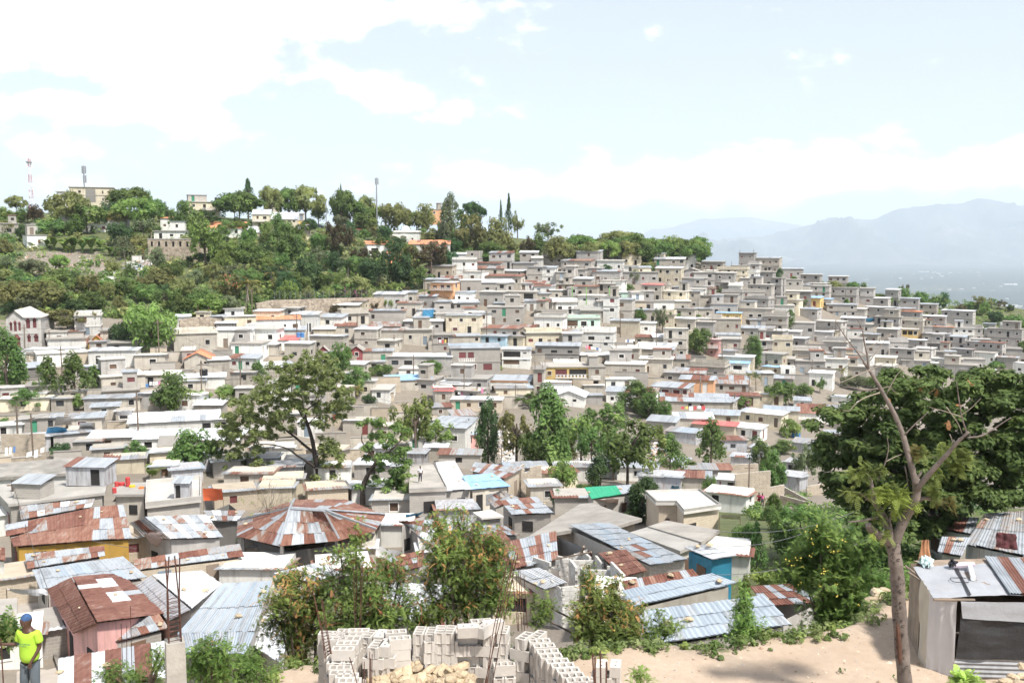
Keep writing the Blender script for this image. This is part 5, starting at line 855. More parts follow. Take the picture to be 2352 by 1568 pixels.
for u,v in cand:
 if not poly_in(u,v,VILL):continue
 w=rf.uniform(12,30)*(1.25 if v>380 else 1.0);h=rf.uniform(9,16)*(1.2 if v>380 else 1);a=GR[max(0,int((v-h)/2)):int(v/2),max(0,int((u-w/2)/2)):int((u+w/2)/2)]
 if a.size<4:continue
 free=1-a.mean()
 if free<.5:continue
 X0=(u-w/2)*4/KS;X1=(u+w/2)*4/KS;YT=(v-h)*4/KS;YB=v*4/KS
 wallc=rf.choice('bbbkkccwnt')if v<440 else rf.choice('bbkwni');rc=rf.choice(['s','s','m20','g20','w20','r18','p'])if u>420 else rf.choice(['w25','m22','g25','w30','s'])
 if u>690 and v<360:wallc=rf.choice('ccccbk');rc=rf.choice(['s','s','s','p','g15','w15'])
 if ns<170 and(free>.66):
  house('Z',X0,X1,YT,YB,rf.choice([0,0,15,25]),rc,wallc,name='shed',cat='shed',seed=ns*13+1);ns+=1
 elif nw<110:
  g=ground(u,v);Wm=w*g.y/F;Hm=max(1.2,h*.7*g.y/F);t=thing('yard_wall',None,'wall',g,-math.atan2(g.x,g.y)+rf.uniform(-.2,.1));mt=W[rf.choice('kbsn')]
  mb=MB();mb.box(-Wm/2,Wm/2,0,.25,-2,Hm);mb.build('wall_body',mt,t);piece('coping',M['slab'],t,(0,-.06,Hm),(Wm+.1,.37,.1));nw+=1;HOUSES.append([t,u,v-h/2,1,'k','n',None,Wm,g.y])
 else:continue
 cover(u-w/2,u+w/2,v-h-2,v)
NPOLY.append([px('L',*q)for q in((100,640),(640,450),(1110,450),(1470,600),(1385,735),(1050,850),(500,900),(110,800))]);NPOLY.append([px('N',*q)for q in((400,870),(1420,870),(1430,1360),(900,1562),(420,1330))])
for P_ in NPOLY:
 us=[q[0]for q in P_];vv=[q[1]for q in P_]
 for a in range(int(min(us)),int(max(us))+1,2):
  for b in range(int(min(vv)),int(max(vv))+9,2):
   if poly_in(a,b,P_)or poly_in(a,b-9,P_)or poly_in(a,b-4,P_):
    if 0<=a<1024 and 0<=b<682:GR[b//2,a//2]=True
NV=[(0,462),(240,462),(330,470),(420,452),(470,440),(560,470),(640,480),(700,470),(740,490),(715,530),(720,600),(640,640),(300,600),(290,660),(230,690),(0,690)]
LANE=[(8,560),(24,560),(52,605),(70,690),(18,690)]
rn=random.Random(31);nn=0;cand=[(rn.uniform(0,740),rn.uniform(455,680))for _ in range(9000)];cand.sort(key=lambda q:-q[1]+rn.uniform(-40,40))
for u,v in cand:
 if nn>=70:break
 if not poly_in(u,v,NV)or poly_in(u,v,LANE):continue
 if 470<u<580 and 420<v<470:continue
 k_=1+(v-455)/160;w=rn.uniform(20,40)*k_;h=rn.uniform(11,15)*k_;a=GR[max(0,int((v-h)/2)):int(v/2),max(0,int((u-w/2)/2)):int((u+w/2)/2)]
 if a.size<4 or a.mean()>.38:continue
 house('Z',(u-w/2)*4/KS,(u+w/2)*4/KS,(v-h*.62)*4/KS,v*4/KS,rn.choice([0,25,50,-30]),rn.choice(['m','r','g','g','w','m'])+str(int(h*.5*4/KS)),rn.choice('bkcknwi'),name='shed',cat='shed',seed=900+nn,storeys=1);nn+=1
 cover(u-w/2,u+w/2,v-h*1.1,v)
print('fill',ns,nw,nn)
# retaining wall of rubble stone under the wooded hill, its fence above
def retaining(crop,pts,hh,label,mat,base_extra=3.0):
 P3=[ground(*px(crop,x,y))for x,y in pts];o=P3[len(P3)//2].copy();t=thing('retaining_wall',label,'wall',o)
 for i in range(len(P3)-1):
  a,b=P3[i],P3[i+1];d=(b-a);d.z=0;nrm=Vector((d.y,-d.x,0)).normalized();mb=MB();h0=hh[i]*a.y/F*KS/4;h1=hh[i+1]*b.y/F*KS/4;n=max(2,int(d.length/1.6))
  A=a-o;B=b-o
  for k in range(n):
   s0,s1=k/n,(k+1)/n;q0=A.lerp(B,s0);q1=A.lerp(B,s1);z0=h0+(h1-h0)*s0;z1=h0+(h1-h0)*s1;j=nrm*random.Random(k+i*9).uniform(-.08,.08)
   mb.quad(q0+nrm*.6-Vector((0,0,base_extra)),q1+nrm*.6-Vector((0,0,base_extra)),q1+Vector((0,0,z1)),q0+Vector((0,0,z0)));mb.quad(q0+Vector((0,0,z0)),q1+Vector((0,0,z1)),q1-nrm*.6+Vector((0,0,z1)),q0-nrm*.6+Vector((0,0,z0)))
   mb.quad(q1-nrm*.6+Vector((0,0,z1)),q1-nrm*.6-Vector((0,0,base_extra)),q0-nrm*.6-Vector((0,0,base_extra)),q0-nrm*.6+Vector((0,0,z0)))
  mb.build('wall_section',mat,t)
 return t,P3,o
m_rub,nt,bs=newmat('rubble_wall');bs.inputs['Roughness'].default_value=1
tcn=nd(nt,'ShaderNodeTexCoord');vo=nd(nt,'ShaderNodeTexVoronoi',feature='F1');vo.inputs['Scale'].default_value=1.7;nt.links.new(tcn.outputs['Object'],vo.inputs['Vector'])
vo2=nd(nt,'ShaderNodeTexVoronoi',feature='DISTANCE_TO_EDGE');vo2.inputs['Scale'].default_value=1.7;nt.links.new(tcn.outputs['Object'],vo2.inputs['Vector'])
svo=nd(nt,'ShaderNodeSeparateColor');nt.links.new(vo.outputs['Color'],svo.inputs[0]);cc=mixc(nt,.5,ramp(nt,noise_fac(nt,.5,5),[(.3,(.24,.19,.14)),(.7,(.37,.31,.24))]),ramp(nt,svo.outputs[0],[(0,(.15,.125,.10)),(1,(.50,.43,.34))]));nt.links.new(cc,bs.inputs['Base Color']);bump(nt,bs,vo2.outputs['Distance'],.9,.15)
LM.append((*px('B',800,1300),'stone retaining wall'))
t,P3,o=retaining('B',[(290,1400),(450,1395),(690,1400),(900,1370),(1150,1340),(1400,1330),(1640,1310),(1860,1290)],[110,135,145,125,100,95,85,110],'long rubble stone retaining wall below the wire fence and trees',m_rub)
retaining('F',[(1650,290),(1780,285),(1920,270),(2080,240)],[110,130,120,60],'ivy-hung rubble wall behind the pale green round tree',m_rub)
retaining('C',[(1470,690),(1700,690),(1990,690),(2230,700)],[35,40,38,30],'low grey yard wall along the top of the village under the trees',W['k'])
# ------------------------------------------------------------------ trees
def rvec(rng):
 while True:
  v=Vector((rng.uniform(-1,1),rng.uniform(-1,1),rng.uniform(-1,1)))
  if .05<v.length<1:return v
def leaf(mb,p,nrm,s,rng,asp=1.5,m=0):
 t=nrm.cross(rvec(rng));
 if t.length<1e-4:return
 t.normalize();b=nrm.cross(t).normalized();l=t*s*.5*asp;w=b*s*.5/asp**.3
 mb.quad(p-l,p+w*.9-l*.1,p+l,p-w*.9-l*.1,m)
def clump(mb,c_,r,n,s,rng,up=.25,asp=1.5,m=0,flat=1.0,fill=.35):
 for _ in range(n):
  d=rvec(rng).normalized()
  if d.z<-.35 and rng.random()<.6:d.z=-d.z
  k=r*(1-fill*rng.random()**1.5);p=c_+Vector((d.x*k,d.y*k,d.z*k*flat))
  nn=(d*.7+rvec(rng)*.55+Vector((0,0,up))).normalized();leaf(mb,p,nn,s*rng.uniform(.7,1.35),rng,asp,m)
_lib={}
def crown_pts(kind,rng):
 C_=[]
 if kind=='dome':
  for i in range(26):
   a=rng.uniform(0,6.283);q=math.sqrt(rng.random());z=.50+.36*(1-q*q)**.6+rng.uniform(-.05,.03);C_.append((Vector((q*.80*math.cos(a),q*.80*math.sin(a),z)),rng.uniform(.17,.30)))
  for i in range(9):
   a=rng.uniform(0,6.283);C_.append((Vector((.5*math.cos(a),.5*math.sin(a),rng.uniform(.38,.55))),.22))
 elif kind=='round':
  for i in range(30):
   d=rvec(rng).normalized();q=rng.uniform(.35,.85);C_.append((Vector((d.x*q*.82,d.y*q*.82,.54+d.z*q*.44)),rng.uniform(.16,.30)))
 elif kind=='column':
  for i in range(30):
   t=(i+rng.random())/30;z=.10+.84*t;r0=(math.sin(math.pi*min(1,t*.84+.14))**.6)*.74;a=rng.uniform(0,6.283);C_.append((Vector((r0*rng.uniform(.3,1)*math.cos(a),r0*rng.uniform(.3,1)*math.sin(a),z)),rng.uniform(.18,.34)))
 elif kind=='pine':
  for i in range(30):
   t=(i+rng.random())/30;z=.26+.68*t;r0=.92*(1-t)**.55;a=i*2.4+rng.uniform(-.4,.4);q=r0*rng.uniform(.35,1);C_.append((Vector((q*math.cos(a),q*math.sin(a),z)),rng.uniform(.16,.28)))
 elif kind=='cone':
  for i in range(34):
   t=(i+rng.random())/34;z=.08+.9*t;r0=1.0*(1-t)**1.0+.05;a=i*2.4;q=r0*rng.uniform(.3,.95);C_.append((Vector((q*math.cos(a),q*math.sin(a),z)),.10+.20*(1-t)))
 elif kind=='airy':
  for i in range(30):
   d=rvec(rng).normalized();q=rng.uniform(.35,1);C_.append((Vector((d.x*q*.82,d.y*q*.82,.60+d.z*q*.37)),rng.uniform(.10,.24)))
 elif kind=='bush':
  for i in range(22):
   a=rng.uniform(0,6.283);q=math.sqrt(rng.random())*.8;C_.append((Vector((q*math.cos(a),q*math.sin(a),.15+.6*rng.random()*(1-q*q*.6))),rng.uniform(.22,.34)))
 return C_
def treelib(kind,lm_,var,lod=1.0):
 k=(kind,lm_,var,lod)
 if k in _lib:return _lib[k]
 rng=random.Random(sum(map(ord,kind))*31+var*101);C_=crown_pts(kind,rng);mb=MB()
 per={'dome':62,'round':68,'column':95,'pine':46,'cone':42,'airy':52,'bush':50}[kind];s={'dome':.085,'round':.085,'column':.10,'pine':.10,'cone':.10,'airy':.085,'bush':.12}[kind]
 per=int(per*1.35);s*=.86
 for c_,r in C_:clump(mb,c_,r,per,s,rng,flat=.55 if kind in('dome','pine')else .8,fill=.5 if kind!='airy' else .9)
 A_={'column':2.4,'pine':2.0,'cone':2.4,'airy':1.6,'dome':1.1,'round':1.2}.get(kind,1)
 for i in range(0,len(mb.v),4):
  zc=sum(q[2]for q in mb.v[i:i+4])/4
  for j in range(i,i+4):q=mb.v[j];mb.v[j]=(q[0],q[1],zc+(q[2]-zc)/A_)
 crown=mb.mesh('crown_'+kind,L[lm_])
 mb=MB();th={'dome':.5,'round':.42,'column':.7,'pine':.9,'cone':.95,'airy':.7,'bush':.15}[kind];r0=.055 if kind!='bush' else .03
 jx,jy=rng.uniform(-.06,.06),rng.uniform(-.06,.06);mb.tube([(0,0,-.08),(jx*.4,jy*.4,th*.5),(jx,jy,th)],[r0*1.25,r0*.9,r0*.55],6)
 for c_,r in rng.sample(C_,min(9,len(C_))):
  b=Vector((jx*.8,jy*.8,th*rng.uniform(.55,.98)));mid=b.lerp(c_,.55)+Vector((0,0,.03));mb.tube([b,mid,c_],[r0*.5,r0*.33,r0*.14],4,cap=False)
 trunk=mb.mesh('trunk_'+kind,M['bark']);_lib[k]=(crown,trunk);return _lib[k]
TREES=[];LFN=dict(mid='green',light='light green',dark='dark green',olive='olive green',grey='grey-green',brown='brownish',lime='bright lime',deep='deep green',feather='feathery green')
def base_at(u,v):
 e=0
 while e<60:
  d=ray(u,v+e);y=33.0
  while y<470:
   if d.z*y<=hgt(d.x*y,y):return ground(u,v+e),e
   y+=3
  e+=1
 return at(u,v,380),0
rt=random.Random(8)
def tree(crop,xc,yt,yb,w,kind,lm_,name=None,cat='tree',note=None,lod=1.0,flowers=None,off=0.0):
 u,v=px(crop,xc,yb);_,vt=px(crop,xc,yt);g,e=base_at(u,v)
 if off:g=g*((g.y+off)/g.y);g.z=hgt(g.x,g.y)
 mpp=g.y/F;H_=(v+e-vt)*mpp;rw=w*KS/4/2*mpp*{'column':1.5,'pine':1.5,'airy':1.55,'round':1.35,'dome':1.25}.get(kind,1.15);cr,tk=treelib(kind,lm_,rt.randrange(3),lod)
 t=thing(name or{'bush':'bush','pine':'feathery_tree','cone':'conifer'}.get(kind,'tree'),note,cat if kind!='bush' else 'bush',g,rt.uniform(0,6.28))
 link('crown',cr,t,scale=(rw,rw,H_));link('trunk',tk,t,scale=(min(rw,H_*.35),min(rw,H_*.35),H_))
 if flowers:
  mb=MB();rng=random.Random(int(xc));C_=[c_ for c_ in crown_pts(kind,rng)if c_[0].z>(.55 if flowers!='pflow' else .2)]
  for c_,r in C_:clump(mb,c_,r*1.02,3 if flowers!='pflow' else 20,.055,rng,fill=.1)
  tag(link('blossom',mb.mesh('blossom',L[flowers]),t,scale=(rw,rw,H_)),kind='stuff')
 TREES.append([t,u,(v+vt)/2,kind,lm_,note,flowers,H_]);return t
TL={'A':[(150,530,700,170,'dome','olive'),(320,610,790,160,'round','brown'),(30,640,770,160,'round','light'),(60,740,910,160,'round','olive'),(205,650,780,150,'round','mid'),(210,800,940,150,'round','dark'),(480,720,890,260,'bush','mid'),(620,480,865,340,'dome','olive'),(800,590,875,310,'dome','mid'),(650,465,600,90,'round','mid'),(1200,450,740,360,'dome','mid'),(1000,590,810,220,'round','dark'),(1240,535,860,340,'dome','light'),(1410,560,850,240,'dome','mid'),(1110,760,1000,220,'round','dark'),(1370,485,600,80,'round','mid'),(1540,590,780,130,'airy','mid'),(1700,600,910,260,'round','mid'),(1680,580,680,100,'round','dark'),(1890,670,1205,270,'airy','light'),(2200,490,770,380,'dome','mid'),(2080,760,910,200,'round','mid'),(400,1310,1580,480,'round','olive'),(130,1280,1580,320,'round','olive'),(850,1420,1590,300,'round','mid'),(600,1190,1330,320,'bush','mid'),(300,1230,1380,300,'bush','mid'),(900,1250,1400,260,'bush','mid'),(1150,1290,1450,320,'round','mid'),(1450,1200,1400,300,'round','olive'),(1350,1340,1500,300,'round','mid'),(1700,1280,1500,280,'round','olive'),(1580,1130,1300,200,'round','mid'),(1850,1380,1560,260,'round','mid'),(2050,1040,1240,200,'round','light'),(2260,950,1200,280,'round','mid'),(1980,930,1090,160,'round','dark'),(1560,1040,1120,90,'bush','dark'),(1745,1060,1160,60,'bush','dark'),(700,1480,1620,260,'round','dark'),(1650,1450,1620,280,'round','mid'),(1290,880,1000,160,'bush','olive'),(60,1180,1300,200,'bush','olive')],'B':[(90,280,540,330,'dome','mid'),(420,210,340,190,'dome','olive'),(590,230,480,260,'dome','mid'),(740,210,540,320,'dome','olive'),(860,350,560,150,'airy','mid'),(1080,235,560,220,'dome','mid'),(1150,340,580,280,'dome','mid'),(1300,300,450,180,'dome','olive'),(1320,375,580,260,'dome','light'),(1270,460,660,280,'round','mid'),(1560,345,580,280,'round','olive'),(1760,450,640,280,'dome','light'),(1830,390,540,220,'round','olive'),(2060,325,790,170,'column','grey'),(2270,355,540,240,'dome','dark'),(570,560,950,330,'round','mid'),(370,525,720,110,'round','light'),(240,760,980,340,'round','mid'),(40,690,920,220,'round','light'),(1040,530,920,210,'airy','brown'),(1150,545,730,130,'round','dark'),(1380,560,720,160,'airy','olive'),(1470,560,760,140,'round','dark'),(1910,600,760,220,'round','olive'),(2180,560,820,220,'round','mid'),(1900,700,1060,300,'airy','brown'),(760,830,1170,270,'round','dark'),(640,1000,1190,300,'round','mid'),(1350,850,1150,240,'round','dark'),(1570,1070,1180,160,'bush','light'),(1640,1120,1210,140,'bush','brown'),(900,990,1180,220,'round','mid'),(1510,1230,1330,90,'bush','light'),(1005,1290,1380,100,'bush','brown'),(940,1110,1240,200,'bush','light'),(420,1120,1240,240,'bush','mid'),(1370,1270,1330,90,'bush','brown'),(870,760,960,220,'airy','grey'),(1230,760,940,190,'airy','brown'),(1800,1050,1120,70,'bush','mid'),(2250,760,850,180,'bush','mid'),(360,850,1010,220,'round','light'),(520,820,1010,220,'round','mid'),(1000,820,1010,200,'round','dark')],'C':[(430,260,610,300,'round','olive'),(650,290,630,260,'round','olive'),(850,210,400,110,'airy','olive'),(1130,295,480,200,'airy','grey'),(1045,430,630,180,'round','mid'),(1170,470,610,150,'round','olive'),(930,440,640,150,'airy','brown'),(1330,470,650,200,'round','mid'),(1450,420,620,190,'dome','mid'),(1530,470,620,150,'round','mid'),(1630,460,650,240,'dome','mid'),(1800,392,560,360,'dome','olive'),(1810,440,640,190,'dome','mid'),(2050,450,650,280,'dome','mid'),(2160,460,620,200,'dome','light'),(2300,500,700,230,'dome','mid'),(520,560,670,190,'bush','mid'),(760,470,640,200,'round','olive'),(1660,700,785,110,'round','dark'),(1930,750,875,140,'round','mid'),(1760,840,935,90,'round','mid'),(1860,870,935,140,'bush','mid'),(1975,1115,1235,110,'round','mid'),(2180,1070,1335,130,'airy','grey'),(2070,690,765,120,'bush','mid'),(2200,780,840,100,'bush','mid'),(250,440,620,180,'round','dark')],'D':[(620,55,290,280,'dome','mid'),(1420,285,385,62,'column','dark'),(1550,345,410,62,'round','mid'),(1770,378,440,110,'round','mid'),(1920,388,530,150,'dome','olive'),(2090,400,510,110,'dome','mid'),(2190,418,570,130,'round','mid'),(880,450,565,90,'round','grey'),(1640,550,635,70,'round','grey'),(2030,570,690,60,'column','mid'),(660,800,1075,230,'round','mid'),(1505,670,865,100,'column','mid'),(1180,910,1195,150,'column','mid'),(1420,1290,1535,280,'round','mid'),(1640,1330,1460,170,'round','mid'),(1790,1265,1425,90,'airy','mid'),(200,200,270,170,'bush','olive'),(340,230,350,150,'bush','mid'),(1000,810,870,80,'bush','light'),(650,690,745,90,'bush','mid'),(470,680,725,90,'bush','mid')],'E':[(440,260,315,90,'round','mid'),(1000,390,455,150,'round','light'),(1240,285,410,90,'airy','brown'),(1225,350,510,170,'round','mid'),(1370,360,470,170,'round','mid'),(1385,455,560,140,'round','light'),(1150,430,510,110,'round','light'),(1520,410,540,110,'round','mid'),(1610,390,540,120,'round','dark'),(1770,488,615,110,'round','brown'),(1960,410,570,140,'airy','olive'),(2050,430,530,80,'airy','mid'),(2125,450,540,110,'airy','brown'),(1990,478,600,90,'column','light'),(2085,545,680,140,'round','dark'),(1870,468,565,140,'round','mid'),(1800,590,690,150,'bush','mid'),(2280,570,710,220,'bush','mid'),(720,455,585,60,'column','mid'),(620,525,585,90,'bush','dark'),(2150,868,965,110,'round','dark'),(2345,815,960,110,'round','mid'),(1985,695,770,100,'round','mid'),(1450,540,590,80,'bush','mid'),(2160,620,690,100,'bush','mid'),(780,1130,1270,220,'round','grey'),(930,1160,1260,180,'round','mid'),(2100,1000,1080,120,'bush','mid'),(2220,480,560,80,'bush','dark'),(1280,500,560,70,'bush','dark')],'F':[(1410,-10,500,440,'round','light'),(1130,170,435,270,'round','dark'),(1090,320,425,160,'round','dark'),(70,300,900,300,'column','mid'),(450,520,945,210,'pine','mid'),(690,480,925,260,'pine','mid'),(865,600,840,180,'pine','mid'),(230,810,1005,250,'pine','mid'),(720,860,1005,120,'round','light'),(620,40,300,470,'airy','olive'),(1580,660,1050,330,'round','mid'),(1850,790,990,220,'airy','light'),(2090,770,910,240,'round','light'),(570,1300,1445,220,'round','dark'),(1250,1290,1490,230,'round','mid'),(1750,1190,1580,430,'round','mid'),(50,1050,1190,130,'bush','mid'),(2000,1200,1560,200,'airy','mid'),(1960,-60,130,340,'round','light'),(40,840,930,140,'bush','dark'),(1900,60,140,340,'bush','light')],'G':[(530,490,690,150,'pine','mid'),(1290,310,640,260,'round','mid'),(1440,540,810,280,'round','mid'),(1660,500,650,210,'round','mid'),(2120,470,630,190,'round','mid'),(1560,780,920,140,'round','dark')],'H':[(810,695,1285,165,'column','dark'),(1070,700,1320,260,'airy','olive'),(1370,590,1370,320,'column','mid'),(1250,920,1370,260,'round','mid'),(1510,940,1260,180,'column','olive'),(1660,790,1300,270,'airy','light'),(1870,640,1110,350,'airy','mid'),(2090,780,1490,430,'airy','mid'),(1500,1215,1510,220,'round','light'),(1840,1195,1490,190,'column','dark'),(2180,520,810,260,'column','mid'),(2280,640,870,190,'column','mid'),(280,310,450,190,'round','mid'),(880,345,415,120,'bush','light'),(1560,550,615,140,'bush','mid'),(150,615,1270,290,'airy','light'),(1960,900,1420,250,'airy','mid'),(1760,900,1340,240,'airy','mid'),(1180,600,760,170,'airy','mid'),(330,840,1180,250,'airy','light'),(1700,1440,1520,130,'bush','mid'),(1400,1460,1570,180,'round','mid'),(2250,1420,1580,200,'round','mid')],'I':[(640,530,970,210,'pine','mid'),(1020,395,890,230,'pine','mid'),(830,780,960,180,'pine','mid'),(600,220,440,120,'round','mid'),(540,440,610,100,'round','light'),(1480,600,940,170,'column','mid'),(1590,690,1100,220,'round','mid'),(1880,600,1010,210,'airy','grey'),(1680,590,720,200,'round','mid'),(390,950,1360,270,'column','dark'),(1010,910,1110,130,'round','mid'),(1590,1090,1340,140,'column','mid'),(760,900,1060,160,'airy','mid'),(1730,360,560,160,'bush','light')],'N':[(790,340,565,220,'round','dark'),(440,500,790,200,'airy','mid'),(960,310,440,90,'round','dark')],'P':[(740,640,1110,260,'cone','deep'),(450,950,1150,260,'round','dark'),(620,620,1040,330,'round','mid'),(1000,620,1000,300,'round','mid'),(1150,480,760,320,'airy','mid'),(880,520,720,160,'column','mid'),(860,1040,1260,330,'bush','light'),(640,1130,1560,150,'pine','light'),(1250,800,1240,420,'round','mid'),(1480,820,1300,380,'round','mid'),(1650,960,1380,300,'round','mid'),(1400,620,900,360,'airy','mid'),(1700,700,1050,320,'airy','mid'),(1560,1200,1480,260,'round','mid'),(1080,980,1240,200,'bush','dark')],}
for c_,rows in TL.items():
 for r_ in rows:tree(c_,*r_[:3],r_[3]*(1.22 if c_ in 'HI' else 1.05),*r_[4:])
FORP=[(0,228),(100,222),(260,226),(400,232),(480,240),(600,252),(680,258),(560,256),(470,262),(440,272),(425,292),(330,302),(270,308),(240,314),(180,318),(120,314),(0,316)]
rq=random.Random(77);placed=[(q[1],q[2])for q in TREES];nf=0
for _ in range(4000):
 if nf>=75:break
 u,v=rq.uniform(0,690),rq.uniform(222,318)
 if not poly_in(u,v,FORP)or(10<u<120 and 238<v<272)or any(abs(u-a)<11 and abs(v-8-b)<8 for a,b in placed):continue
 if any(abs(u-a)<w_ and-4<v-b<16 for a,b,w_ in((295,218,26),(410,232,32),(178,240,30))):continue
 hpx=rq.uniform(13,24)*(1.15 if v>270 else 1);wpx=hpx*rq.uniform(.8,1.3);placed.append((u,v-hpx/2));nf+=1
 tree('Z',u*4/KS,(v-hpx)*4/KS,v*4/KS,wpx*4/KS,rq.choice(['round','round','dome','airy','round']),rq.choice(['mid','mid','light','olive','dark','olive','grey']))
for i in range(17):
 u=556+i*9+rq.uniform(-3,3);hpx=rq.uniform(20,30);v=263+rq.uniform(-3,2);tree('Z',u*4/KS,(v-hpx)*4/KS,v*4/KS,hpx*rq.uniform(.9,1.3)*4/KS,rq.choice(['dome','dome','round']),rq.choice(['mid','mid','light','olive']))
 # spires
for c_,x,a,b,w,nt_ in(('C',768,62,345,95,'tall pointed dark conifer, the higher of two spires on the ridge'),('C',697,125,320,66,'shorter pointed dark conifer, the lower of two spires on the ridge'),('B',215,160,300,190,'dark tiered conifer on the skyline above the cream villa')):tree(c_,x,a,b,w,'cone','dark',note=nt_)
tree('B',1070,213,310,70,'cone','dark',note='small dark pointed tree poking out of the hilltop canopy')
tree('A',2090,1215,1545,230,'airy','olive',name='flame_tree',note='thin tree dotted with orange blossom beside yellowing palms',flowers='oflow')
tree('B',1570,750,1155,330,'round','dark',name='flame_tree',note='broad dark tree topped with orange-red blossom below the villa',flowers='oflow')
tree('B',1930,720,1050,220,'airy','brown',name='flame_tree',note='brownish tree flecked with orange blossom beside the villa wall',flowers='oflow')
tree('B',1170,1105,1255,270,'bush','mid',name='bougainvillea',note='crimson bougainvillea bush hanging over the stone retaining wall',flowers='pflow',cat='bush')
tree('I',1280,155,300,210,'bush','mid',name='bougainvillea',note='magenta bougainvillea bush beside a pole among tin roofs',flowers='pflow',cat='bush');LM.append((*px('I',1280,230),'magenta bougainvillea'))
tree('A',560,800,880,160,'bush','mid',name='bougainvillea',note='dull pink flowering bush under the olive dome tree',flowers='pflow',cat='bush')
tree('C',140,270,340,60,'bush','mid',name='bougainvillea',note='small purple flowering bush high on the wooded hill',flowers='pflow',cat='bush')
# palms and bananas
def frondmesh(mb,L_,rng,droop,wide,m=0):
 a0=rng.uniform(0,6.283);el=rng.uniform(.1,1.2);p=Vector((0,0,0));d=Vector((math.cos(a0)*math.cos(el),math.sin(a0)*math.cos(el),math.sin(el)));n=7;pts=[p.copy()]
 for i in range(n):p=p+d*(L_/n);d=(d+Vector((0,0,-droop))).normalized();pts.append(p.copy())
 for i in range(n):
  t=(pts[i+1]-pts[i]).normalized();s=t.cross(Vector((0,0,1)));s=s.normalized()if s.length>.01 else Vector((1,0,0));w=wide*L_*math.sin(math.pi*(i+1.2)/(n+1.6));dn=Vector((0,0,-w*.45))
  for k in range(3):
   q=pts[i].lerp(pts[i+1],k/3);q2=pts[i].lerp(pts[i+1],(k+.62)/3)
   for sg in(-1,1):mb.quad(q,q2,q2+s*sg*w+dn+t*w*.4,q+s*sg*w*.9+dn+t*w*.4,m)
def palm(crop,xc,yt,yb,w,lmn,note,tr=.06):
 u,v=px(crop,xc,yb);_,vt=px(crop,xc,yt);g,e=base_at(u,v);mpp=g.y/F;H_=(v+e-vt)*mpp;rw=w*KS/8*mpp;th=max(.5,H_-rw*.55);rng=random.Random(int(xc+yt));t=thing('palm_tree',note,'palm',g)
 mb=MB();lx=rng.uniform(-.12,.12)*th;mb.tube([(0,0,-.5),(lx*.3,0,th*.4),(lx,0,th)],[rw*tr*1.5,rw*tr,rw*tr*.8],6);mb.build('trunk',M['barkp'],t)
 for i in range(13):
  mb=MB();frondmesh(mb,rw*rng.uniform(.95,1.25),rng,.22,.17);mb.build('frond',L[rng.choice(lmn)],t,loc=(lx,0,th))
 TREES.append([t,u,(v+vt)/2,'palm','palm',note,None,H_])
palm('A',1170,985,1265,180,['palm','palm','yellow'],'slender palm above the rubble slope on the wooded hill');palm('A',1320,965,1115,220,['palm','yellow'],'wide palm with dry yellow fronds below the arched wall')
palm('A',2260,1270,1580,230,['yellow','yellow','palm'],'yellowing palm beside the thin orange-blossom tree');palm('B',225,1040,1350,250,['yellow','palm','yellow'],'tall yellowing coconut palm left of the stone retaining wall');palm('B',510,900,1120,280,['yellow','palm'],'coconut palm with yellow-green fronds crowded by trees');palm('B',1130,890,1115,230,['palm'],'grey-green royal palm with pale trunk above the crimson bush')
palm('B',440,950,1150,220,['yellow','palm','palm'],'low palm with arched yellow-green fronds behind the fence');palm('G',1420,700,935,180,['yellow','yellow'],'golden yellow drooping palm beside the smoky tree');palm('D',1980,1180,1350,150,['yellow','yellow','palm'],'golden palm standing below the grey houses');palm('D',1205,1225,1410,170,['palm','palm','yellow'],'green palm beside the patchy tin roofs');palm('I',1400,550,680,170,['palm'],'small dark palm beside the tin shack on sand');palm('I',2120,160,230,120,['palm'],'low fan of palm leaves among the tin roofs');palm('A',1390,830,930,120,['palm','yellow'],'small palm beside the white crenellated house');palm('A',1940,590,680,110,['palm'],'dark palm in front of the flat-roofed hilltop house')
def banana(crop,xc,yt,yb,w,note=None):
 u,v=px(crop,xc,yb);_,vt=px(crop,xc,yt);g,e=base_at(u,v);mpp=g.y/F;H_=(v+e-vt)*mpp;rw=w*KS/8*mpp;rng=random.Random(int(xc));t=thing('banana_plant',note,'plant',g)
 mb=MB();mb.tube([(0,0,-.3),(0,0,H_*.5)],[rw*.12,rw*.08],5);mb.build('stem',L['light'],t)
 for i in range(8):
  mb=MB();a=rng.uniform(0,6.28);d=Vector((math.cos(a)*.5,math.sin(a)*.5,1.1)).normalized();p=Vector((0,0,H_*.25));L_=H_*rng.uniform(.75,1.0);n=6;prev=None
  for k in range(n+1):
   s=Vector((-math.sin(a),math.cos(a),0))*rw*.34*math.sin(math.pi*(k+.6)/(n+1.2));cur=(p-s,p+s)
   if prev:mb.quad(prev[0],prev[1],cur[1],cur[0])
   prev=cur;p=p+d*(L_/n);d=(d+Vector((math.cos(a)*.1,math.sin(a)*.1,-.20))).normalized()
  mb.build('leaf',L[rng.choice(('light','light','mid'))],t)
 TREES.append([t,u,(v+vt)/2,'banana','light',note,None,H_])
for x,a,b,w in((430,900,1010,150),(500,880,1030,170),(590,900,1040,160),(680,870,1050,200),(760,900,1050,180),(840,870,1060,190),(920,900,1040,150),(1010,960,1080,160),(1060,980,1090,140),(300,940,1010,120),(640,960,1060,130)):banana('A',x,a,b,w)
banana('J',1410,90,300,260,'banana plant with split upright leaves behind the cement roof');banana('F',190,1020,1130,160,'banana plant beside the stepped yard left of the blue tarpaulin')
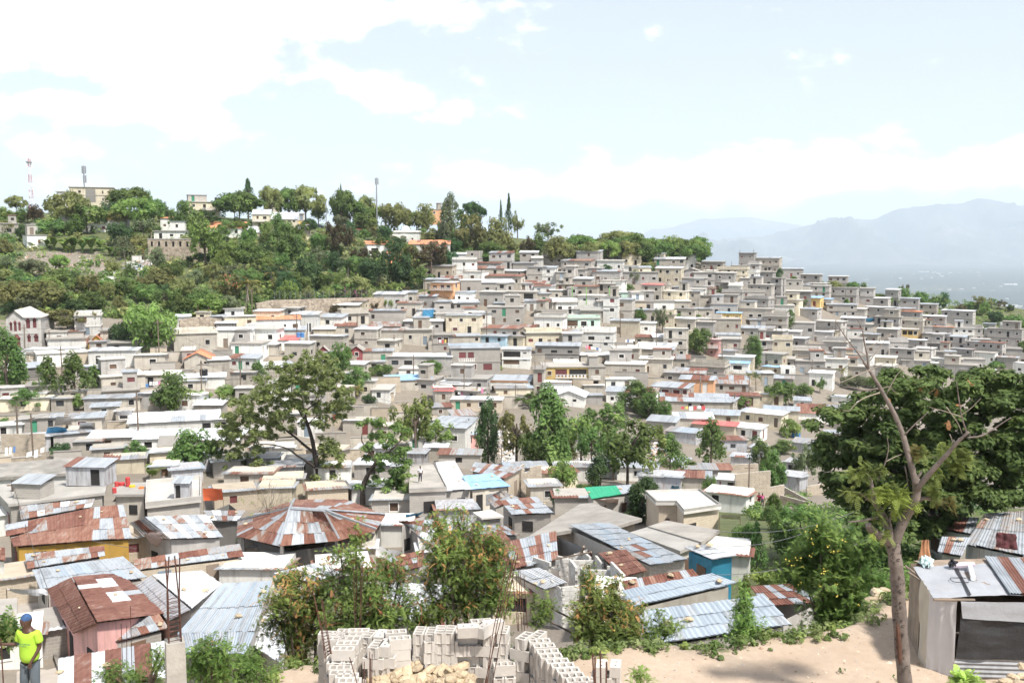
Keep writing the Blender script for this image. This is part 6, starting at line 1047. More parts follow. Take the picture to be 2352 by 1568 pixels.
# undergrowth over the wooded slope and the grassy spur
def scatter(name,label,n,fn,sizes,lmn,seed,per=34,s0=.34):
 rng=random.Random(seed);mb=MB();k=0;tries=0
 while k<n and tries<n*30:
  tries+=1;p=fn(rng)
  if p is None:continue
  r=rng.uniform(*sizes);clump(mb,p+Vector((0,0,r*.35)),r,per,r*s0,rng,flat=.75,fill=.5,m=rng.randrange(len(lmn)));k+=1
 return tag(mb.build(name,[L[q]for q in lmn]),label,'undergrowth',kind='stuff')
HILLP=[(0,222),(100,215),(260,222),(400,228),(480,236),(600,250),(700,258),(640,262),(560,258),(470,266),(440,275),(425,296),(330,306),(270,312),(240,318),(180,322),(100,318),(0,318)]
def onhill(rng):
 u=rng.uniform(0,700);v=rng.uniform(212,322)
 if not poly_in(u,v,HILLP):return None
 if 15<u<115 and 245<v<268 and rng.random()<.8:return None
 return ground(u,v)
scatter('undergrowth','dense low scrub covering the wooded hillside',1150,onhill,(.9,2.3),['mid','light','olive','dark'],3)
SPUR=[(905,290),(960,300),(1024,312),(1024,350),(1005,335),(960,328),(925,318)]
def onspur(rng):
 u=rng.uniform(900,1040);v=rng.uniform(285,350);return ground(u,v)if poly_in(u,v,SPUR)and rng.random()<.6 else None
scatter('scrub','low scrub dotted over the grassy spur',260,onspur,(.5,1.6),['mid','light','olive'],4,26)
SLP=[(735,505),(760,480),(900,500),(1024,480),(1024,640),(880,620),(835,600),(800,560)]
def onslope(rng):
 u=rng.uniform(690,1030);v=rng.uniform(480,635);return ground(u,v)if poly_in(u,v,SLP)else None
scatter('thicket','thick green scrub on the slope under the dark tree',650,onslope,(.35,1.0),['mid','light','vine','dark'],5,60,.3)
# ------------------------------------------------------------------ hilltop: villas, walls, masts
def villa(label,phrase,*a,**k):
 t=house(*a,**k);h=HOUSES[-1];h[6]=label
 if phrase:LM.append((h[1],h[2],phrase))
 return t
t=villa('tall cream apartment block with a dark stair panel on the hilltop','cream apartment block','A',665,1035,462,735,20,'s','t',storeys=4,D_=12,holes=[HW(.20,.26,.82,.9),HW(.5,.56,.83,.9),HW(.74,.77,.8,.9),HW(.88,.92,.82,.9),HW(.52,.58,.57,.64),HW(.74,.77,.56,.66),HW(.3,.36,.6,.66)])
piece('stair_panel',W['d'],t,(-t.children[0].dimensions.x*.29,-.08,5.2),(3.0,.08,4.2))
for i in range(3):
 mb=MB();mb.tube([(0,0,0),(0,0,1.0),(0,0,1.25)],[.65,.65,.35],10);q=mb.build('water_tank',M['black']);q.location=t.matrix_basis@Vector((-1.5+i*1.6,3,t.children[0].data.vertices[0].co.z+0));q.location.z=t.location.z+max(v_.co.z for v_ in t.children[0].data.vertices)+.25;tag(q,'black water tank on the cream apartment block roof, %s of three'%('leftmost','middle','rightmost')[i],'water tank','rooftop water tanks')
villa('low pale annex left of the cream apartment block',None,'A',535,640,500,735,0,'s','w')
villa('flat-roofed pale hilltop house with a black tank on top','flat-roofed hilltop house','A',1740,2015,592,740,0,'s','t',storeys=2)
villa('white house with an orange roof behind light green dome trees',None,'A',1000,1140,757,865,0,'o35','w');villa('small pink-roofed gatehouse between dark trees',None,'A',1480,1570,742,860,0,'o12','w')
villa('white house with a row of pointed gables above the arched wall','white crenellated house','A',1425,1710,858,940,0,'s','w');villa('white bungalow with a bright orange tiled roof on the wooded hill','orange bungalow roof','A',1900,2205,832,910,0,'o60','w')
villa('pale walled yard house at the edge of the rubble slope',None,'A',262,425,897,1010,0,'s','w');villa('white wall-like outbuilding between trees on the hill',None,'A',300,405,792,860,0,'s','w');villa('low grey-roofed house behind the pale yard',None,'A',0,165,790,920,0,'s','b');villa('long low wall-house among the dome trees',None,'A',580,980,790,870,0,'s','w')
villa('cream villa wing with balcony and white sloped roof','cream villa','B',255,410,478,605,15,'w50','t',storeys=2,balc=[(0,.9,.5)]);villa('long cream villa with a broad white roof on the hill',None,'B',412,655,522,610,20,'w68','t',storeys=1,holes=[HW(.1,.18,.72,.9),HW(.24,.33,.72,.9),HW(.45,.54,.72,.9),HW(.7,.79,.72,.9),HW(.86,.95,.72,.9)]);villa('cream outbuilding with white and orange roof below the villa',None,'B',232,330,672,700,0,'w62','t');villa('cream garage with a dark slate roof beside the villa',None,'B',655,780,622,660,15,'g40','t');villa('long yellow-cream carport wall below the parked car',None,'B',740,960,662,725,0,'s','t',holes=[]);villa('pinkish tall house with arched windows on the skyline',None,'B',365,520,310,470,0,'o12','b',storeys=3);villa('small ochre building right of the cream villa',None,'B',670,810,532,600,0,'s','y')
t=villa('white villa tower carrying a big satellite dish','white villa with the dish','B',1550,1785,642,750,15,'p','w',storeys=1,holes=[HW(.18,.28,.1,.4),HW(.4,.5,.1,.4),HW(.7,.76,.4,.55)])
for x in(-.28,-.06):
 mb=MB();mb.tube([(x*16,-.5,2.5),(x*16,0,3.3)],[1.1,.1],10);mb.build('awning',M['wframe'],t)
villa('white villa wing with orange tiles and an arched window',None,'B',1310,1550,752,880,0,'o35','w',storeys=1,holes=[HW(.15,.42,.15,.75)]);villa('white gabled villa wing with an orange roof',None,'B',1690,2062,752,890,15,'o45','w',storeys=1);villa('dark red shed roof among trees left of the white villa',None,'B',1170,1250,632,665,0,'R30','b');villa('orange-painted hilltop house with a flat white roof',None,'B',1900,1995,432,490,0,'s','o');villa('pale house half hidden behind ridge trees',None,'C',1710,1870,562,650,0,'s','w');villa('small white roof room behind the top yard wall',None,'C',1165,1262,592,632,0,'s','w')
# satellite dishes
def dish(crop,x,y,r,h,label,back=0.0):
 u,v=px(crop,x,y);p=at(u,v,h);rm=r*KS/4*h/F;t=thing('satellite_dish',label,'satellite dish',p);mb=MB();n=16;prev=None
 for k in range(5):
  q=k/4;ring=[Vector((math.cos(a)*rm*q,rm*.28*q*q,math.sin(a)*rm*q))for a in[6.283*i/n for i in range(n)]]
  if prev:
   for i in range(n):mb.quad(prev[i],prev[(i+1)%n],ring[(i+1)%n],ring[i])
  prev=ring
 o=mb.build('bowl',M['tankw'],t,smooth=True);o.rotation_euler=(R(-28),0,R(24));mb=MB();mb.tube([(0,.1,0),(0,.3,-rm*1.3)],.08,6);mb.build('mast',M['metalg'],t)
hv=HOUSES[[q[6]for q in HOUSES].index('white villa tower carrying a big satellite dish')]
dish('B',1665,607,38,hv[8]+1.5,'big white satellite dish on the white villa tower')
# retaining terrace with arched openings
u,v=px('A',1640,1130);g=ground(u,v);mpp=g.y/F;Wd=520*KS/4*mpp;Hd=195*KS/4*mpp
t=thing('arched_wall','tall stone terrace wall pierced by a line of narrow arched openings','wall',g,-math.atan2(g.x,g.y)+.05);LM.append((u,v-8,'arched stone wall'))
hl=[(Wd*(.05+.118*i),Wd*(.05+.118*i)+.55,Hd*.66,Hd*.9)for i in range(8)];mb=MB();facade(mb,Vector((-Wd/2,0,0)),X_,Y_,Wd,Hd,hl,4,.5);mb.quad((-Wd/2,0,Hd),(Wd/2,0,Hd),(Wd/2,5,Hd),(-Wd/2,5,Hd));mb.quad((Wd/2,0,-4),(Wd/2,5,-4),(Wd/2,5,Hd),(Wd/2,0,Hd));mb.quad((-Wd/2,5,-4),(-Wd/2,0,-4),(-Wd/2,0,Hd),(-Wd/2,5,Hd));mb.build('wall_body',m_rub,t)
for a,b,c_,d in hl:piece('opening',M['dark'],t,(-Wd/2+(a+b)/2,.4,c_),(b-a,.08,d-c_))
piece('coping',M['slab'],t,(0,-.1,Hd),(Wd+.2,.6,.25))
# stepped garden walls down the slope
for i,(x0,x1,a,b)in enumerate(((1215,1300,1085,1140),(1160,1235,1140,1200),(1100,1180,1190,1250),(1045,1130,1230,1290),(985,1050,1275,1330),(940,1000,1300,1360),(865,945,1350,1400),(810,900,1385,1420))):
 u,v=px('A',(x0+x1)/2,b);g=ground(u,v);mpp=g.y/F;Wm=(x1-x0)*KS/4*mpp;Hm=(b-a)*KS/4*mpp;t=thing('garden_wall','pale step of the garden wall descending the wooded slope, %s from the top'%('first','second','third','fourth','fifth','sixth','seventh','eighth')[i],'wall',g,-math.atan2(g.x,g.y)+.15,'stepped garden wall');mb=MB();mb.box(-Wm/2,Wm/2,0,.5,-2,Hm);mb.build('wall_body',W['w'],t);piece('coping',M['slab_w'],t,(0,-.05,Hm),(Wm+.1,.6,.12))
 # wire fence on the retaining wall: posts and mesh
pts=[ground(*px('B',x,y))+Vector((0,1.0,h*mpp*KS/4-.4))for x,y,h in((450,1395,140),(690,1400,140),(900,1370,130),(1150,1340,105),(1400,1330,100),(1600,1310,90))]
t=thing('wire_fence','grey wire mesh fence on posts above the stone retaining wall','fence',pts[2])
for i in range(len(pts)-1):
 a,b=pts[i]-pts[2],pts[i+1]-pts[2];n=5
 for k in range(n):
  q=a.lerp(b,k/n);mb=MB();mb.tube([q-Vector((0,0,.5)),q+Vector((0,0,2.4))],.03,4);mb.build('post',M['metalg'],t)
 mb=MB()
 for k in range(8):z=Vector((0,0,.2+k*.3));mb.tube([a+z,b+z],.006,3,cap=False)
 m_=max(2,int((b-a).length/.5))
 for k in range(m_):q=a.lerp(b,k/m_);mb.tube([q+Vector((0,0,.2)),q+Vector((0,0,2.4))],.006,3,cap=False)
 tag(mb.build('mesh_panel',M['metalg'],t),kind=None)
 # masts
def lattice(crop,x,yt,yb,w,label,y=None):
 u,v=px(crop,x,yb);g,e=base_at(u,v);_,vt=px(crop,x,yt);mpp=g.y/F;H_=(v+e-vt)*mpp;r=w*KS/8*mpp;t=thing('radio_mast',label,'mast',g);n=14;red=plain('mast_red',(.42,.10,.10));wh=plain('mast_white',(.7,.68,.7));Hs=H_*.82
 for k in range(n):
  z0,z1=Hs*k/n,Hs*(k+1)/n;r0=r*(1-.5*k/n);r1=r*(1-.5*(k+1)/n);mb=MB();P0=[Vector((math.cos(a)*r0,math.sin(a)*r0,z0))for a in(.5,2.6,4.7)];P1=[Vector((math.cos(a)*r1,math.sin(a)*r1,z1))for a in(.5,2.6,4.7)]
  for i in range(3):mb.tube([P0[i],P1[i]],.09,4,cap=False);mb.tube([P0[i],P1[(i+1)%3]],.05,3,cap=False);mb.tube([P0[i],P0[(i+1)%3]],.05,3,cap=False)
  mb.build('lattice_section',(red,wh)[(k//2)%2],t)
 mb=MB();mb.tube([(0,0,Hs*.98),(0,0,H_)],.06,4);mb.build('whip_antenna',M['metalg'],t);mb=MB();mb.tube([(0,0,Hs*.93),(0,0,Hs*.95)],r*1.1,8);mb.build('platform',M['metalg'],t)
 for i,(z,a)in enumerate(((.9,.3),(.97,2.2),(.88,4),(.45,1),(.35,5))):
  mb=MB();mb.box(-.25,.25,-.15,.15,-.9,.9);q=mb.build('antenna_panel',M['tankw'],t,loc=(math.cos(a)*r*.9,math.sin(a)*r*.9,Hs*z))
lattice('A',288,95,640,48,'red and white lattice radio mast on the skyline left of the apartments')
def polemast(crop,x,yt,yb,r,label,panels,name='mast'):
 u,v=px(crop,x,yb);g,e=base_at(u,v);_,vt=px(crop,x,yt);mpp=g.y/F;H_=(v+e-vt)*mpp;t=thing(name,label,'mast',g);mb=MB();mb.tube([(0,0,-.5),(0,0,H_)],[r*1.4,r],6);mb.build('pole',M['metalg'],t)
 for i in range(panels):a=i*2.1;mb=MB();mb.box(-.22,.22,-.12,.12,-1.2,1.2);mb.build('antenna_panel',M['metalg'],t,loc=(math.cos(a)*.55,math.sin(a)*.55,H_-1.4-(i//3)*3.0))
polemast('A',787,265,735,.22,'antenna mast with clustered panels behind the apartment block',5);polemast('B',1397,145,480,.25,'slim single antenna pole on the tree line',3);polemast('B',932,375,620,.14,'thin grey lamp post beside the villa driveway',0,'lamp_post')
polemast('C',2085,575,690,.16,'pair of braced grey posts behind the top yard wall',0,'steel_post');polemast('C',2165,615,690,.14,'shorter braced grey posts behind the top yard wall',0,'steel_post')
# parked car on the villa drive
u,v=px('B',855,655);g=ground(u,v);t=thing('parked_car','dark blue car parked on the drive beside the cream villa','car',g+Vector((0,0,2.0)),R(8));mb=MB()
mb.box(-2.1,2.1,-.85,.85,.35,.85);mb.v+=[];mb.build('body',plain('dark_blue_paint',(.03,.045,.08),.3),t);mb=MB();n=0
mb.quad((-1.3,-.75,.85),(1.2,-.75,.85),(.8,-.65,1.4),(-.8,-.65,1.4));mb.quad((1.2,.75,.85),(-1.3,.75,.85),(-.8,.65,1.4),(.8,.65,1.4));mb.quad((-.8,-.65,1.4),(.8,-.65,1.4),(.8,.65,1.4),(-.8,.65,1.4));mb.quad((1.2,-.75,.85),(1.2,.75,.85),(.8,.65,1.4),(.8,-.65,1.4));mb.quad((-1.3,.75,.85),(-1.3,-.75,.85),(-.8,-.65,1.4),(-.8,.65,1.4));mb.build('cabin',M['glass'],t)
for x in(-1.3,1.3):
 for s in(-.8,.8):mb=MB();mb.tube([(x,s-.1,.33),(x,s+.1,.33)],.33,10);mb.build('wheel',M['black'],t)
 # village poles, tents, tanks, laundry
def upole(crop,x,yt,yb,label,r=.11,h=0.0,mat='pole',arm=True):
 u,v=px(crop,x,yb);g=ground(u,v);_,vt=px(crop,x,yt);H_=(v-vt)*g.y/F;t=thing('utility_pole',label,'pole',g);mb=MB();mb.tube([(0,0,-.5),(.02,0,H_)],[r*1.2,r*.8],6);mb.build('post',M[mat],t)
 if arm:mb=MB();mb.box(-.5,.5,-.05,.05,H_-.6,H_-.48);mb.build('cross_arm',M['wood'],t)
 return g+Vector((0,0,H_))
pa=upole('I',1233,160,320,'grey pole standing in front of the magenta bougainvillea');pb=upole('I',1362,790,1215,'tall thin brown pole beside the tan block yard wall',.09);pc=upole('G',1003,130,450,'white pole rising beside the pink-red roof',.12,mat='tankw',arm=False);pd_=upole('H',632,850,1110,'brown pole beside the small blue house');pe_=upole('F',165,940,1300,'leaning timber pole beside the stepped yard',.12);pf=upole('I',920,0,190,'pole in front of the orange house with pale doors',.13,mat='slab');pg=upole('J',130,250,680,'leaning grey pole beside the wide cement roof',.12);ph=upole('J',262,620,950,'thin pole in front of the ochre yellow house',.06,arm=False);pi_=upole('E',395,1330,1450,'thin post beside the grey-roofed shed row',.09);pj=upole('H',932,1080,1260,'thin post on the pale sandy lane',.06,arm=False);pk_=upole('F',985,520,660,'leaning thin pole over the white stepped house',.06,arm=False);pl_=upole('H',1060,540,700,'post in front of the orange-banded hall',.09)
def cable(label,p,q,sag,r=.03,mat='wire'):
 n=14;c_=[p.lerp(q,i/n)-Vector((0,0,sag*4*(i/n)*(1-i/n)))for i in range(n+1)];o=p.copy();mb=MB();mb.tube([w-o for w in c_],r,4);tag(mb.build('cable',M[mat],None,loc=o),label,'cable')
def tent(crop,pts,hs,mat,label,name='tarpaulin'):
 P3=[corner(crop,x,y,h)for(x,y),h in zip(pts,hs)];o=sum(P3,Vector())/4;mb=MB();n=10;V_=[[None]*(n+1)for _ in range(n+1)]
 for i in range(n+1):
  for j in range(n+1):
   s,t_=i/n,j/n;p=bil(*P3,s,t_)-o;sag=16*s*(1-s)*t_*(1-t_);V_[i][j]=p-Vector((0,0,.22*sag*(P3[0]-P3[1]).length*.3))+Vector((0,0,.12*noisy(s*3,t_*3,1.0,o.x)))
 for i in range(n):
  for j in range(n):mb.quad(V_[i][j],V_[i+1][j],V_[i+1][j+1],V_[i][j+1])
 t=thing(name,label,'tarpaulin',o);mb.build('sheet',mat,t,smooth=True)
 for p in P3[:2]:b=MB();b.tube([p-o,Vector((p.x,p.y,hgt(p.x,p.y)))-o],.04,4);b.build('pole',M['wood'],t)
tent('J',[(1870,462),(2052,452),(2038,352),(1860,342)],(1.7,1.7,3.0,3.0),M['tarpo'],'bright orange awning stretched beside the bright cement roof')
tent('J',[(1440,890),(1580,842),(1465,742),(1310,772)],(1.5,2.0,3.2,3.2),M['tarpp'],'faded pink cloth draped over the dark rusty side slope')
tent('K',[(60,700),(440,745),(430,700),(90,690)],(2.2,2.4,2.6,2.6),M['tarpw'],'white canvas strip stretched across the lane');tent('C',[(1310,682),(1398,682),(1390,650),(1330,640)],(.6,.6,2.6,2.6),M['tarpb'],'bright blue tent on the ridge at the top of the village','tent');tent('F',[(400,1280),(640,1240),(600,1160),(440,1165)],(1.0,1.0,2.8,2.8),M['tarpb'],'crumpled blue tarpaulin shelter left of the white sheets');tent('G',[(2040,90),(2145,85),(2150,12),(2050,20)],(2.0,2.0,4.2,4.2),M['tarpb'],'blue awning over the washing terrace');tent('G',[(1950,90),(2050,75),(2040,30),(1990,40)],(2,2,4,4),M['tarpw'],'white awning beside the blue one on the washing terrace');tent('F',[(730,1195),(875,1190),(870,1115),(730,1120)],(1.2,1.2,3.0,3.0),M['tarpw'],'white sheet hung square under a grey tin roof');tent('F',[(500,1150),(660,1140),(650,1065),(520,1070)],(1.4,1.4,3.2,3.2),M['tarpw'],'white plastic patch roof beside the blue tarpaulin shelter');tent('F',[(1075,1060),(1215,1050),(1210,1010),(1070,1015)],(2.4,2.4,3.2,3.2),M['tarpw'],'white awning above the small sheet-fronted shed');tent('E',[(885,660),(980,655),(980,620),(890,622)],(1.0,1.0,3.0,3.0),M['tarpb'],'bright blue cover on a grey flat roof beside the spur');tent('N',[(1100,500),(1310,540),(1320,440),(1090,455)],(1.0,1.0,2.6,2.6),M['tarpp'],'pinkish canvas hanging under the green metal roof');tent('L',[(1660,635),(1760,610),(1835,560),(1660,590)],(1.6,1.6,2.4,2.4),M['tarpb'],'small blue tarpaulin at the end of the school house');tent('L',[(1290,960),(1560,990),(1640,930),(1400,880)],(.5,.5,1.2,1.2),M['tarpw'],'white plastic spread on the yard beside the many-sided hall');tent('I',[(1100,1300),(1290,1320),(1290,1280),(1110,1280)],(1.6,1.6,2.6,2.6),M['tarpw'],'torn white sheet roof in front of the tan block house');tent('I',[(650,1040),(730,1040),(720,1010),(660,1010)],(.6,.6,1.4,1.4),M['tarpb'],'scrap of blue tarpaulin beside the rubbish slope');tent('I',[(1660,905),(1700,880),(1700,840),(1660,840)],(.6,.6,2,2),M['tarpb'],'blue flap at the side of the tin shack under trees')
def barrel(crop,x,y,h,r,hh,mat,label,cat='barrel',name='barrel',grp=None):
 p=corner(crop,x,y,h);mb=MB();mb.tube([(0,0,0),(0,0,hh*.1),(0,0,hh*.5),(0,0,hh*.9),(0,0,hh)],[r*.92,r,r*.96,r,r*.9],12);q=mb.build(name,M[mat]);q.location=p;tag(q,label,cat,grp)
barrel('F',722,312,0,.6,1.2,'black','black water tank beside the white parapet building','water tank','water_tank');barrel('F',1872,690,2.6,.7,1.1,'black','black water tank on the long white roof','water tank','water_tank');barrel('A',1985,575,4,.6,1.2,'black','black water tank on the flat-roofed hilltop house','water tank','water_tank');barrel('C',990,950,0,.6,1.6,'tankw','round white water tank on the beige balustrade house','water tank','water_tank');barrel('G',905,270,2.8,.45,1.0,'bluep','blue barrel beside the pink-red roof, left one');barrel('G',940,270,2.8,.45,1.0,'bluep','blue barrel beside the pink-red roof, right one');barrel('I',178,262,0,.4,.9,'bluep','blue barrel standing by the white wall under patchy tin');barrel('F',1342,820,0,.45,1.0,'bluep','blue barrel below the washing balcony');barrel('I',1800,570,0,.9,1.3,'bluep','large blue tank on the sandy bank');barrel('I',1380,890,0,.5,1.2,'tankw','white and blue drum standing on sand beside the tin shack');barrel('H',2015,722,0,.4,.9,'bluep','blue drum against the white shuttered wall')
redb=wearmat('red_plastic',(.50,.035,.04),.15,rnd=.1);M['redb']=redb;M['yelb']=plain('yellow_plastic',(.72,.42,.03));M['orgb']=plain('orange_plastic',(.75,.2,.05))
for i,(x,y,hh,r,mt,lb)in enumerate(((1175,330,.9,.22,'redb','tall stack of red buckets on the low cement step'),(1072,330,.45,.2,'redb','red bucket at the foot of the banana trunk'),(1052,390,.5,.2,'redb','red bucket at the front corner of the cement step'),(1120,320,.3,.3,'redb','red basin beside the tall bucket stack'),(1215,335,.18,.3,'yelb','yellow basin right of the tall bucket stack'),(1300,348,.18,.26,'orgb','orange basin at the end of the bucket line'))):barrel('J',x,y,3.0,r,hh,mt,lb,'bucket','bucket')
def laundry(crop,x0,y0,x1,y1,h,n,label,mats=('lwhite','lblue','lred','lpink','lwhite','lyel')):
 a=corner(crop,x0,y0,h);b=corner(crop,x1,y1,h);b=b*(a.y/b.y);rng=random.Random(int(x0));t=thing('washing_line',label,'washing line',a);mb=MB();mb.tube([(0,0,0),(b-a)/2-Vector((0,0,.15)),b-a],.015,3);mb.build('line',M['wire'],t)
 for i in range(n):
  s=(i+.5)/n;p=(b-a)*s;w=(b-a).length/n*rng.uniform(.55,.9);hh=rng.uniform(.5,1.0);mb=MB();ux=(b-a).normalized();q0=p-ux*w/2-Vector((0,0,.12));q1=p+ux*w/2-Vector((0,0,.12));k=Vector((0,-.12,-hh));mb.quad(q0,q1,q1+k,q0+k);mb.build('garment',M[rng.choice(mats)],t)
laundry('C',1475,1440,1620,1470,2.5,6,'washing line with pink and white clothes under the whitewashed house');laundry('H',530,600,770,570,2.2,8,'bright washing line in front of the grey house below the arches');laundry('F',1370,740,1480,735,2.2,4,'clothes hanging in the beige balcony left of the pale tree');laundry('H',945,250,1110,240,3.0,6,'washing strung along the white upper balcony',('lblue','lwhite','lyel','lblue'));laundry('C',125,1390,200,1390,3.6,3,'dark and pale clothes in the tall block openings');laundry('C',1840,1390,1930,1385,2.5,5,'white washing beside the rusty roofs right of the white block',('lwhite','lwhite','lblue'));laundry('G',1975,110,2190,105,2.0,7,'row of mixed washing under the blue awning',('lwhite','lblue','lwhite','lred'));laundry('F',40,1340,150,1330,3.5,3,'rags over the sandy block wall',('lwhite','lblue'));laundry('F',240,1390,420,1330,3.2,3,'white sheets over the sandy block wall',('lwhite',));laundry('H',660,940,720,970,1.5,3,'pink and white washing beside the small blue house',('lpink','lwhite','lblue'));laundry('I',740,280,970,270,2.0,6,'small bright clothes under the long patchy roof',('lyel','lwhite','lred','lwhite'))
# heaps of sand and rubbish
def heap(crop,x,y,wpx,hpx,mat,label,cat,seed,name):
 p=corner(crop,x,y,0);mpp=p.y/F;rw=wpx*KS/8*mpp;hh=hpx*KS/4*mpp;mb=MB();n=22;V_=[]
 for j in range(9):
  q=j/8
  for i in range(n):
   a=6.283*i/n;rr=rw*q*(1+.18*noisy(math.cos(a)*2,math.sin(a)*2,1.0,seed));z=hh*(1-q)**.8*(1+.25*noisy(math.cos(a)*q*4,math.sin(a)*q*4,1.0,seed+5))-.3*q;V_.append((math.cos(a)*rr,math.sin(a)*rr*.7,z))
 mb.v=V_
 for j in range(8):
  for i in range(n):mb.f.append((j*n+i,j*n+(i+1)%n,(j+1)*n+(i+1)%n,(j+1)*n+i));mb.m.append(0)
 o=mb.build(name,mat,None,smooth=True,loc=p);tag(o,label,cat)
m_sand=wearmat('pale_sand',(.62,.51,.37),.15,1.0,streak=0,rnd=0,bumpS=.5)
heap('H',600,1270,330,130,m_sand,'smooth heap of pale yellow sand beside the dense dark column tree','sand heap',1.0,'sand_heap');heap('I',1200,870,260,40,m_sand,'low bank of pale sand in front of the tin shack','sand heap',2.0,'sand_heap');heap('I',1800,640,190,80,m_sand,'small pale sand heap beside the blue tank','sand heap',3.0,'sand_heap')
def rubbish(name,label,crop,poly,n,seed,mats,sz=(.15,.5)):
 rng=random.Random(seed);mb=MB();xs=[q[0]for q in poly];ys=[q[1]for q in poly];k=0
 while k<n:
  x=rng.uniform(min(xs),max(xs));y=rng.uniform(min(ys),max(ys))
  if not poly_in(x,y,poly):continue
  p=corner(crop,x,y,0);s=rng.uniform(*sz);Mx=Matrix.Translation(p)@Matrix.Rotation(rng.uniform(0,6),4,rvec(rng));mb.box(-s,s,-s*.6,s*.6,-s*.35,s*.35,rng.randrange(len(mats)),Mx);k+=1
 tag(mb.build(name,mats),label,'rubbish',kind='stuff')
mats=[M['lwhite'],plain('grey_litter',(.34,.33,.33)),plain('dark_litter',(.10,.09,.09)),plain('rust_litter',(.38,.2,.13)),plain('blue_litter',(.25,.33,.45)),plain('tan_litter',(.50,.42,.33))]
rubbish('litter','slope of scattered rubbish and rubble among thin trees','I',[(460,640),(560,610),(640,700),(760,760),(760,900),(960,960),(1000,1040),(740,1000),(560,920),(470,880)],700,3,mats);rubbish('rubble','pale rubble strewn on the sandy lane between the trees','H',[(900,920),(990,940),(1100,1040),(1080,1300),(920,1260),(900,1050)],260,4,[mats[5],M['lwhite'],mats[1]],(.12,.4));rubbish('debris','rubbish spread on the bare bank of the wooded hill','A',[(100,1060),(400,1050),(900,1060),(1000,1160),(900,1260),(500,1240),(380,1280),(120,1180)],420,5,[mats[5],mats[5],mats[1],mats[3]],(.08,.28));rubbish('litter','white rubbish below the arched stone wall','A',[(1240,1130),(1440,1130),(1440,1200),(1240,1250)],200,6,mats,(.15,.5));rubbish('rubble','pale stones spread around the trees by the raw lane','H',[(1600,1000),(1750,1010),(1780,1290),(1610,1290)],220,7,[M['lwhite'],mats[5],mats[1]],(.12,.4))
# more of the village's clutter: tanks, washing and wires on and between the roofs
rc_=random.Random(404);CLUT=[]
for q in list(HOUSES):
 t,u,v,st,wall,code,note,Wm,yd=q
 if code!='s' or yd>330 or Wm<3 or t.name.split('.')[0]=='yard_wall' or v<235:continue
 H_=max(w_.co.z for w_ in t.children[0].data.vertices);k=rc_.random();Mx=Matrix.Translation(t.location)@Matrix.Rotation(t.rotation_euler.z,4,'Z')
 if k<.16:
  mt=rc_.choice(('black','black','tankw','bluep'));r=rc_.uniform(.35,.55);mb=MB();mb.tube([(0,0,0),(0,0,.8),(0,0,1.05)],[r,r,r*.5],10);o=mb.build('water_tank',M[mt],None,loc=Mx@Vector((rc_.uniform(-.3,.3)*Wm,rc_.uniform(.8,2.5),H_+.2)));tag(o,None,'water tank','rooftop water tanks');CLUT.append((o,u,v,{'black':'black','tankw':'white','bluep':'blue'}[mt]+' water tank on a roof'))
 elif k<.36:
  n=rc_.randint(3,6);w0=min(Wm*.8,5);zz=H_+1.25;o=Mx@Vector((-w0/2,.25,zz));tt=thing('washing_line',None,'washing line',o,t.rotation_euler.z,'rooftop washing lines');mb=MB();mb.tube([(0,0,0),(w0/2,0,-.1),(w0,0,0)],.012,3);mb.build('line',M['wire'],tt)
  for s in(0,w0):mb=MB();mb.tube([(s,0,.05),(s,0,-1.05)],.03,4);mb.build('post',M['wood'],tt)
  for i in range(n):
   x=w0*(i+.5)/n;w=w0/n*rc_.uniform(.4,.85);hh=rc_.uniform(.4,.9);mb=MB();mb.quad((x-w/2,0,-.08),(x+w/2,0,-.08),(x+w/2,-.08,-.08-hh),(x-w/2,-.08,-.08-hh));mb.build('garment',M[rc_.choice(('lwhite','lwhite','lblue','lred','lpink','lyel'))],tt)
  CLUT.append((tt,u,v,'washing line on a roof'))
tops=[]
for i in range(26):
 for _ in range(60):
  u,v=rc_.uniform(10,1000),rc_.uniform(285,470)
  if poly_in(u,v,VILL)and all(math.hypot(u-a,(v-b)*2)>45 for a,b,c_ in tops):break
 g=ground(u,v);H_=rc_.uniform(6,8);t=thing('utility_pole',None,'pole',g,rc_.uniform(0,3),'village power poles');mb=MB();mb.tube([(0,0,-.5),(rc_.uniform(-.2,.2),0,H_)],[.13,.09],6);mb.build('post',M['pole'],t);mb=MB();mb.box(-.6,.6,-.05,.05,H_-.7,H_-.58);mb.build('cross_arm',M['wood'],t);tops.append((u,v,g+Vector((0,0,H_-.6))));CLUT.append((t,u,v,'thin power pole'))
done=set()
for i,(u,v,p)in enumerate(tops):
 for j in sorted(range(len(tops)),key=lambda k:(tops[k][2]-p).length)[1:3]:
  if(min(i,j),max(i,j))in done:continue
  done.add((min(i,j),max(i,j)));q=tops[j][2];n=10;mb=MB();mb.tube([(p.lerp(q,s/n)-Vector((0,0,4*.8*(s/n)*(1-s/n))))-p for s in range(n+1)],.02,3);o=mb.build('cable',M['wire'],None,loc=p);tag(o,None,'cable','village power cables');CLUT.append((o,(u+tops[j][0])/2,(v+tops[j][1])/2,'dark power cable sagging between poles'))
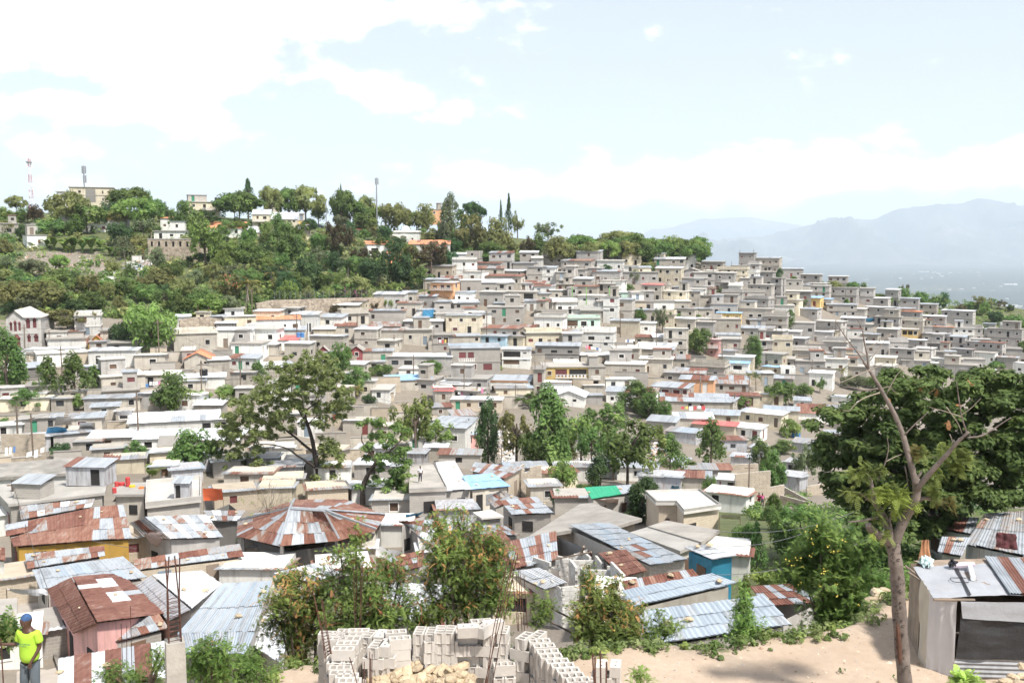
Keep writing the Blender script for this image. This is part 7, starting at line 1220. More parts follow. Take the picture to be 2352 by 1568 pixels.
  # ------------------------------------------------------------------ the sandy terrace in front
ORI2={'S':(1230,2430,620/2352.0),'T':(1750,2430,750/2352.0),'R':(3072,1250,1024/1606.0),'U':(3550,2100,546/1357.0)}
def px2(c_,x,y):
 if c_ in ORI2:o=ORI2[c_];return(o[0]+x*o[2])/4.0,(o[1]+y*o[2])/4.0
 return px(c_,x,y)
def onz(c_,x,y,z):
 d=ray(*px2(c_,x,y));return d*(z/d.z)
def aty(c_,x,y,dist):return ray(*px2(c_,x,y))*dist
TZ=-9.0
def edge(x):return float(np.interp(x,[-40,-14,-6,-4.6,0,4,8,10.5,14,40],[18.5,18.8,19.3,20.7,21.2,21.5,22.8,25.5,27,30]))
def terr(x,y):
 e=edge(x)+.35*noisy(x,0,.5,4);z=TZ+.07*noisy(x,y,.35,2)+.03*noisy(x,y,1.7,6)
 z+=.55*math.exp(-((x-2.3)/2.2)**2-((y-17.6)/1.3)**2)
 z+=.12*math.exp(-((x+8.9)/1.2)**2-((y-18.3)/1.0)**2)
 if y>e:z-=.85*(y-e)+.08*(y-e)**2+.25*noisy(x,y,.4,8)*min(1,y-e)
 return max(z,hgt(x,max(y,31))-3.0)if y>32 else z
def tveg(x,y):
 e=edge(x)+.35*noisy(x,0,.5,4);d=y-e
 return max(0,min(1,(d+.5+.6*noisy(x,y,.6,1))*.9))if d>-1.2 else 0.0
m_ter=groundmat('terrace_marl',(0.44,0.335,0.245),(0.52,0.425,0.325),(0.06,0.08,0.03),(0.15,0.15,0.075),0.45)
xs=list(np.linspace(-34,36,200));ys=list(np.linspace(3,40,150))
tag(link('terrace',grid_mesh('terrace',xs,ys,terr,m_ter,tveg)),kind='structure')
tag(link('terrace_apron',grid_mesh('terrace_apron',list(np.linspace(-60,60,20)),list(np.linspace(-40,3.2,10)),lambda x,y:TZ-.12,m_ter,lambda x,y:0.0)),kind='structure')
# pebbles and clods
rng=random.Random(2);mb=MB()
for i in range(900):
 x=rng.uniform(-6,12);y=rng.uniform(16.8,23);
 if y>edge(x):continue
 s=rng.uniform(.012,.045)*(1.8 if rng.random()<.06 else 1);z=terr(x,y);q=[Vector((x,y,z))+Vector((math.cos(a)*s*rng.uniform(.7,1.2),math.sin(a)*s*rng.uniform(.7,1.2),0))for a in(0,1.6,3.1,4.7)];t_=Vector((x,y,z+s*.7));mm=rng.randrange(3)
 for k in range(4):mb.tri(q[k],q[(k+1)%4],t_,mm)
tag(mb.build('pebbles',[plain('pale_pebble',(.55,.47,.36)),plain('grey_pebble',(.36,.33,.29)),plain('brown_pebble',(.30,.21,.14))]),'loose pebbles scattered over the sandy terrace','pebbles',kind='stuff')
# weeds along the brink
mb=MB();rng=random.Random(9)
for i in range(520):
 x=rng.uniform(-5.2,13.5);d=rng.gauss(.35,.55);y=edge(x)+d+.35*noisy(x,0,.5,4);
 if d<-.7 or(rng.random()<.25 and x<1):continue
 r=rng.uniform(.08,.26);p=Vector((x,y,terr(x,y)+r*.4));clump(mb,p,r,34,.075,rng,flat=.8,fill=.7,m=rng.choice((0,0,1,2)))
for i in range(7):
 x=rng.uniform(4,8);y=rng.uniform(19,22);r=rng.uniform(.04,.1);clump(mb,Vector((x,y,terr(x,y)+.03)),r,12,.05,rng,m=0)
tag(mb.build('weeds',[L['weed'],L['light'],L['mid']]),'low green weeds along the brink of the terrace','weeds',kind='stuff')
# ------------------------------------------------------------------ hollow concrete blocks
m_cb=wearmat('new_concrete_block',(0.50,0.465,0.42),.12,3.0,streak=.04,rnd=.08,bumpS=.35)
def hollow(solid=False):
 l,w,h=.40,.20,.20;mb=MB();rngb=random.Random(1)
 if solid:
  mb.box(-l/2,l/2,-w/2,w/2,0,h)
  for q in(-.09,.07):mb.box(q-.015,q+.015,-.02,.01,h,h+.002,1)
 else:
  e=.032;n=3;cw=(l-e*(n+1))/n;xs_=[-l/2]
  for i in range(n):xs_+=[-l/2+e+i*(cw+e),-l/2+e+i*(cw+e)+cw]
  xs_+=[l/2];ys_=[-w/2,-w/2+e,w/2-e,w/2];hole=lambda i,j:i%2==1 and j==1
  for i in range(len(xs_)-1):
   for j in range(3):
    if hole(i,j):
     a,b,c_,d=xs_[i],xs_[i+1],ys_[j],ys_[j+1];zb=.04;t=.006
     mb.quad((a,c_,h),(a+t,c_+t,zb),(b-t,c_+t,zb),(b,c_,h));mb.quad((b,c_,h),(b-t,c_+t,zb),(b-t,d-t,zb),(b,d,h));mb.quad((b,d,h),(b-t,d-t,zb),(a+t,d-t,zb),(a,d,h));mb.quad((a,d,h),(a+t,d-t,zb),(a+t,c_+t,zb),(a,c_,h));mb.quad((a+t,c_+t,zb),(a+t,d-t,zb),(b-t,d-t,zb),(b-t,c_+t,zb))
    else:mb.quad((xs_[i],ys_[j],h),(xs_[i+1],ys_[j],h),(xs_[i+1],ys_[j+1],h),(xs_[i],ys_[j+1],h))
    # end faces with the usual groove
  g=.022
  mb.quad((-l/2,-w/2,0),(l/2,-w/2,0),(l/2,-w/2,h),(-l/2,-w/2,h));mb.quad((l/2,w/2,0),(-l/2,w/2,0),(-l/2,w/2,h),(l/2,w/2,h));mb.quad((-l/2,-w/2,0),(-l/2,w/2,0),(l/2,w/2,0),(l/2,-w/2,0))
  for s in(-1,1):
   X=s*l/2;p=[(-w/2,0),(-.045,0),(-.03,-g),(.03,-g),(.045,0),(w/2,0)]
   for k in range(5):mb.quad((X+s*p[k][1],p[k][0],0),(X+s*p[k+1][1],p[k+1][0],0),(X+s*p[k+1][1],p[k+1][0],h),(X+s*p[k][1],p[k][0],h))
 return mb.mesh('hollow_block',[m_cb,M['dark']])
ME_H,ME_S=hollow(),hollow(True)
BLK=[];ORD=('first','second','third','fourth','fifth','sixth','seventh','eighth','ninth','tenth','eleventh','twelfth','thirteenth','fourteenth','fifteenth','sixteenth','seventeenth','eighteenth')
def vpix(p):
 fwd=p.y*CP-p.z*SP;return CY-F*((p.y*SP+p.z*CP)/fwd)
BS=1.06
def stackcol(c_,x,y,yaw,z,wing,solid=False,tilt=0.0,alt=True,lean=None):
 rng=random.Random(int(x*3+y));p=onz(c_,x,y,z);base=terr(p.x,p.y);k=0;zt=z
 while zt-.2*BS>base-.15 and k<7:
  q=Vector((p.x,p.y,zt-.2*BS));
  if k and vpix(q+Vector((0,-.2,.2)))>690:break
  ya=R(yaw)if k==0 or not alt else R(yaw+(rng.choice((0,90))if k%2 else 0));off=Vector((rng.uniform(-.012,.012),rng.uniform(-.012,.012),0))
  if k and abs(ya-R(yaw))>.5:
   for s in(-1,1):
    d=Vector((math.cos(R(yaw)),math.sin(R(yaw)),0))*.103*BS*s;o=link('concrete_block',ME_H,None,q+d,ya,(BS*.97,)*3);BLK.append((o,wing,k,q.x))
  else:
   o=link('concrete_block',ME_S if solid and k==0 else ME_H,None,q+off,ya+rng.uniform(-.02,.02),(BS*.985,)*3)
   if k==0 and tilt:o.rotation_euler.y=R(tilt)
   BLK.append((o,wing+(' upside down' if solid and k==0 else ''),k,q.x))
  zt-=.203*BS;k+=1
LW,RW,BR,FR='left wing','right wing','back row','front'
for x,y,yaw in((330,365,-2),(395,408,-2),(440,446,0)):stackcol('S',x,y,yaw,-7.62,LW)
for x,y,yaw in((612,338,-3),(700,385,0),(650,455,0),(598,522,0),(552,602,0)):stackcol('S',x,y,yaw,-7.62,LW)
for x,y,yaw in((466,724,0),(462,806,-1),(498,888,3),(506,962,3),(588,1014,4),(642,1086,3)):stackcol('S',x,y,yaw,-7.86,LW)
stackcol('S',775,325,3,-7.58,BR);stackcol('S',900,478,86,-7.75,BR)
for x,y,yaw,so in((935,378,80,0),(1040,532,80,0),(1108,372,82,1),(1200,515,82,1)):stackcol('S',x,y,yaw,-7.62,BR,bool(so))
for x,y,yaw in((1350,345,10),(1398,442,10)):stackcol('S',x,y,yaw,-7.55,BR)
stackcol('S',1190,672,0,-7.98,FR,True)
for x,y,yaw,z in((1708,332,84,-7.5),(1880,335,86,-7.5),(2022,312,86,-7.45),(2162,312,84,-7.45),(1822,448,106,-7.62),(2048,432,88,-7.62),(2205,438,88,-7.62),(1622,584,112,-7.88)):stackcol('S',x,y,yaw,z,BR)
for x,y,yaw,z,so in((370,288,2,-7.5,0),(555,150,10,-7.35,0),(700,160,20,-7.30,1),(665,292,80,-7.5,0),(832,262,84,-7.48,0),(362,432,1,-7.8,0),(358,488,1,-7.84,0),(566,424,86,-7.76,0),(800,622,6,-8.0,0),(832,690,6,-8.02,0)):stackcol('T',x,y,yaw,z,BR if y<600 else FR,bool(so))
for i,(x,y,yaw)in enumerate(((1090,342,62),(1252,322,62),(1285,402,8),(1342,462,8),(1388,532,8),(1432,588,8),(1502,652,8),(1572,708,8),(1642,768,8),(1702,832,8),(1764,890,8),(1832,940,8))):stackcol('T',x,y,yaw,-7.6 if i else-7.55,RW)
for x,y,yaw in((2062,690,80),(2232,690,80)):stackcol('T',x,y,yaw,-8.35,'apart',True)
for p_,so,ry in((onz('T',385,218,-7.28),1,4),(onz('T',600,215,-7.3),1,-6)):
 o=link('concrete_block',ME_S,None,p_-Vector((0,0,.2)),R(5 if ry>0 else 60),(BS*.97,)*3);o.rotation_euler.x=R(ry);BLK.append((o,'cap',0,p_.x))
cnt={}
for o,wing,k,x in BLK:cnt.setdefault((wing,min(k,9)),[]).append((o,x))
WN_={LW:'the left wing of the block pile',RW:'the right wing of the block pile',BR:'the back row of the block pile',FR:'the small pile before the back row','apart':'the pair apart on the marl','cap':'the tallest stacks'}
for(wing,k),lst in cnt.items():
 up=wing.endswith(' upside down');w0=wing.replace(' upside down','');lst.sort(key=lambda q:q[1])
 for i,(o,x)in enumerate(lst):
  pos=(ORD[i]if i<len(ORD)else '%dth'%(i+1))+' from left'
  lv=('top','second','third','fourth','fifth','sixth','seventh')[k]
  lb=('upturned solid-faced concrete block, top of ' if up else 'concrete block lying flat as a cap on ' if w0=='cap' else 'hollow concrete block, %s course of '%lv)+WN_[w0].replace(' of the block pile','')+', '+pos
  tag(o,lb,'concrete block','stacked concrete blocks')
  # ------------------------------------------------------------------ reinforcing bars
def rebar(label,bars,dist,ties=None,r=.008,name='rebar_cage'):
 P0=aty(*bars[0][-1],dist);base=Vector((P0.x,P0.y,TZ));t=thing(name,label,'rebar',base)
 rows=[]
 for b in bars:
  pts=[aty(*q,dist+.12*(bars.index(b)%2))for q in b];last=pts[-1]
  if last.z>TZ+.05 and vpix(last)>660:d_=(last-pts[-2]).normalized();pts.append(last+d_*min(1.2,(last.z-TZ)/max(.2,-d_.z)))
  mb=MB();mb.tube([p-base for p in pts],r,5);mb.build('bar',M['steel'],t);rows.append(pts)
 if ties:
  for k in range(ties):
   s=(k+.5)/ties
   def on(p):
    i=len(p)-2 if len(p)>2 else 0;return p[i].lerp(p[i+1],s)
   mb=MB();ps=[on(p)-base for p in rows];mb.tube(ps+[ps[0]],.006,4,cap=False);mb.build('tie',M['steel'],t)
rebar('leaning cage of four rusty bars at the left wing of blocks',[[('M',575,705),('M',655,1080),('M',690,1340)],[('M',592,770),('M',665,1080),('M',700,1330)],[('M',655,770),('M',700,1080),('M',742,1290)],[('M',668,800),('M',712,1080),('M',750,1290)]],17.2,8)
rebar('upright cage of four tall bars behind the block pile',[[('M',952,490),('M',965,1090)],[('M',985,460),('M',970,1090)],[('M',1022,480),('M',1005,1090)],[('M',1036,480),('M',1016,1090)]],19.9)
rebar('single black bar leaning over the left wing of blocks',[[('M',915,1320),('M',985,1562)]],16.2);rebar('single thin upright bar beside the left wing of blocks',[[('M',1050,1362),('M',1050,1562)]],16.4);rebar('bundle of three short upright bars in front of the upturned block',[[('M',1102,1270),('M',1098,1562)],[('M',1122,1290),('M',1118,1562)],[('M',1108,1330),('M',1108,1562)]],16.4)
rebar('long tied cage leaning through the tallest block stacks',[[('O',372,360),('O',230,1000),('O',90,1562)],[('O',352,425),('O',205,1000),('O',110,1562)],[('O',296,430),('O',165,1090),('O',100,1562)],[('O',385,400),('O',250,1060),('O',160,1562)]],17.8,12)
rebar('fan of thin rusty bars rising behind the right wing',[[('O',390,365),('O',432,1080)],[('O',380,560),('O',402,1080)],[('O',412,515),('O',456,1080)],[('O',450,570),('O',482,1050)],[('O',332,430),('O',395,1080)]],20.6)
rebar('group of four dark bars standing in the marl near the block pair',[[('O',1080,1290),('O',1095,1562)],[('O',1103,1320),('O',1105,1562)],[('O',1150,1262),('O',1156,1562)],[('O',1207,1360),('O',1205,1562)]],16.3,r=.014)
rebar('three thin bars rising from the striped tin shed',[[('K',1112,1010),('K',1130,1420)],[('K',1165,1030),('K',1165,1420)],[('K',1198,850),('K',1212,1420)]],24.0)
# concrete column with its own bars
cz=onz('K',1600,1165,-6.72);y0=16.4;cp=aty('K',1605,1165,y0);t=thing('concrete_column','square rough concrete column with rusty bars rising from its top','column',(cp.x,cp.y,TZ),R(24));w=.155;mb=MB();n=9;prev=None;rng=random.Random(4);Hc_=cp.z-TZ
for k in range(n+1):
 z=Hc_*k/n;s=w*(1+rng.uniform(-.03,.03))*(1.06 if k<6 else 1.0);ring=[Vector((-s,-s,z)),Vector((s,-s,z)),Vector((s,s,z)),Vector((-s,s,z))]
 if prev:
  for i in range(4):mb.quad(prev[i],prev[(i+1)%4],ring[(i+1)%4],ring[i])
 prev=ring
mb.quad(*prev);mb.build('shaft',wearmat('rough_concrete',(.37,.345,.305),.25,2.5,streak=.2,rnd=0,bumpS=.6),t)
for i,(a,b)in enumerate(((-.1,-.1),(.1,-.1),(.1,.1),(-.1,.1))):mb=MB();mb.tube([(a,b,Hc_-.1),(a*.9,b*.9,Hc_+.8),(a*.8+(.04 if i%2 else-.03),b*.7,Hc_+1.45)],.012,5);mb.build('bar',M['steel'],t)
for k in range(9):z=Hc_+.03+k*.085;mb=MB();q=.1+.004*k*0;mb.tube([(-q,-q,z),(q,-q,z+.012),(q,q,z),(-q,q,z-.012),(-q,-q,z)],.007,4,cap=False);mb.build('tie',M['steel'],t)
# ------------------------------------------------------------------ heap of limestone in front of the blocks
m_lime=wearmat('limestone',(.50,.40,.27),.3,2.5,streak=.1,rnd=.2,dirt=(.42,.24,.10),bumpS=.7)
def stone_mesh(seed,n=2):
 rng=random.Random(seed);mb=MB();N,Mr=7,5;V_=[]
 for j in range(Mr+1):
  th=math.pi*j/Mr
  for i in range(N):
   a=6.283*i/N;d=Vector((math.sin(th)*math.cos(a),math.sin(th)*math.sin(a),math.cos(th)));r=1+.34*mnoise.noise(d*1.3+Vector((seed*3.1,0,0)));V_.append(tuple(Vector((d.x*r,d.y*r*.85,d.z*r*.72))))
 mb.v=V_
 for j in range(Mr):
  for i in range(N):mb.f.append((j*N+i,j*N+(i+1)%N,(j+1)*N+(i+1)%N,(j+1)*N+i));mb.m.append(0)
 return mb.mesh('stone',m_lime)
STM=[stone_mesh(i)for i in range(5)];rng=random.Random(12)
t0p=onz('M',1560,1540,-8.25);hp=thing('stone_heap','heap of broken yellowish limestone in front of the block pile','stone heap',(t0p.x,t0p.y,TZ))
for i in range(95):
 x=rng.uniform(1085,2030);top=float(np.interp(x,[1085,1200,1300,1480,1620,1750,1900,1990,2040],[1490,1500,1480,1400,1375,1440,1420,1510,1560]));y=top+(1600-top)*rng.random()**1.1+14;z=-8.05-(y-1380)*.0012;p=onz('M',x,y,z)+Vector((0,rng.uniform(0,.25),0));s=rng.choice((.05,.07,.1,.14,.17))*rng.uniform(.8,1.1)
 o=link('stone',rng.choice(STM),hp,p-hp.location,None,(s*rng.uniform(.9,1.6),s,s*rng.uniform(.7,1.1)));o.rotation_euler=(rng.uniform(-.6,.6),rng.uniform(-.6,.6),rng.uniform(0,6))
mb=MB();c0=hp.location
for j in range(7):
 for i in range(18):pass
mb=MB();ring=[onz('M',x,y,-8.35)-c0 for x,y in((1080,1500),(1300,1490),(1480,1430),(1620,1400),(1750,1450),(1900,1430),(2000,1520),(2060,1600),(1080,1620))];cen=sum(ring,Vector())/len(ring)+Vector((0,0,.12))
for i in range(len(ring)):mb.tri(ring[i],ring[(i+1)%len(ring)],cen);a,b=ring[i],ring[(i+1)%len(ring)];mb.quad(a,Vector((a.x,a.y,-.1)),Vector((b.x,b.y,-.1)),b)
mb.build('rubble_core',m_lime,hp)
for i,(x,y,s)in enumerate(((2190,1540,.11),(2300,1560,.13),(2250,1500,.10),(2330,1490,.09),(2330,1400,.1),(2120,1562,.09))):
 p=onz('Q',x,y,-8.2-.02*i);o=link('boulder',STM[i%5],None,p,None,(s*1.3,s,s*.8));o.rotation_euler=(0,0,i*1.1);tag(o,'pale limestone boulder piled before the tarpaulin hut, %s of six'%ORD[i],'boulder','boulders by the hut')
for i,(x,y,s)in enumerate(((960,800,.16),(1010,740,.22),(1050,760,.2),(990,860,.2),(1070,880,.18),(1010,910,.14),(960,900,.15),(1080,720,.16))):
 p=onz('Q',x,y,-9.2);o=link('boulder',STM[i%5],None,p,None,(s*1.3,s,s*.9));o.rotation_euler=(.2,0,i*1.7);tag(o,'pinkish boulder in the rubble heap left of the forked trunk, %s of eight'%ORD[i],'boulder','rubble heap boulders')
 # ------------------------------------------------------------------ tarpaulin hut
def drape(P4,nu,nv,amp,seed,o,thick=0.0):
 mb=MB();V_=[];nrm=(P4[1]-P4[0]).cross(P4[3]-P4[0]).normalized()
 for j in range(nv+1):
  for i in range(nu+1):
   s,t_=i/nu,j/nv;p=bil(*P4,s,t_);w=noisy(s*2.2,t_*1.3,1.6,seed)*amp+.35*amp*math.sin(s*17+3*noisy(s,t_,2,seed+3));ed=.35*amp*noisy(s*6,t_*6,2.0,seed+9)
   V_.append(tuple(p+nrm*w+Vector((0,0,ed if j in(0,nv)else 0))-o))
 mb.v=V_
 for j in range(nv):
  for i in range(nu):a=j*(nu+1)+i;mb.f.append((a,a+1,a+nu+2,a+nu+1));mb.m.append(0)
 return mb
m_tw=wearmat('dirty_white_tarp',(.54,.52,.515),.10,1.2,rough=.7,streak=.15,rnd=0,bumpS=.3);m_tg=wearmat('grey_roof_tarp',(.33,.34,.36),.15,1.5,rough=.6,streak=.1,rnd=0,bumpS=.4);m_td=wearmat('dark_grey_tarp',(.022,.022,.024),.35,2.0,rough=.6,streak=.12,rnd=0,dirt=(.10,.098,.095),bumpS=.6)
hA=onz('Q',1375,1320,TZ);hB=onz('Q',1450,1425,TZ);hC=onz('Q',1705,1505,TZ);hD=Vector((12.6,19.75,TZ));hE=Vector((13.2,22.6,TZ));hO=(hB+hC)/2;hut=thing('hut','patched hut of white and dark tarpaulins with a sagging plastic roof','hut',hO);LM.append((960,620,'tarpaulin hut'))
zr=1.66;up=Vector((0,0,1))
drape([hB,hC,hC+up*zr,hB+up*(zr+.05)],16,14,.035,1,hO).build('side_sheet',m_tw,hut,smooth=True)
drape([hA,hB,hB+up*(zr+.05),hA+up*(zr+.12)],8,12,.04,2,hO).build('rear_sheet',wearmat('cream_board',(.50,.45,.37),.15,2,streak=.2,rnd=0),hut,smooth=True)
q0=hC+Vector((.02,-.03,.42));q1=hD+up*.42;drape([q0,q1,hD+up*(zr-.30),hC+up*(zr-.28)+Vector((.08,-.03,0))],26,16,.06,3,hO).build('dark_front_sheet',m_td,hut,smooth=True)
drape([hC+up*(zr-.36)+Vector((.1,-.07,0)),hD+up*(zr-.5)+Vector((0,-.07,0)),hD+up*(zr+.02)+Vector((0,-.06,0)),hC+up*zr+Vector((.05,-.06,0))],18,5,.03,5,hO).build('roof_flap',m_tg,hut,smooth=True)
mb=MB();n=9
for k in range(n):z0,z1=.42*k/n,.42*(k+1)/n;d0,d1=.03*(k%2),.03*((k+1)%2);ny=Vector((0,-1,0));mb.quad(hC-hO+up*z0+ny*d0,hD-hO+up*z0+ny*d0,hD-hO+up*z1+ny*d1,hC-hO+up*z1+ny*d1)
mb.build('corrugated_skirt',M['galv2'],hut)
mb=MB();mb.quad(hD-hO,hE-hO,hE-hO+up*zr,hD-hO+up*zr);mb.build('far_wall',M['wood'],hut);mb=MB();b2=Vector((9.2,22.4,TZ));mb.quad(hE-hO,b2-hO,b2-hO+up*zr,hE-hO+up*zr);mb.quad(b2-hO,hA-hO,hA-hO+up*zr,b2-hO+up*zr);mb.build('back_wall',M['wood'],hut)
rA=onz('Q',1335,492,TZ+1.72);rB=onz('Q',1520,775,TZ+1.70);rC=onz('Q',2260,748,TZ+1.70);rD=onz('Q',2060,455,TZ+1.70)
drape([rB,rC,rD,rA],24,14,.03,7,hO).build('roof_sheet',m_tg,hut,smooth=True)
mb=MB();s0=rB.lerp(rA,.12);mb.quad(rB.lerp(rC,.43)-hO+up*.035,rB.lerp(rC,.47)-hO+up*.035,rA.lerp(rD,.53)-hO+up*.035,rA.lerp(rD,.49)-hO+up*.035);mb.build('dark_tape',m_td,hut)
for i in range(4):
 a,b=i/4,(i+1)/4+.02;e0=onz('Q',2225,735,TZ+1.76);e1=onz('Q',2660,760,TZ+1.76);f1=onz('Q',2420,430,TZ+1.78);f0=onz('Q',1990,392,TZ+1.78);corr_sheet(hut,hO,[e0.lerp(e1,a),e0.lerp(e1,b),f0.lerp(f1,b),f0.lerp(f1,a)],M[('galv','rust','galv','rust')[i]],4,.025,.01*i)
mb=MB();z_=TZ+1.69;rr_=[onz('Q',2300,740,z_),Vector((13.4,19.5,z_)),Vector((13.5,22.9,z_)),Vector((9.3,22.5,z_))];mb.quad(*[q-hO for q in rr_]);mb.build('roof_board',M['wood'],hut)
for a,b in(((1265,485),(1420,600)),((1290,540),(1560,720)),((1520,790),(1900,795)),((1560,500),(1990,420))):mb=MB();mb.tube([onz('Q',*a,TZ+1.66)-hO,onz('Q',*b,TZ+1.66)-hO],.028,6);mb.build('roof_pole',M['wood'],hut)
for x,y in((1395,620),(1440,640),(1790,800)):p=onz('Q',x,y+40,TZ+1.5);mb=MB();mb.tube([p-hO,Vector((p.x,p.y,TZ))-hO],.03,6);mb.build('post',M['wood'],hut)
# things lying on the hut roof
p=onz('Q',1885,600,TZ+1.76);q=onz('Q',1855,490,TZ+1.79);mb=MB();mb.tube([(0,0,0),(q-p)],.055,10);tag(mb.build('plastic_tube',M['tankw'],None,loc=p),'short white plastic tube lying on the hut roof','tube')
p=onz('Q',1760,610,TZ+1.75);mb=MB();mb.tube([Vector((math.cos(a)*.19,math.sin(a)*.17,.01*math.sin(3*a)))for a in[.4+5.3*i/24 for i in range(25)]],.008,5);tag(mb.build('cable_loop',M['black'],None,loc=p),'loop of black cable on the hut roof','cable')
p=onz('Q',1820,480,TZ+1.8);mb=MB();mb.tube([(-.3,0,0),(-.05,.02,.01),(.2,.04,.02)],[.06,.075,.05],8);tag(mb.build('cloth_roll',wearmat('lilac_cloth',(.55,.47,.53),.2,rnd=0),None,loc=p),'rolled pale lilac cloth on the hut roof','cloth')
p=onz('Q',1700,480,TZ+1.8);mb=MB();rng=random.Random(6);clump(mb,Vector((0,0,.04)),.1,40,.07,rng);tag(mb.build('rag',M['black'],None,loc=p),'crumpled black rag beside the lilac cloth roll','rag')
p=onz('Q',1455,465,TZ+1.78);mb=MB();clump(mb,Vector((0,0,.06)),.14,70,.12,rng,flat=.7);tag(mb.build('plastic_bag',plain('pale_aqua_plastic',(.52,.66,.64),.4),None,loc=p),'crumpled aqua plastic bag at the back edge of the hut roof','bag')
def hang(label,c_,pts,dist,mat,name='cloth',seed=1,amp=.05):
 P4=[aty(c_,*q,dist)for q in pts];o=P4[0];tag(drape(P4,12,12,amp,seed,o).build(name,mat,None,smooth=True,loc=o),label,'cloth')
hang('tan cloth draped over a branch stump behind the hut','Q',[(1375,480),(1510,470),(1480,240),(1410,245)],22.8,wearmat('tan_cloth',(.40,.20,.10),.25,3,rnd=0),seed=2,amp=.04)
hang('dark maroon cloth hung on a dead branch beside the tin house','Q',[(2090,310),(2300,340),(2280,190),(2100,175)],25.0,wearmat('maroon_cloth',(.09,.025,.03),.4,6,rnd=0),seed=4)
# ------------------------------------------------------------------ the pruned tree in front
m_tr,nt,bs=newmat('scarred_bark');bs.inputs['Roughness'].default_value=.95
f=noise_fac(nt,5,6);vo=nd(nt,'ShaderNodeTexVoronoi');vo.inputs['Scale'].default_value=9;tcn=nd(nt,'ShaderNodeTexCoord');nt.links.new(tcn.outputs['Object'],vo.inputs['Vector'])
c_=ramp(nt,f,[(.3,(.10,.08,.068)),(.55,(.165,.135,.115)),(.75,(.245,.205,.175))]);c_=mixc(nt,ramp(nt,vo.outputs['Distance'],[(.05,(.85,.85,.85)),(.22,(0,0,0))]),c_,(.045,.03,.026));nt.links.new(c_,bs.inputs['Base Color']);bump(nt,bs,f,.7,.03)
def smooth_path(pts,k=4):
 pts=[Vector(p)for p in pts];out=[]
 for i in range(len(pts)-1):
  p0=pts[max(0,i-1)];p1=pts[i];p2=pts[i+1];p3=pts[min(len(pts)-1,i+2)]
  for j in range(k):
   t=j/k;out.append(.5*((2*p1)+(p2-p0)*t+(2*p0-5*p1+4*p2-p3)*t*t+(3*p1-p0-3*p2+p3)*t**3))
 return out+[pts[-1]]
def limb(mb,c_,pts,w0,w1,dist,ddep=0.0,sides=9,o=Vector()):
 """a limb through picture points at a distance; widths in crop pixels"""
 P3=[aty(c_,x,y,dist+ddep*i/max(1,len(pts)-1))-o for i,(x,y)in enumerate(pts)];P3=smooth_path(P3);n=len(P3);sc=(ORI2.get(c_,(0,0,KS))[2])/4*dist/F
 rad=[max(.004,(w0+(w1-w0)*i/(n-1))*sc/2*(1+.05*math.sin(i*1.7)))for i in range(n)];mb.tube(P3,rad,sides)
TD=18.2;fo=aty('R',805,1560,TD);fo.z=terr(fo.x,fo.y);ft=thing('pruned_tree','pruned tree with a scarred forked trunk and nearly bare branches','tree',fo);LM.append((900,500,'pruned tree'))
mb=MB();limb(mb,'R',[(872,2430),(860,2323),(843,2144),(823,1871),(812,1666),(800,1560),(782,1440)],92,86,TD,0,12,fo);mb.build('trunk',m_tr,ft,smooth=True)
mb=MB();limb(mb,'R',[(800,1480),(745,1420),(690,1390),(640,1350),(628,1325)],76,40,TD,-.1,10,fo);mb.build('stub_limb',m_tr,ft,smooth=True)
mb=MB();limb(mb,'R',[(790,1450),(755,1350),(715,1260),(675,1190),(655,1110),(640,1030)],60,22,TD,.25,9,fo);mb.build('limb',m_tr,ft,smooth=True)
mb=MB();limb(mb,'R',[(795,1450),(835,1340),(880,1250),(925,1160),(935,1080),(930,1050)],66,50,TD,-.2,10,fo);mb.build('limb',m_tr,ft,smooth=True)
mb=MB();limb(mb,'R',[(930,1075),(905,980),(872,860),(848,770),(800,650),(745,545),(695,455),(640,365),(600,305)],44,18,TD-.2,.5,9,fo);mb.build('limb',m_tr,ft,smooth=True)
mb=MB();limb(mb,'R',[(935,1100),(985,1040),(1050,965),(1115,895),(1185,815),(1260,745)],42,18,TD-.2,-.5,9,fo);mb.build('limb',m_tr,ft,smooth=True)
for pts,w in(([(630,345),(622,260),(605,190),(590,100),(555,35)],14),([(600,305),(560,245),(500,170),(450,95),(428,58)],12),([(1245,750),(1215,650),(1200,560),(1182,430)],12),([(1250,782),(1340,770),(1410,730),(1470,690),(1525,655)],13),([(1210,640),(1270,600),(1335,535)],6),([(1210,650),(1120,620),(1010,590)],8),([(860,760),(930,690),(1010,618)],12),([(690,475),(600,485),(540,470),(470,465)],13),([(700,500),(600,535),(540,580),(512,612),(470,610)],8),([(705,480),(760,462),(790,490),(820,512)],8),([(745,505),(790,420),(820,375),(865,340)],8),([(640,358),(560,390),(440,445)],7),([(650,355),(710,325),(770,308)],7),([(612,268),(540,275),(470,292)],6),([(622,225),(700,175),(775,130)],6),([(612,265),(530,215),(468,170)],5),([(640,300),(700,215),(770,135)],6),([(690,1282),(600,1300),(500,1312)],22),([(860,960),(878,1080),(872,1180)],10),([(690,1050),(735,940),(755,850),(748,785)],11),([(740,932),(790,905),(845,884)],7),([(650,1180),(590,1140),(520,1105)],16),([(1105,920),(1050,905),(990,900)],9),([(945,1170),(985,1160),(1025,1158)],34),([(985,1170),(1060,1180),(1120,1180)],6),([(770,1340),(765,1290),(770,1235)],16),([(1140,760),(1155,800),(1150,830)],6),([(1120,590),(1190,690),(1218,760)],7),([(930,1040),(955,1010),(968,985)],26)):
 mb=MB();limb(mb,'R',pts,w,max(3,w*.35),TD-.05,0,6,fo);mb.build('twig',m_tr if w>9 else M['barkp'],ft,smooth=True)
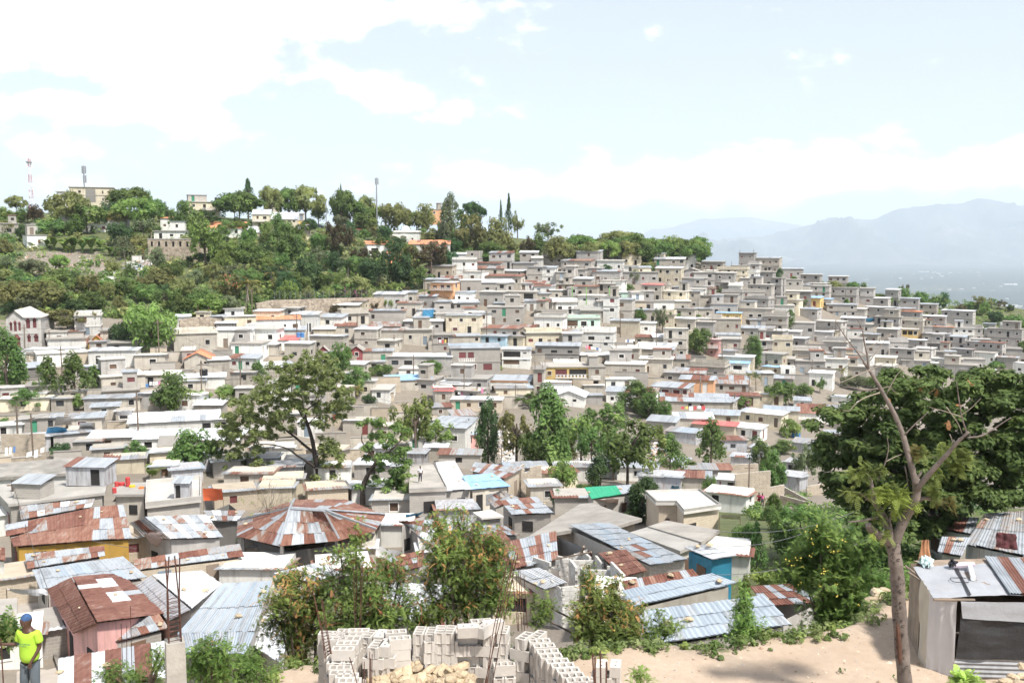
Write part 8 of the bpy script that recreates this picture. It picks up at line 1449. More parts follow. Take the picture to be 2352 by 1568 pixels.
def pinnate(mb,p,rng,l,m=0,spread=.5):
 """a feather leaf: little leaflets in pairs on a drooping rib"""
 d=(rvec(rng).normalized()+Vector((0,0,-.1))).normalized();s=d.cross(Vector((0,0,1)));s=s.normalized()if s.length>.05 else Vector((1,0,0));n=7
 for k in range(n):
  q=p+d*l*k/n+Vector((0,0,-.25*l*(k/n)**2));w=l*.26*math.sin(math.pi*(k+1)/(n+1.5))
  for sg in(-1,1):e=q+s*sg*w+d*w*.4+Vector((0,0,-w*.25));b=d*l*.045;mb.quad(q-b,q+b,e+b,e-b,m)
def spray(label_name,c_,groups,dist,mats,l,parent,o,seed,per=1.0):
 rng=random.Random(seed);mb=MB()
 for x,y,r,n,mi in groups:
  cc=aty(c_,x,y,dist)-o;rr=r*(ORI2.get(c_,(0,0,KS))[2])/4*dist/F
  for i in range(int(n*per)):pinnate(mb,cc+rvec(rng)*rr,rng,l*rng.uniform(.7,1.2),mi)
 return mb.build(label_name,mats,parent)
spray('leaves','R',[(740,1130,45,30,0),(800,1160,50,34,0),(840,1130,35,20,0),(900,1215,35,28,0),(800,1240,25,14,0),(700,1110,30,16,0),(600,940,25,8,1),(530,1000,30,14,1),(590,990,35,18,1),(650,1000,30,12,1),(720,985,30,8,1),(520,1110,25,10,1),(560,1150,25,8,1),(620,1130,25,8,1),(790,1085,35,12,1),(1180,880,75,60,1),(1110,850,40,24,1),(1230,900,50,30,1),(1190,980,50,24,1),(1060,1010,40,18,1),(1010,1090,40,18,1),(1050,1130,30,10,1),(940,880,30,12,2),(980,870,35,10,1),(900,880,20,6,2),(1080,1190,25,8,2),(1140,1190,35,8,2),(650,1385,25,8,0),(720,1390,30,8,1),(760,1410,20,6,1),(680,1250,30,10,1),(700,1300,20,5,1)],TD-.1,[L['lime'],L['light'],L['yellow']],.19,ft,fo,3,1.7)
mb=MB();mb.tube([aty('Q',1186,1005,TD-.10)-fo,aty('Q',1196,1080,TD-.105)-fo,aty('Q',1204,1220,TD-.105)-fo,aty('Q',1212,1330,TD-.105)-fo,aty('Q',1215,1395,TD-.10)-fo],[.012,.042,.05,.045,.012],8);mb.build('bark_wound',wearmat('raw_wood',(.11,.05,.03),.4,6,rnd=0,streak=.2),ft)
rng=random.Random(5)
for i in range(70):
 y=rng.uniform(300,1480);xc=float(np.interp(y,[300,600,900,1300,1500],[1160,1192,1205,1235,1258]));x=xc+rng.uniform(-52,52);p=aty('Q',x,y,TD-math.sqrt(max(.0004,.125**2-((x-xc)*.00198)**2))-.004)-fo;mb=MB();a=rng.uniform(.012,.026)
 mb.tube([p+Vector((math.cos(w_)*a*1.3,-.003,math.sin(w_)*a))for w_ in[.7+i_*.55 for i_ in range(9)]],.009,4);mb.build('bark_scar',M['barkd'],ft)
 # ------------------------------------------------------------------ the big dark tree behind it
BD=62.0;bo=ground(*px2('R',1112,1570));BD=bo.y;bt=thing('shade_tree','huge spreading deep green tree behind the pruned tree','tree',bo);LM.append((930,430,'huge dark tree'))
mb=MB()
for pts,w0,w1,dd in(([(1112,1640),(1110,1500),(1105,1380),(1090,1250),(1060,1120)],62,36,0),([(1100,1380),(1000,1200),(860,1050),(700,950),(520,880)],30,8,-2),([(1105,1350),(1200,1180),(1330,1040),(1450,940)],30,8,1),([(1080,1220),(1010,1000),(950,800),(900,600)],30,8,1),([(1090,1260),(1200,1000),(1280,760),(1350,560)],28,8,-1),([(1112,1440),(960,1400),(800,1380),(600,1330),(430,1260)],20,5,-3),([(1115,1560),(1000,1470),(880,1440)],14,4,-1),([(1130,1500),(1180,1400),(1200,1330)],14,5,0)):limb(mb,'R',pts,w0,w1,BD,dd,7,bo)
mb.build('trunk',M['barkd'],bt,smooth=True)
rng=random.Random(14);mb=MB();sc=ORI2['R'][2]/4*BD/F
OUT=[(250,700),(330,620),(470,600),(560,520),(700,480),(700,400),(850,350),(1000,330),(1130,370),(1250,350),(1400,380),(1560,370),(1760,420),(1800,700),(1700,760),(1620,1000),(1700,1150),(1480,1220),(1300,1250),(1180,1290),(1050,1360),(900,1400),(640,1380),(520,1260),(380,1140),(350,1040),(290,960),(320,840)]
k=0
while k<560:
 x,y=rng.uniform(240,1800),rng.uniform(330,1400)
 if not poly_in(x,y,OUT):continue
 if noisy(x*.004,y*.006,1.0,5)<-.55:continue
 edge_d=min(abs(x-1000)/800,1);dep=rng.uniform(-5.5,5.5)*(1-.5*edge_d);p=aty('R',x,y,BD+dep)-bo;r=rng.uniform(32,62)*sc;clump(mb,p,r*1.5,190,.24,rng,flat=.55,fill=.9,up=.6);k+=1
mb.build('crown',L['deep'],bt)
spray('seed_pods','R',[(960,470,12,2,0),(1060,470,12,2,0),(1290,450,12,2,0),(1140,680,12,2,0),(1200,580,12,2,0),(760,580,12,2,0)],BD-6,[L['dodder']],.5,bt,bo,8)
# ------------------------------------------------------------------ spreading tree in the middle of the village
gb=ground(*px('G',1098,1600));GD=gb.y;gt=thing('spreading_tree','large spreading olive-green tree with dark forked limbs amid the village','tree',gb);LM.append((*px('G',800,850),'large spreading tree'))
mb=MB()
for pts,w0,w1,dd in(([(1100,1680),(1095,1600),(1080,1470),(1055,1350),(1035,1230),(1005,1120),(965,1000)],62,26,0),([(1075,1480),(1000,1420),(900,1360),(800,1290),(660,1255),(520,1250)],26,8,-3),([(1040,1320),(960,1260),(880,1190),(800,1130),(700,1040),(640,960)],30,8,2),([(985,1070),(920,960),(870,860),(800,740)],20,6,1),([(965,1000),(990,930),(1060,880),(1130,820)],18,6,-2),([(1000,1060),(1060,1000),(1140,960)],14,5,2),([(860,1180),(740,1190),(620,1190)],14,5,-2),([(940,1000),(945,880),(930,760)],14,5,0),([(1060,860),(1090,760),(1120,650)],10,4,0)):limb(mb,'G',pts,w0,w1,GD,dd,7,gb)
mb.build('trunk',M['barkd'],gt,smooth=True)
rng=random.Random(22);mb=MB();sc=KS/4*GD/F
for x,y,r,n in((900,560,170,16),(1050,500,130,10),(1180,530,110,9),(780,620,150,12),(650,740,150,12),(1000,660,160,12),(1180,680,120,9),(1280,820,130,9),(1150,860,130,9),(900,780,170,12),(720,880,170,13),(520,800,130,9),(500,940,160,12),(350,930,150,11),(290,1060,140,10),(260,1180,110,8),(420,1120,150,10),(600,1060,130,8),(380,1290,120,7),(560,1210,100,6),(760,1040,110,6),(1060,1010,120,7),(1220,980,110,7),(880,900,120,6),(1330,880,80,5),(1180,1260,90,6),(1220,1330,110,8),(1180,1480,130,9),(680,1130,90,4),(480,1400,120,7),(300,1420,130,7),(560,1500,110,6)):
 for i in range(int(n*1.9)):
  p=aty('G',x+rng.uniform(-r,r),y+rng.uniform(-r,r)*.75,GD+rng.uniform(-4.5,4.5))-gb;clump(mb,p,rng.uniform(26,60)*sc,58,.25,rng,flat=.8,fill=.9,up=.5)
mb.build('crown',L['tree2'],gt)
# leaning feathery tree beside it
lb=ground(*px('L',1265,520));LD=lb.y;lt=thing('leaning_tree','leaning vine-wrapped tree with grey-green feathery boughs','tree',lb);mb=MB()
for pts,w0,w1 in(([(1270,560),(1265,450),(1270,340),(1300,250),(1350,170),(1400,90)],60,34),([(1390,110),(1480,40),(1560,-40),(1640,-120)],26,8),([(1380,100),(1330,0),(1260,-80),(1260,-160)],22,6),([(1330,190),(1420,180),(1520,200)],16,6)):limb(mb,'L',pts,w0,w1,LD,0,7,lb)
mb.build('trunk',M['bark'],lt,smooth=True);mb=MB();rng=random.Random(6);sc=KS/4*LD/F
for x,y,r,n in((1560,200,120,10),(1640,270,110,9),(1500,100,110,8),(1600,60,110,8),(1460,280,100,6),(1560,380,100,5),(1330,40,90,5),(1430,-60,130,8),(1560,-140,140,9),(1250,330,60,4),(1350,-180,120,7),(1680,330,60,4)):
 for i in range(n):clump(mb,aty('L',x+rng.uniform(-r,r),y+rng.uniform(-r,r)*.8,LD+rng.uniform(-2.5,2.5))-lb,rng.uniform(42,66)*sc,110,.22,rng,flat=.6,fill=.9,up=.4)
mb.build('crown',L['mid'],lt)
# bare grey tree before the many-sided hall
db=ground(*px('L',430,1010));DD=db.y;dt=thing('bare_tree','bare grey many-branched tree before the rusty hall','tree',db);rng=random.Random(31);mb=MB()
def grow(mb,p,d,l,r,depth):
 q=p+d*l;m_=p.lerp(q,.5)+rvec(rng)*l*.08;mb.tube([p,m_,q],[r,r*.85,r*.7],5 if depth<3 else 3,cap=False)
 if depth>=5:return
 for i in range(2 if depth else 4):
  nd_=(d*.75+rvec(rng)*.85+Vector((0,0,.12))).normalized();grow(mb,q if i<2 else p.lerp(q,rng.uniform(.5,.9)),nd_,l*rng.uniform(.68,.86),r*.62,depth+1)
grow(mb,Vector((0,0,-.3)),Vector((.08,0,1)).normalized(),1.9,.17,0);mb.build('branches',M['barkp'],dt)
mb=MB()
for i in range(40):clump(mb,Vector((rng.uniform(-2.6,2.6),rng.uniform(-1.5,1.5),rng.uniform(.6,5.2))),.3,10,.12,rng)
mb.build('leaf_tufts',L['light'],dt)
# ------------------------------------------------------------------ feathery bushes behind the block pile
def feather_bush(label,lumps,dist,seed,mix=(0,0,0,1),base=None,flowers=True,dodder=0.0,name='feathery_bush',leafl=.125,lmats=('feather','light')):
 rng=random.Random(seed);bx,by=base;b0=aty('M',bx,by,dist);gz=terr(b0.x,b0.y)if dist<31 else b0.z;bo_=Vector((b0.x,b0.y,gz));t=thing(name,label,'bush',bo_);mb=MB();tw=MB();fl=MB();dd_=MB();sc=KS/4*dist/F
 for x,y,rx,ry,n in lumps:
  c0=aty('M',x,y,dist+rng.uniform(-.5,.5))-bo_
  root=Vector((rng.uniform(-.25,.25),rng.uniform(-.2,.2),0));tw.tube(smooth_path([root,root.lerp(c0,.5)+rvec(rng)*.15+Vector((0,0,.2)),c0],3),[.045,.042,.038,.033,.028,.022,.014][:7],5,m=0)
  for i in range(int(n*1.6)):
   v_=Vector((rng.gauss(0,.62),rng.gauss(0,.6),rng.gauss(-.05,.62)));p=c0+Vector((v_.x*rx*sc,v_.y*min(.9,rx*sc),v_.z*ry*sc));e=c0.lerp(p,.3)
   if i%3==0:tw.tube([e,p],[.009,.004],3,cap=False)
   isd=rng.random()<1.1*dodder*(1.6 if v_.z>0 else .4)
   for k in range(8):pinnate(dd_ if isd and k<3 else mb,p+rvec(rng)*.13,rng,leafl*rng.uniform(.7,1.3),0 if isd and k<3 else rng.choice(mix))
   if flowers and v_.z>.1 and rng.random()<.015:
    for k in range(5):leaf(fl,p+rvec(rng)*.04,rvec(rng).normalized(),.042,rng,1.1)
   if isd:
    q=p.copy();pts=[q.copy()];d=rvec(rng).normalized()
    for k in range(5):d=(d+rvec(rng)*.7+Vector((0,0,-.1))).normalized();q=q+d*.07;pts.append(q.copy())
    dd_.tube(pts,.007,3,cap=False)
 mb.build('foliage',[L[q]for q in lmats],t);tw.build('branches',M['bark'],t)
 if fl.v:tag(fl.build('yellow_flowers',L['yflow'],t),kind='stuff')
 if dd_.v:dd_.build('dodder_vine',L['dodder'],t)
 u,v=px('M',*base);TREES.append([t,u,v-30,'bush','feather',label,None,3]);return t
feather_bush('orange-tangled feathery bush left of the tall one, over the white roof',[(330,760,170,140,60),(430,620,120,110,40),(260,960,140,170,55),(470,900,170,170,70),(520,1090,170,160,70),(640,880,130,170,55),(380,1160,120,140,45),(600,700,120,120,36),(430,1330,110,70,30),(340,620,90,90,22)],24.5,1,base=(520,1330),dodder=.26)
feather_bush('broad feathery bush with yellow flowers behind the left block stacks',[(800,640,150,170,60),(930,430,100,150,36),(980,250,60,140,18),(900,830,180,170,80),(1080,640,150,150,60),(1180,800,150,160,60),(1010,1000,190,130,70),(1270,960,170,140,64),(1240,520,110,110,30),(1360,620,110,130,34),(820,1010,130,120,40),(1400,830,120,150,40),(830,360,60,90,12)],24.0,2,base=(1000,1200),dodder=.10)
feather_bush('tallest feathery bush crowned with orange dodder behind the back stacks',[(1800,300,150,190,70),(1720,120,90,130,26),(1930,90,100,120,28),(1750,480,150,150,60),(1930,360,190,180,80),(2080,300,160,150,60),(2230,300,110,130,36),(2100,500,190,160,80),(1950,620,180,140,70),(2270,520,120,180,50),(2200,700,150,150,60),(1850,800,140,150,46),(2050,820,140,140,46),(1700,880,140,150,46),(1560,960,130,120,40),(2300,800,110,170,40),(1640,640,70,130,18)],24.2,3,base=(1980,1150),dodder=.18)
O2M=lambda x,y:(x+(1900-1000)/KS,y)
feather_bush('low feathery bush with orange threads right of the block pile',[(*O2M(1080,760),110,150,44),(*O2M(1040,560),60,110,16),(*O2M(1250,720),80,120,30),(*O2M(1280,900),140,150,60),(*O2M(1000,950),130,140,50),(*O2M(1130,1000),150,140,60),(*O2M(1400,980),140,140,54),(*O2M(1340,1120),150,100,50),(*O2M(1080,1140),140,80,40),(*O2M(1470,1080),90,110,26),(*O2M(1250,1130),110,90,36)],23.4,4,base=O2M(1220,1230),dodder=.14)
feather_bush('thin arching spray of feathery twigs over the blue-grey roof',[(*O2M(1700,1020),90,70,20),(*O2M(1800,1050),80,60,16),(*O2M(1650,1110),80,70,16),(*O2M(620,830),110,110,26),(*O2M(620,960),90,90,18)],23.6,5,base=O2M(1640,1230))
feather_bush('light green fern-like sapling left of the rust-sheet shed',[(*O2M(2470,760),50,110,26),(*O2M(2450,880),70,110,30),(*O2M(2480,1000),90,110,36),(*O2M(2560,1080),110,90,34),(*O2M(2400,1080),70,80,20)],25.5,6,base=O2M(2480,1190),flowers=False,lmats=('feather','light'))
# yellow-flowering bushes right of the lower sheds
Q2M=lambda x,y:(x+(3072-1000)/KS,y)
feather_bush('big yellow-flowered bush between the lower sheds and the pruned tree',[(*Q2M(480,180),160,150,50),(*Q2M(640,320),150,150,50),(*Q2M(420,360),160,150,50),(*Q2M(260,430),140,120,40),(*Q2M(620,500),150,150,50),(*Q2M(740,560),120,140,40),(*Q2M(560,640),150,130,46),(*Q2M(700,740),130,140,44),(*Q2M(620,860),150,130,44),(*Q2M(800,820),110,140,40),(*Q2M(720,960),150,90,40),(*Q2M(600,1000),160,90,40),(*Q2M(820,1020),140,80,36),(*Q2M(480,900),140,120,36),(*Q2M(700,1080),200,70,40),(*Q2M(900,300),120,130,30),(*Q2M(330,560),120,110,30)],29.0,7,base=Q2M(680,1030),lmats=('vine','feather'),name='flowering_bush',leafl=.2)
feather_bush('short yellow-flowered bush at the foot of the huge dark tree',[(*Q2M(1020,640),100,110,34),(*Q2M(960,560),90,100,26),(*Q2M(1060,720),80,90,22),(*Q2M(860,640),90,110,26)],29.5,8,base=Q2M(1000,800),lmats=('vine','mid'),name='flowering_bush')
fl=MB();rng=random.Random(3)
for x,y in((360,170),(380,230),(440,120),(400,280),(560,230),(690,245),(600,350),(660,345),(250,410),(190,430),(280,430),(240,480),(400,380),(520,520),(500,540),(560,500),(490,640),(550,700),(620,650),(640,750),(820,840),(870,870),(300,640),(450,160),(540,300),(700,250),(590,345),(200,450),(300,500),(500,660)):
 for k in range(2):
  p=aty('Q',x+rng.uniform(-20,20),y+rng.uniform(-14,14),28.2)
  for j in range(2):leaf(fl,p+rvec(rng)*.05,rvec(rng).normalized(),.045,rng,1.1)
bt_=next(q for q in bpy.data.objects if q.name.startswith('flowering_bush')and q.parent is None);fo_=fl.build('yellow_flowers',L['yflow'],bt_);fo_.location=-bt_.location;fo_['kind']='stuff'
# vines with yellow flowers at the column, bush beside the man
feather_bush('leafy vine with yellow flowers right of the concrete column',[((1820-2297)+0,1290,90,90,26),(1930-2297,1240,120,80,40),(2030-2297,1330,110,110,40),(1880-2297,1400,130,100,40),(2080-2297,1460,110,90,30),(1800-2297,1460,90,80,20)],18.0,11,base=(1950-2297,1600),lmats=('vine','light'),name='vine',leafl=.09)
feather_bush('clump of orange-dotted leaves beside the yellow-flowered vine',[(2240-2297,1370,110,90,34),(2330-2297,1420,110,100,34),(2200-2297,1480,90,80,22),(2400-2297,1490,120,70,26),(2300-2297,1300,60,50,10)],18.6,12,base=(2290-2297,1600),lmats=('vine','mid'),name='lantana_bush',leafl=.085,flowers=False)
feather_bush('leafy sprig left of the concrete column with yellow buds',[(1460-2297,1300,60,70,14),(1490-2297,1350,50,50,10),(1080-2297,1450,100,60,20),(1200-2297,1480,90,60,18),(1000-2297,1500,80,60,14),(1420-2297,1520,90,50,14)],17.6,13,base=(1300-2297,1620),lmats=('vine','light'),name='vine',leafl=.09)
feather_bush('small dense bush behind the arm of the man in neon shirt',[(60-2297,1050,90,90,50),(120-2297,1090,60,80,36),(10-2297,1110,70,80,36)],46.0,14,base=(60-2297,1230),lmats=('vine','olive'),name='bush',leafl=.26)
feather_bush('young broad-leaved sprout before the hut front',[(*Q2M(1800,1540),60,50,30)],16.8,15,base=Q2M(1800,1600),lmats=('lime','light'),name='sprout',leafl=.16,flowers=False)
feather_bush('wispy dry grass tuft on the marl mound',[(*O2M(1520,1500),70,50,14)],16.6,16,base=O2M(1520,1560),lmats=('light','feather'),name='grass_tuft',leafl=.1,flowers=False)
# ------------------------------------------------------------------ people
m_skin=wearmat('dark_brown_skin',(.085,.042,.027),.12,8,rough=.55,streak=0,rnd=0);m_neon=wearmat('neon_yellow_cotton',(.36,.60,.045),.08,4,rough=.85,streak=0,rnd=0,bumpS=.15);m_jean=wearmat('faded_denim',(.10,.125,.145),.35,3,rough=.9,streak=.2,rnd=0,dirt=(.22,.23,.20),bumpS=.2);m_cap=wearmat('blue_cap_cloth',(.035,.085,.20),.3,14,rough=.85,streak=0,rnd=0)
def skinned(name,V_,E_,Rd,mat,parent,root=0,sub=2):
 me=bpy.data.meshes.new(name);me.from_pydata([tuple(v)for v in V_],E_,[]);me.materials.append(mat);o=link(name,me,parent)
 bpy.context.view_layer.objects.active=o
 md=o.modifiers.new('Skin','SKIN');md.use_smooth_shade=True;md.branch_smoothing=.4
 if len(me.skin_vertices)==0:
  with bpy.context.temp_override(object=o,active_object=o):bpy.ops.mesh.customdata_skin_add()
 sv=me.skin_vertices[0].data
 for i,r in enumerate(Rd):sv[i].radius=(r,r)if not isinstance(r,tuple)else r;sv[i].use_root=(i==root)
 ms=o.modifiers.new('Sub','SUBSURF');ms.levels=ms.render_levels=sub
 return o
hd=aty('K',240,930,18.4);mz=terr(hd.x,18.4);man=thing('person','man in neon yellow T-shirt, faded jeans and backward blue cap, arm held out','person',(aty('K',262,1200,18.4).x,18.4,hd.z-1.775),R(-8))
# low wall slab the man stands on
mb=MB();mb.box(-1.6,1.2,-.5,.45,-1.2,-.01);q=mb.build('stone_ledge',W['s'],None,loc=(man.location.x-.1,18.4,man.location.z));tag(q,'low stone ledge under the man in neon shirt','ledge')
V_=[];E_=[];Rd=[]
def vx(p,r,par=None):
 V_.append(Vector(p));Rd.append(r);i=len(V_)-1
 if par is not None:E_.append((par,i))
 return i
pel=vx((0,.02,.93),(.15,.105));wa=vx((0,.015,1.08),(.135,.10),pel);che=vx((0,0,1.28),(.16,.115),wa);nb=vx((0,.01,1.46),(.085,.075),che);nk=vx((-.005,.0,1.535),.066,nb);jw=vx((-.015,-.02,1.60),(.092,.105),nk);hdv=vx((-.02,-.015,1.665),(.108,.13),jw);ht=vx((-.02,0,1.73),(.10,.12),hdv)
ls=vx((.17,.01,1.43),.068,nb);le=vx((.215,.03,1.15),.044,ls);lwv=vx((.13,-.10,.93),.030,le);lh=vx((.10,-.13,.86),(.038,.022),lwv)
rs=vx((-.17,.01,1.43),.068,nb);re_=vx((-.245,.03,1.17),.044,rs);rw_=vx((-.45,-.05,1.185),.030,re_);rh_=vx((-.515,-.06,1.195),(.034,.026),rw_)
for s,hv in((1,lh),(-1,rh_)):
 base=V_[hv]
 for k in range(4):
  if s>0:a=base+Vector((-.024+k*.016,-.004,-.05));b=a+Vector((-.002,-.012,-.042+.006*abs(k-1.5)))
  else:a=base+Vector((-.045,-.02,.026-k*.017));b=a+Vector((-.012,.028,-.002))
  i=vx(a,.0095,hv);vx(b,.0085,i)
 th=base+(Vector((-.035,-.01,-.02))if s>0 else Vector((-.03,-.03,.03)));i=vx(th,.0105,hv);vx(th+(Vector((-.008,-.008,-.03))if s>0 else Vector((-.012,.03,.0))),.009,i)
for s in(-1,1):
 hp_=vx((.085*s,.02,.86),.088,pel);kn=vx((.105*s,-.015,.48),.058,hp_);an=vx((.11*s,.03,.08),.038,kn);vx((.12*s,-.12,.035),.036,an)
body=skinned('body',V_,E_,Rd,m_skin,man,0,2)
tv=[(0,.02,.80),(0,.015,1.06),(0,0,1.28),(0,.01,1.475),(.165,.012,1.44),(.20,.025,1.28),(.21,.03,1.215),(-.165,.012,1.435),(-.205,.025,1.28),(-.225,.028,1.225)]
skinned('t_shirt',tv,[(0,1),(1,2),(2,3),(3,4),(4,5),(5,6),(3,7),(7,8),(8,9)],[(.215,.165),(.205,.16),(.21,.155),(.155,.13),.10,.088,.086,.098,.088,.086],m_neon,man,0,2)
jv=[(0,.02,.92),(.09,.02,.80),(.11,-.015,.47),(.115,.03,.08),(-.09,.02,.80),(-.11,-.015,.47),(-.115,.03,.08)]
skinned('jeans',jv,[(0,1),(1,2),(2,3),(0,4),(4,5),(5,6)],[(.15,.12),.112,.092,.085,.112,.092,.085],m_jean,man,0,2)
mb=MB();n=14;c0=Vector((-.02,-.005,1.70));prev=None
for j in range(6):
 th=math.pi/2*j/5;ring=[c0+Vector((math.cos(a)*.098*math.cos(th),math.sin(a)*.116*math.cos(th),.11*math.sin(th)-.012))for a in[6.283*i/n for i in range(n)]]
 if prev:
  for i in range(n):mb.quad(prev[i],prev[(i+1)%n],ring[(i+1)%n],ring[i])
 prev=ring
cap=mb.build('cap',m_cap,man,smooth=True);mb=MB()
for i in range(6):a0,a1=math.pi*.28+math.pi*.44*i/6,math.pi*.28+math.pi*.44*(i+1)/6;mb.quad(*[c0+Vector((math.cos(a)*.098*k,math.sin(a)*.116*k,-.01-.02*(k-1)*3))for a,k in((a0,1),(a1,1),(a1,1.6),(a0,1.6))])
mb.build('cap_peak',m_cap,cap)
m_eye=plain('eye_white',(.75,.72,.68),.4);m_pup=plain('eye_dark',(.02,.012,.01),.3);m_lip=plain('lip',(.16,.06,.05),.5)
def ball(c_,r,mat,name,par,sx=1,sy=1,sz=1):
 mb=MB();N,K_=8,6;prev=None
 for j in range(K_+1):
  th=math.pi*j/K_-math.pi/2;ring=[Vector(c_)+Vector((math.cos(a)*math.cos(th)*r*sx,math.sin(a)*math.cos(th)*r*sy,math.sin(th)*r*sz))for a in[6.283*i/N for i in range(N)]]
  if prev:
   for i in range(N):mb.quad(prev[i],prev[(i+1)%N],ring[(i+1)%N],ring[i])
  prev=ring
 return mb.build(name,mat,par,smooth=True)
for s in(-1,1):
 e=ball((-.02+s*.03,-.094,1.655),.010,m_eye,'eye',man);ball((-.02+s*.03,-.101,1.655),.0075,m_pup,'pupil',e);ball((-.02+s*.083,-.01,1.65),.022,m_skin,'ear',man,.4,.7,1.2)
ball((-.02,-.112,1.632),.016,m_skin,'nose',man,1,1,1.3);ball((-.02,-.098,1.598),.024,m_lip,'mouth',man,1.1,.4,.3);ball((-.02,-.105,1.599),.016,m_eye,'teeth',man,1.1,.4,.25)
def words_on(body_txt,size,loc,mat,par,name):
 cu=bpy.data.curves.new(name,'FONT');cu.body=body_txt;cu.size=size;cu.align_x='CENTER';cu.extrude=.001;cu.materials.append(mat);o=bpy.data.objects.new(name,cu);COL.objects.link(o);o.parent=par;o.location=loc;o.rotation_euler=(R(88),0,0);me=bpy.data.meshes.new_from_object(o);bpy.data.objects.remove(o);return tag(link(name,me,par,loc),kind=None)if me.transform(Matrix.Rotation(R(88),4,'X'))is None else None
m_ink=plain('teal_print',(.02,.12,.14),.8)
words_on('SEED & BRAND',.042,(0,-.152,1.235),m_ink,man,'shirt_print');words_on('COMMUNITY',.022,(0,-.155,1.20),m_ink,man,'shirt_print')
# the bar he holds
p=aty('K',10,1195,18.33);mb=MB();mb.tube([(0,0,.1),(.0,.02,-2.2)],.012,6);tag(mb.build('iron_bar',M['steel'],None,loc=p),'thin iron bar held by the man in neon shirt','bar')
def figure(crop,x,yt,yb,h0,label,top,legs,pose='stand',H_=1.68,dist=None,yaw=0.0):
 p=corner(crop,x,yb,h0);t=thing('person',label,'person',p,yaw);k=H_/1.75
 if pose=='stand':L1,L2,A1,A2=[(.09,0,.86),(.10,-.03,.46),(.11,.03,.04)],[(-.09,0,.86),(-.12,.05,.46),(-.12,.12,.04)],[(.19,0,1.42),(.25,.02,1.14),(.2,-.12,.95)],[(-.19,0,1.42),(-.25,.05,1.14),(-.22,-.05,.9)]
 else:L1,L2,A1,A2=[(.1,0,.46),(.16,-.42,.48),(.17,-.46,.04)],[(-.1,0,.46),(-.16,-.42,.48),(-.17,-.46,.04)],[(.19,0,1.0),(.25,-.1,.74),(.1,-.3,.6)],[(-.19,0,1.0),(-.25,-.1,.74),(-.1,-.3,.6)]
 dz=0 if pose=='stand' else-.43
 bv=[(0,0,.93+dz),(0,0,1.25+dz),(0,0,1.46+dz),(0,-.01,1.55+dz),(0,-.02,1.66+dz),(0,-.01,1.72+dz)];be=[(0,1),(1,2),(2,3),(3,4),(4,5)];br=[.13,.15,.07,.05,.085,.06]
 for A in(A1,A2):i=len(bv);bv+=A;be+=[(2,i),(i,i+1),(i+1,i+2)];br+=[.06,.042,.032]
 for Lg in(L1,L2):i=len(bv);bv+=Lg;be+=[(0,i),(i,i+1),(i+1,i+2)];br+=[.085,.06,.045]
 skinned('body',[Vector(v)*k for v in bv],be,[r*k for r in br],m_skin,t,0,1)
 skinned('shirt',[Vector(v)*k for v in[(0,0,.95+dz),(0,0,1.25+dz),(0,0,1.44+dz),A1[0],Vector(A1[0]).lerp(Vector(A1[1]),.6),A2[0],Vector(A2[0]).lerp(Vector(A2[1]),.6)]],[(0,1),(1,2),(2,3),(3,4),(2,5),(5,6)],[r*k for r in(.165,.175,.09,.078,.066,.078,.066)],top,t,0,1)
 skinned('trousers',[Vector(v)*k for v in[(0,0,.92+dz),L1[0],L1[1],Vector(L1[2])+Vector((0,0,.06)),L2[0],L2[1],Vector(L2[2])+Vector((0,0,.06))]],[(0,1),(1,2),(2,3),(0,4),(4,5),(5,6)],[r*k for r in(.15,.105,.078,.066,.105,.078,.066)],legs,t,0,1)
 mb=MB();ball(Vector((0,.012,1.69+dz))*k,.098*k,M['black'],'hair',t,.95,1.0,.8)
 return t
wht=M['lwhite'];drk=plain('dark_trousers',(.03,.03,.04));red=plain('red_dress',(.30,.03,.05));pnk=plain('pink_shirt',(.55,.10,.25));olv=plain('olive_shirt',(.22,.26,.05));yel=plain('pale_yellow_shirt',(.62,.58,.30))
figure('L',1795,180,292,3.32,'man in white shirt and dark trousers walking on the grey roof',wht,drk,yaw=.5)
for x,lb in((1690,'left of three white-shirted people standing under the grey house'),(1715,'middle of three white-shirted people standing under the grey house'),(1775,'right of three white-shirted people standing under the grey house')):figure('L',x,480,580,0,lb,wht,drk)
figure('L',1595,720,850,0,'person in white shirt in the lane beside the school house',wht,drk,yaw=1.0);figure('I',1378,1135,1215,0,'person in pale yellow top standing by the thin brown pole',yel,drk);figure('I',1458,1120,1208,0,'person in dark red standing beside the tan block wall',red,red);figure('I',1490,1120,1212,0,'person in pink shirt beside the one in dark red',pnk,drk);figure('I',1222,1060,1110,0,'small dark figure beside the red-posted kiosk',drk,drk)
figure('K',490,900,1040,.0,'woman in grey seated against the pink house wall',plain('grey_top',(.16,.14,.15)),drk,'sit',yaw=R(-70));figure('K',668,1190,1280,0,'child in olive skirt bending at the pink house corner',drk,olv,'sit',1.3,yaw=R(-90));figure('G',2015,1490,1575,3.3,'distant man in white vest at the edge of the cement roof',wht,drk)if False else None
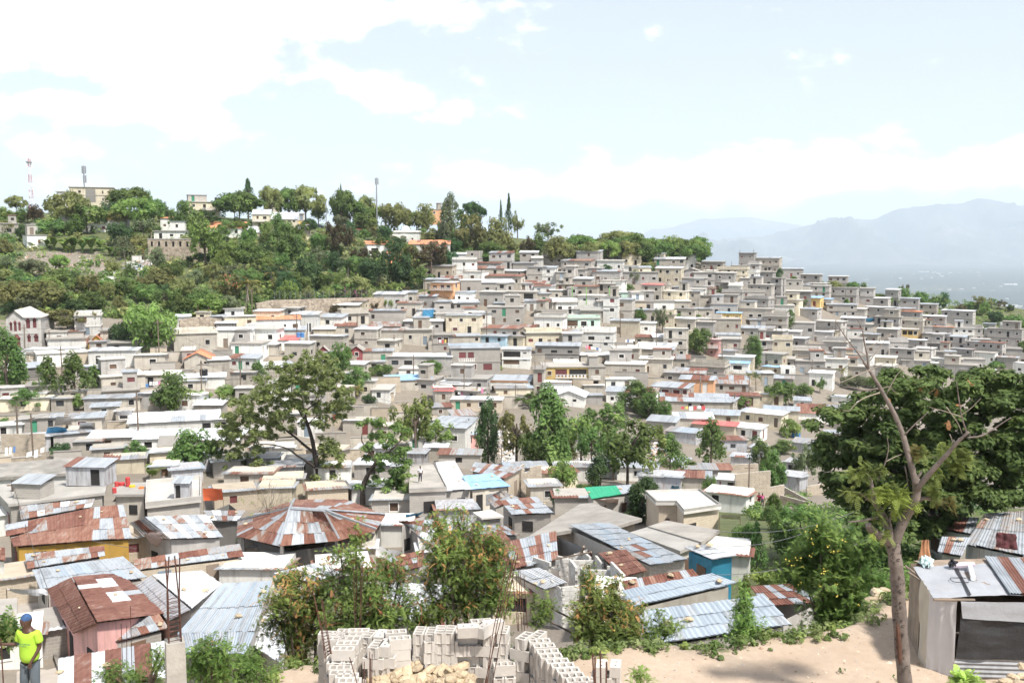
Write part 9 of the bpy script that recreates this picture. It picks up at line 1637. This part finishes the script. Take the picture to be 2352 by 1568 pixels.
# flag on the tree line, power cables over the slope
fp=corner('G',1222,1205,1.0);t=thing('flagpole','thin flagpole with a small blue and red flag','flag',fp);mb=MB();mb.tube([(0,0,-3),(0,0,5.0)],.04,5);mb.build('pole',M['metalg'],t);mb=MB();mb.quad((0,0,4.0),(.5,.1,3.7),(.45,.1,4.4),(0,0,4.95));mb.build('blue_half',M['lblue'],t);mb=MB();mb.quad((0,0,3.0),(.5,.1,2.9),(.5,.1,3.7),(0,0,4.0));mb.build('red_half',M['lred'],t)
cable('pale power cable crossing above the turquoise hut, upper',aty('P',380,740,44),aty('P',1650,560,60),.5,.014,'wire2');cable('pale power cable sloping across the yellow-flowered bush',aty('P',330,1140,36),aty('P',1980,690,44),.6,.012,'wire2');cable('thin cable above the shrubs, between the other two',aty('P',380,880,40),aty('P',1500,600,56),.5,.012,'wire2')
cable('cable strung over the ochre house roof to the lane pole',pg+Vector((0,0,-.2)),ph,.4,.02,'wire2');cable('cable running from the lane pole over the strip roofs',ph,corner('J',1250,900,3.2),.3,.02,'wire2');cable('cable from the leaning pole down to the white canvas',pg,corner('K',440,700,2.8),.4,.02,'wire')
# loose stones weighing down the near roofs
rs_=random.Random(61)
for t,u,v in NEAR:
 sh_=[q for q in t.children if q.name.startswith('roof_sheet')]
 if len(sh_)<4:continue
 for q in rs_.sample(sh_,2):
  vs_=q.data.vertices;k=rs_.randrange(0,len(vs_)-4,4);a=(vs_[k].co+vs_[k+2].co)/2;s=rs_.uniform(.10,.2)
  p=t.location+a+Vector((0,0,s*.5));o=link('stone',STM[rs_.randrange(5)],None,p,rs_.uniform(0,6),(s*1.2,s,s*.7));tag(o,None,'stone','stones weighing down tin roofs');f_=p.y*CP-p.z*SP;CLUT.append((o,CX+F*p.x/f_,vpix(p),'pale stone weighing down a tin roof'))
  # ------------------------------------------------------------------ labels that single out each thing
def rel(u,v):
 best=min(LM,key=lambda q:(q[0]-u)**2+2.2*(q[1]-v)**2);du,dv=u-best[0],v-best[1]
 if abs(dv)*1.5>abs(du):w='below the ' if dv>0 else 'above the '
 else:w='right of the ' if du>0 else 'left of the '
 far=math.hypot(du,dv)
 if far>45:w='well '+w if not w.startswith(('right','left'))else 'some way '+w
 return w+best[2]
items=[]
for t,u,v,st,wall,code,note,Wm,yd in HOUSES:
 if note:t['label']=note;continue
 nm=t.name.split('.')[0];hs=('','single-storey ','two-storey ','three-storey ','four-storey ')[min(st,4)]
 if nm=='yard_wall':lb='bare yard wall with coping'
 else:lb=(hs if nm=='house' else '')+WNAME[wall]+' '+nm+' with '+RNAME[code]
 items.append((t,u,v,lb+', '+rel(u,v)))
SH=dict(dome='umbrella-crowned',round='rounded',column='tall narrow',pine='feathery tiered',cone='pointed',airy='thin airy',bush='low',palm='palm',banana='banana')
for t,u,v,kind,lm_,note,fl,H_ in TREES:
 if note:t['label']=note;continue
 nm={'bush':'bush','banana':'banana plant','palm':'palm'}.get(kind,'tree')
 lb=(SH[kind]+' '+LFN.get(lm_,'green')+' '+nm)if kind not in('banana','palm')else 'leafy banana plant'
 items.append((t,u,v,lb+', '+rel(u,v)));t['group']='trees and bushes around the village' if kind!='banana' else 'banana plants on the hill'
for t,u,v,lb in CLUT:items.append((t,u,v,lb+', '+rel(u,v)))
grp={}
for q in items:grp.setdefault(q[3],[]).append(q)
ORDN=['leftmost','second from left','third from left','fourth from left','fifth from left','sixth from left','seventh from left','eighth from left','ninth from left','tenth from left']+['%dth from left'%k for k in range(11,40)]
for lb,lst in grp.items():
 if len(lst)==1:lst[0][0]['label']=lb
 else:
  lst.sort(key=lambda q:q[1])
  for i,q in enumerate(lst):q[0]['label']=lb+', '+('rightmost' if i==len(lst)-1 else ORDN[i])
for o in bpy.data.objects:
 if o.parent is None and 'category' in o and 'kind' not in o:o['kind']='thing'
 if o.parent is None and 'label' in o:
  w=o['label'].split()
  if len(w)>16:o['label']=' '.join(w).replace(' some way','').replace(' well','').replace(' tin roof',' roof').replace(' single-storey','').replace('single-storey ','')
seen={}
for o in bpy.data.objects:
 if o.parent is None and 'label' in o:seen.setdefault(o['label'],[]).append(o)
for lb,lst in seen.items():
 if len(lst)>1:print('DUP',lb,[o.name for o in lst])
 if len(lb.split())>16:print('LONG',len(lb.split()),lb)
for h in HOUSES:
 nm=h[0].name.split('.')[0]
 if nm in('house','shed'):h[0]['group']='houses of the hillside village' if nm=='house' else 'sheds of the hillside village'
